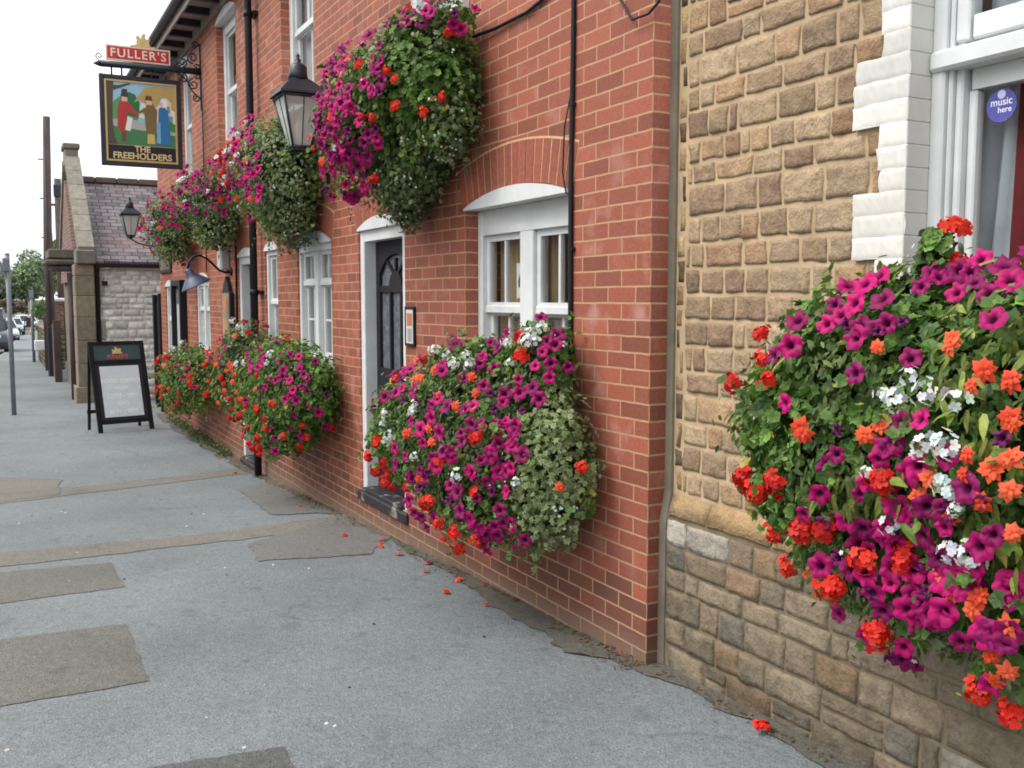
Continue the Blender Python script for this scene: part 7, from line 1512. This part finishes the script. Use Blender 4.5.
def foliage(key, root, off):
    rd = np.random.default_rng(abs(hash_key(key)))
    G = Gather()
    lobes = LOBES[key]
    scale = 1.0 if key in ('L0', 'L1') else .98
    for i, (c, r, kind, n) in enumerate(lobes):
        n = int(n*1.7)
        P, Nn = lobe_points(lobes, i, n, rd, hash_key(key) % 17+i*3.1)
        # hanging shoots that break the outline
        sp, sn = [], []
        for q in range(int(n/60)):
            k0 = rd.integers(len(P)); p = P[k0].copy(); d = Nn[k0]*.7+rd.normal(size=3)*.5+np.array([0, .1, -.1 if kind[:3] != 'ivy' else -.6]); d /= np.linalg.norm(d)
            for s in range(rd.integers(3, 8)):
                p = p+d*.022; d = d+np.array([0, 0, -.10]); d /= np.linalg.norm(d)
                if p[1] > .02: sp.append(p.copy()+rd.normal(size=3)*.007); sn.append(Nn[k0]+rd.normal(size=3)*.4)
        P = np.concatenate([P, np.array(sp).reshape(-1, 3)]); Nn = np.concatenate([Nn, np.array(sn).reshape(-1, 3)])
        kinds = MIX[kind]
        # kinds grow in drifts, not evenly mixed
        sel = np.array([noise.noise((p[0]*4+1.7, p[1]*4, p[2]*4+hash_key(key) % 7)) for p in P])
        sel = (np.argsort(np.argsort(sel+rd.normal(size=len(P))*.10))+.5)/len(P)
        lo = 0
        for kn, w in kinds:
            mk = (sel >= lo) & (sel < lo+w+1e-9); lo += w
            if not mk.any(): continue
            p = P[mk]; m = len(p)
            (tv, tf), sz = KINDS[kn]
            nr = Nn[mk]*.75+rd.normal(size=(m, 3))*.42+np.array([0, .12, .34])
            base = np.array(GREEN[kn])[rd.integers(len(GREEN[kn]), size=m)]*rd.uniform(.50, 1.16, size=(m, 1))
            yel = rd.random(m) < .014
            base[yel] = np.array(lin(168, 156, 72)[:3])
            if kn in ('ivy', 'ivyd'):
                rim = base*.55+np.array(lin(204, 208, 160)[:3])*(.55 if kn == 'ivy' else .30)*rd.uniform(.3, 1.0, size=(m, 1)); ew = np.array([0]+[1.0]*(len(tv)-1))
            elif kn == 'ger':
                rim = base*1.12; ew = np.array([0]+[1.0]*(len(tv)-1)); base = base*.85
            else:
                rim = base*.92; ew = np.array([0]+[1.0]*(len(tv)-1))
            til = np.tile(np.array([[0, .2, -1.0]]), (m, 1)) if kn in ('beg', 'pet', 'ivy', 'ivyd') else None
            G.add(*scatter(p-off, nr, sz*scale*rd.uniform(.6, 1.25, size=m), tv, tf, base, rim, ew, til))
    # inner leaves, the shade deep inside put into a darker green
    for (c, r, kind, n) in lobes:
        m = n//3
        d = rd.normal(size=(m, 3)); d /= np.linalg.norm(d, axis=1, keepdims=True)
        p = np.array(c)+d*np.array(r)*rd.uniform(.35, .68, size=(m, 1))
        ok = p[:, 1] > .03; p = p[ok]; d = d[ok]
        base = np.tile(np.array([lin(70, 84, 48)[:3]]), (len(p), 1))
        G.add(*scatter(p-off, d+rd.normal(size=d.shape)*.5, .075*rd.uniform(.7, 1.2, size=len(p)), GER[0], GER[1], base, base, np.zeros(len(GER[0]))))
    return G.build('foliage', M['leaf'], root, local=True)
def hash_key(k): return sum((i+3)*ord(ch)*31 for i, ch in enumerate(k))

def bloom_mesh(name, parts):
    V, F, C, n = [], [], [], 0
    for v, f, c in parts:
        V.append(v); F.append(f+n); C.append(c); n += len(v)
    V = np.concatenate(V); F = np.concatenate(F); C = np.concatenate(C)
    o = np_mesh(name, V, F, C, M['petal'], None, True)
    me = o.data; bpy.data.objects.remove(o)
    return me
def petunia_mesh(seed, col, throat):
    rd = random.Random(seed)
    prof = [(.0, -.020), (.0035, -.019), (.006, -.008), (.011, -.001), (.019, .002), (.0265, -.001)]
    n = 25; V = []; C = []
    lob = [rd.uniform(.9, 1.12) for _ in range(5)]
    for j, (r, z) in enumerate(prof):
        for i in range(n):
            a = 2*PI*i/n; l = lob[int(i/5) % 5]
            rr = r*(1+(.10*math.cos(5*a)*j/5 if j > 2 else 0))*(l if j > 3 else 1)
            zz = z+(.0022*math.sin(5*a+1)+.0018*math.sin(9*a+seed))*(j > 3)*(j-3)
            V.append((rr*math.cos(a), rr*math.sin(a), zz))
            t = [0, .05, .25, .75, 1, 1][j]; q = 1-(.10*math.cos(5*a) if j > 2 else 0)
            C.append([throat[k]*(1-t)+col[k]*t*q for k in range(3)])
    F = []
    for j in range(len(prof)-1):
        for i in range(n):
            i2 = (i+1) % n
            F += [(j*n+i, j*n+i2, (j+1)*n+i2), (j*n+i, (j+1)*n+i2, (j+1)*n+i)]
    return np.array(V), np.array(F), np.array(C)
def floret(cx, nrm, size, col, rd, npet=5):
    """one small open flower of separate petals"""
    nrm = Vector(nrm).normalized(); t = nrm.orthogonal().normalized(); t.rotate(Matrix.Rotation(rd.uniform(0, 6), 3, nrm)); b = nrm.cross(t)
    V, F, C = [], [], []
    for k in range(npet):
        a = 2*PI*k/npet+rd.uniform(-.15, .15); ca, sa = math.cos(a), math.sin(a)
        L = size*rd.uniform(.85, 1.1); wd = L*.40; cu = rd.uniform(.05, .22)
        loc = [(0, 0, 0), (L*.45, wd, L*cu*.5), (L*.95, wd*.8, L*cu), (L*1.05, 0, L*cu*.9), (L*.95, -wd*.8, L*cu), (L*.45, -wd, L*cu*.5)]
        n0 = len(V); q = rd.uniform(.85, 1.12)
        for x, y, z in loc:
            V.append(tuple(Vector(cx)+t*(x*ca-y*sa)+b*(x*sa+y*ca)+nrm*z)); C.append([c*q*(.8 if x == 0 else 1) for c in col])
        F += [(n0, n0+1, n0+2), (n0, n0+2, n0+3), (n0, n0+3, n0+4), (n0, n0+4, n0+5)]
    return np.array(V), np.array(F), np.array(C)
def geranium_mesh(seed, col, n=24, rad=.031, fs=.0145):
    rd = random.Random(seed); parts = []
    for i in range(n):
        z = 1-1.35*(i+.5)/n; a = i*2.39996+rd.uniform(-.2, .2); s = math.sqrt(max(0, 1-z*z))
        d = Vector((s*math.cos(a), s*math.sin(a), z)); rr = rad*rd.uniform(.5, 1.25)
        parts.append(floret(d*rr*1.0*Vector((1, 1, 1)).length/1.732+Vector((rd.uniform(-.006, .006), rd.uniform(-.006, .006), .002-.35*d.z*rr)), d+Vector((rd.uniform(-.3, .3), rd.uniform(-.3, .3), .1)), fs*rd.uniform(.8, 1.15), [c*rd.uniform(.85, 1.12) for c in col], rd))
    st = MB(); st.tube([(0, 0, -.05), (.004, 0, -.02), (0, 0, .01)], .0022, 5)
    v = np.array(st.v); f = []
    for q in st.f:
        for i in range(1, len(q)-1): f.append((q[0], q[i], q[i+1]))
    parts.append((v, np.array(f), np.tile(np.array([lin(104, 120, 66)[:3]]), (len(v), 1))))
    return parts
def begonia_mesh(seed, col):
    rd = random.Random(seed); parts = []
    for ringi, (npet, L, lift) in enumerate(((6, .036, -.15), (6, .030, .25), (4, .018, .8))):
        V, F, C = [], [], []
        for k in range(npet):
            a = 2*PI*(k+.5*ringi)/npet+rd.uniform(-.2, .2); ca, sa = math.cos(a), math.sin(a); l = L*rd.uniform(.8, 1.12); w = l*.34
            pr = [(0, 0, 0), (l*.4, w, l*lift*.35), (l*.75, w*.75, l*lift*.65-.002), (l*1.08, 0, l*lift*.9-.006), (l*.75, -w*.75, l*lift*.65-.002), (l*.4, -w, l*lift*.35), (l*.55, 0, l*lift*.5+.003)]
            n0 = len(V); q = rd.uniform(.86, 1.12)
            for x, y, z in pr: V.append((x*ca-y*sa, x*sa+y*ca, z+ringi*.003)); C.append([c*q*(.85+.15*min(1, x/l)) for c in col])
            for i in range(6): F.append((n0+6, n0+i, n0+(i+1) % 6))
        parts.append((np.array(V), np.array(F), np.array(C)))
    return parts
MAG = [lin(184, 3, 104)[:3], lin(168, 3, 98)[:3], lin(138, 2, 84)[:3], lin(202, 6, 114)[:3], lin(154, 3, 94)[:3]]
THR = lin(58, 6, 52)[:3]
BL = {'petunia': [bloom_mesh('petunia_bloom', [petunia_mesh(i, MAG[i % 5], THR)]) for i in range(5)]+[bloom_mesh('petunia_bloom', [petunia_mesh(11, lin(136, 6, 88)[:3], THR)]), bloom_mesh('petunia_bloom', [(lambda t_: (t_[0]*np.array([.55, .7, 1.6]), t_[1], t_[2]*.7))(petunia_mesh(13, lin(128, 30, 104)[:3], THR))])],
      'geranium': [bloom_mesh('geranium_head', geranium_mesh(i, c)) for i, c in enumerate([lin(230, 50, 36)[:3], lin(240, 66, 46)[:3], lin(218, 42, 36)[:3]])],
      'begonia': [bloom_mesh('begonia_bloom', begonia_mesh(i, c)) for i, c in enumerate([lin(240, 96, 52)[:3], lin(234, 80, 48)[:3], lin(238, 104, 66)[:3]])],
      'white': [bloom_mesh('white_geranium_head', geranium_mesh(i+9, lin(238, 238, 240)[:3], n=9, rad=.030, fs=.0140)) for i in range(3)]}
BNAME = {'petunia': 'petunia_bloom', 'geranium': 'geranium_head', 'begonia': 'begonia_bloom', 'white': 'white_geranium_head'}
BSIZE = {'petunia': 1.2, 'geranium': 1.12, 'begonia': .92, 'white': 1.1}
TINY = fan(ring(10, lambda a, i: (math.cos(a)*(.5 if i % 2 == 0 else .3), math.sin(a)*(.5 if i % 2 == 0 else .3))), .02)
SIZES = {'L0': dict(petunia=.98, geranium=.98, begonia=.80, white=.80), 'L1': dict(petunia=1.14, geranium=.90, begonia=.9, white=.9), 'L2': dict(petunia=1.1, geranium=.85, begonia=1.0, white=.9), 'U1': dict(petunia=1.2, geranium=.76, begonia=.9, white=.8)}
def flower_box(key, label, x0, x1, zt, fb=1.0, group='window boxes full of flowers on the brick pub', ybase=0.0):
    xc = (x0+x1)/2
    root = thing('window_box', label, 'window box', (xc, ybase, zt-.2), group)
    off = np.array([xc, ybase, zt-.2])
    b = MB()
    y0, y1, z0, z1 = .012-ybase*0, .235, -.0, .20
    b.box(x0-xc, x1-xc, .012, .035, z0, z1); b.box(x0-xc, x1-xc, y1-.02, y1, z0, z1); b.box(x0-xc, x0-xc+.02, .035, y1-.02, z0, z1); b.box(x1-xc-.02, x1-xc, .035, y1-.02, z0, z1); b.box(x0-xc+.02, x1-xc-.02, .035, y1-.02, z0, z0+.02)
    b.build('trough', M['black'], root, local=True)
    b = MB(); b.box(x0-xc+.021, x1-xc-.021, .0355, y1-.021, .021, .17); b.build('soil', M['earth'], root, local=True)
    for xx in (x0-xc+.18, x1-xc-.18):
        b = MB(); b.tube([(xx, .005, -.18), (xx, .20, -.012), (xx, .24, -.012)], .012, 6); b.box(xx-.02, xx+.02, .002, .010, -.22, .0); b.build('bracket', M['iron'], root, local=True)
    foliage(key, root, off)
    rd = random.Random(hash_key(key))
    for kind, lst in BLOOMS[key].items():
        rest = Gather()
        for k, (x, y, z, nx, ny, nz) in enumerate(lst):
            me = rd.choice(BL[kind])
            o = bpy.data.objects.new(BNAME[kind], me); COL.objects.link(o)
            n = Vector((nx, ny, nz))*.6+Vector((rd.uniform(-.75, .1), rd.uniform(.15, .75), rd.uniform(-.15, .40)))
            n.normalize()
            qt = n.to_track_quat('Z', 'Y')
            o.rotation_mode = 'QUATERNION'
            from mathutils import Quaternion
            o.rotation_quaternion = qt @ Quaternion((0, 0, 1), rd.uniform(0, 6.28))
            push = {'petunia': .028, 'geranium': .030, 'begonia': .022, 'white': .028}[kind]
            p = Vector((x, y, z))+Vector((nx, ny, nz))*push
            o.location = p-Vector(off)
            s = BSIZE[kind]*fb*SIZES.get(key, SIZES['U1' if key[0] == 'U' else 'L2'])[kind]*rd.uniform(.74, 1.18); o.scale = (s, s, s)
            o.parent = root
            if k >= 98:      # past the largest hundred: the rest of this kind as one part
                mt = Matrix.LocRotScale(o.location, o.rotation_quaternion, o.scale)
                V = np.array([tuple(mt @ v_.co) for v_ in me.vertices]); F = np.array([tuple(p_.vertices) for p_ in me.polygons])
                C_ = np.zeros(len(V)*4, dtype=np.float32); me.color_attributes['tint'].data.foreach_get('color', C_)
                rest.add(V, F, C_.reshape(-1, 4)[:, :3]); bpy.data.objects.remove(o)
        if rest.n: tag(rest.build('petunia_blooms', M['petal'], root, True, True), kind='stuff')
    # tiny white trailing flowers nobody could count
    pts = []; nr = []
    r2 = np.random.default_rng(hash_key(key)+5)
    for (c, r, kd, n) in LOBES[key]:
        m = {'ivyd': 26, 'ivy': 16, 'pet': 9, 'mix': 5, 'beg': 4, 'ger': 4}[kd]
        d = r2.normal(size=(m, 3)); d[:, 1] = abs(d[:, 1]); d[:, 2] -= .5; d /= np.linalg.norm(d, axis=1, keepdims=True)
        for dd in d:
            for q in range(r2.integers(1, 4)):
                p = np.array(c)+dd*np.array(r)*1.04+r2.normal(size=3)*.016
                if p[1] > .03: pts.append(p); nr.append(dd+np.array([0, .3, .2]))
    pts = np.array(pts); nr = np.array(nr)
    G = Gather(); cw = np.tile(np.array([lin(226, 230, 222)[:3]]), (len(pts), 1))
    G.add(*scatter(pts-off, nr, .015*r2.uniform(.7, 1.4, size=len(pts)), TINY[0], TINY[1], cw*.8, cw, np.array([0]+[1.]*10)))
    tag(G.build('tiny_flowers', M['petal'], root, local=True), kind='stuff')
    return root
flower_box('L0', 'huge window box of petunias, scarlet geraniums and orange begonias on the stone house', -2.75, -1.28, .98, 1.0, ybase=SY)
flower_box('L1', 'window box below the near brick wall window with pale variegated ivy trailing on its side', .75, 1.85, 1.02)
flower_box('L2', 'rounded window box of orange and magenta flowers under the white casement window', 4.62, 5.62, 1.08, 1.05)
flower_box('L2b', 'window box of petunias at the foot of the narrow sash window by the downpipe', 6.30, 7.2, 1.08, 1.05)
flower_box('L3', 'farthest low window box with red flowers and little magenta beside the A-frame sign', 9.6, 10.9, .80, 1.05)
flower_box('U1', 'biggest upper flower box with leafy green side above the near black door', 1.9, 2.95, 2.95, 1.05)
flower_box('U2', 'upper flower box of magenta petunias with pale ivy beside the large lantern', 4.9, 6.05, 2.98, 1.05)
flower_box('U3', 'upper flower box of mostly purple petunias left of the drainpipe', 8.0, 9.1, 2.95, 1.05)
flower_box('U4', 'farthest upper flower box hanging beside the small lantern under the pub sign', 10.7, 12.0, 2.9, 1.05)

# ------------------------------------------------------------------ fallen petals and litter
def ground_pt(x, y): return Vector((x, y, gz(x)))
rd = random.Random(77)
FP = [(2.05, .22), (2.25, .12), (2.6, .18), (2.9, .20), (3.1, .12), (1.75, .13), (1.55, .30), (1.2, .22), (3.4, .3), (4.9, .22), (7.4, .25), (8.6, .2)]
for i, (x, y) in enumerate(FP):
    o = bpy.data.objects.new('fallen_flower', rd.choice(BL['begonia'])); COL.objects.link(o)
    o.location = ground_pt(x, y)+Vector((0, 0, .016)); o.rotation_euler = (rd.uniform(-.4, .4), rd.uniform(-.4, .4), rd.uniform(0, 6)); s = rd.uniform(.55, .9); o.scale = (s, s, s*.7)
    tag(o, 'small fallen orange flower lying on the pavement near the brick wall', 'fallen flower', 'fallen flowers on the pavement')
o = bpy.data.objects.new('fallen_flower', BL['geranium'][0]); COL.objects.link(o)
o.location = ground_pt(-.80, .035)+Vector((0, 0, .03)); o.scale = (1, 1, .7)
tag(o, 'scarlet fallen flower head on the ground at the foot of the stone house', 'fallen flower')
# leaf litter and moss along the wall foot
N = 1500
xx = RNG.uniform(0, 1, N)**1.2*13; 
yy = np.abs(RNG.normal(size=N))*.07+.02
dens = np.array([noise.noise((x*1.6, 3, 0)) for x in xx]); keep = dens > -.12
xx = xx[keep]; yy = yy[keep]
P = np.stack([xx, yy, np.array([gz(x) for x in xx])+.014], 1)
cl = np.array([lin(112, 84, 54)[:3], lin(86, 72, 50)[:3], lin(128, 92, 60)[:3], lin(92, 100, 56)[:3], lin(180, 80, 52)[:3]])
CC = cl[RNG.choice(5, size=len(P), p=[.3, .3, .15, .2, .05])]
G = Gather(); G.add(*scatter(P, RNG.normal(size=P.shape)*.3+np.array([0, 0, 1.]), RNG.uniform(.012, .034, size=len(P)), quadleaf[0], quadleaf[1], CC, CC, np.zeros(5)))
xs2 = RNG.uniform(-2.4, .3, 260); ys2 = np.abs(RNG.normal(size=260))*.035
P = np.stack([xs2, ys2-.03*(xs2 < 0), np.array([gz(x) for x in xs2])+.014], 1); CC = cl[RNG.choice(5, size=260, p=[.35, .35, .2, .05, .05])]
G.add(*scatter(P, RNG.normal(size=P.shape)*.3+np.array([0, 0, 1.]), RNG.uniform(.01, .028, size=260), quadleaf[0], quadleaf[1], CC, CC, np.zeros(5)))
tag(G.build('leaf_litter', M['litter']), 'dry leaves and petals gathered along the wall foot', 'litter', None, 'stuff')
# weeds in the joint by the far window box
N = 900
xx = RNG.uniform(8.6, 13, N); P = np.stack([xx, np.abs(RNG.normal(size=N))*.07+.03, np.array([gz(x) for x in xx])+RNG.uniform(.01, .10, N)], 1)
CC = np.tile(np.array([lin(86, 104, 54)[:3]]), (N, 1))*RNG.uniform(.7, 1.3, size=(N, 1))
G = Gather(); G.add(*scatter(P, RNG.normal(size=P.shape), RNG.uniform(.02, .06, size=N), PETL[0], PETL[1], CC, CC, np.zeros(7)))
tag(G.build('weeds', M['leaf']), 'low green weeds growing in the joint under the farthest window box', 'weeds', None, 'stuff')
# pale specks on the pavement
b = MB()
for i in range(26):
    x, y = rd.uniform(-.3, 6), rd.uniform(.4, 2.6); s = rd.uniform(.004, .011)
    b.lathe([(s, 0), (s*.8, .003)], (x, y, gz(x)+.0012), 7, col=lin(*rd.choice([(206, 206, 200), (60, 58, 56), (70, 66, 60), (190, 186, 176)]))[:3], smooth=False)
tag(b.build('pavement_specks', M['litter']), 'dots of old gum and grit on the pavement', 'specks', None, 'stuff')

# ------------------------------------------------------------------ houses over the road (seen only mirrored in the panes)
tr = thing('brick_terrace', 'brick terrace across the road that the window panes mirror', 'building', (22, 13, gz(22)))
b = MB(); b.box(2, 46, 12.6, 19, -1.2, 5.6); b.build('wall', M['hallbrick'], tr)
b = MB(); b.prism([(12.2, 5.5), (15.8, 8.2), (19.4, 5.5)], lambda u, v, d: (d, u, v), 1.8, 46.2); b.build('roof', M['slate'], tr)
for i in range(9):
    for z0, z1 in ((.6, 2.1), (3.2, 4.7)):
        x = 4+i*4.8
        b = MB(); b.box(x, x+1.3, 12.5, 12.597, z0, z1, bev=.02); wn = b.build('window', M['white'], tr)
        b = MB()
        for (u0, u1) in ((.1, .6), (.7, 1.2)):
            for (v0, v1) in ((.1, .7), (.8, 1.4)): b.box(x+u0, x+u1, 12.49, 12.4995, z0+v0, z0+v1)
        b.build('pane', M['carglass'], wn)

# ------------------------------------------------------------------ light, sky, camera
w = bpy.data.worlds.new('World'); scene.world = w; w.use_nodes = True
nt = w.node_tree; nt.nodes.clear()
out = nt.nodes.new('ShaderNodeOutputWorld'); bgn = nt.nodes.new('ShaderNodeBackground'); sky = nt.nodes.new('ShaderNodeTexSky')
sky.sky_type = 'NISHITA'; sky.sun_disc = False
SUN_EL, SUN_AZ = math.radians(52), math.radians(72)
sky.sun_elevation = SUN_EL; sky.sun_rotation = math.radians(90)-SUN_AZ
sky.air_density = 1.0; sky.dust_density = 6.0; sky.ozone_density = 1.0
hs = nt.nodes.new('ShaderNodeHueSaturation'); hs.inputs['Saturation'].default_value = .22
mxn = nt.nodes.new('ShaderNodeMix'); mxn.data_type = 'RGBA'
mxn.inputs[0].default_value = .55
cA = [q for q in mxn.inputs if q.name == 'A' and q.type == 'RGBA'][0]; cB = [q for q in mxn.inputs if q.name == 'B' and q.type == 'RGBA'][0]
cB.default_value = (8.6, 8.9, 9.2, 1)     # even white overcast layer
nt.links.new(sky.outputs[0], hs.inputs['Color']); nt.links.new(hs.outputs[0], cA)
nt.links.new([q for q in mxn.outputs if q.type == 'RGBA'][0], bgn.inputs['Color'])
bgn.inputs['Strength'].default_value = .13
nt.links.new(bgn.outputs[0], out.inputs['Surface'])
sd = bpy.data.lights.new('sun', 'SUN'); sd.energy = 1.0; sd.angle = math.radians(28); sd.color = (1.0, .96, .90)
so = bpy.data.objects.new('sun', sd); COL.objects.link(so)
# direction to the sun: az measured from +X towards +Y
dv = Vector((math.cos(SUN_EL)*math.cos(SUN_AZ), math.cos(SUN_EL)*math.sin(SUN_AZ), math.sin(SUN_EL)))
so.rotation_euler = dv.to_track_quat('Z', 'Y').to_euler()
so.location = (0, 10, 20)

cd = bpy.data.cameras.new('camera'); cam = bpy.data.objects.new('camera', cd); COL.objects.link(cam)
cam.location = (-3.528, 2.547, 1.66)
cd.sensor_width = 36; cd.lens = 36*980/1024; cd.clip_start = .05; cd.clip_end = 6000
cam.rotation_euler = (math.radians(90-5.015), 0, -math.radians(90+27.8145))
scene.camera = cam
vs_ = scene.view_settings
vs_.view_transform = 'Standard'; vs_.look = 'None'; vs_.exposure = 0.92; vs_.gamma = 1; vs_.use_curve_mapping = False
scene.render.engine = 'CYCLES'
scene.cycles.max_bounces = 8; scene.cycles.transparent_max_bounces = 12
scene.cycles.use_denoising = True
scene.cycles.filter_width = 1.8
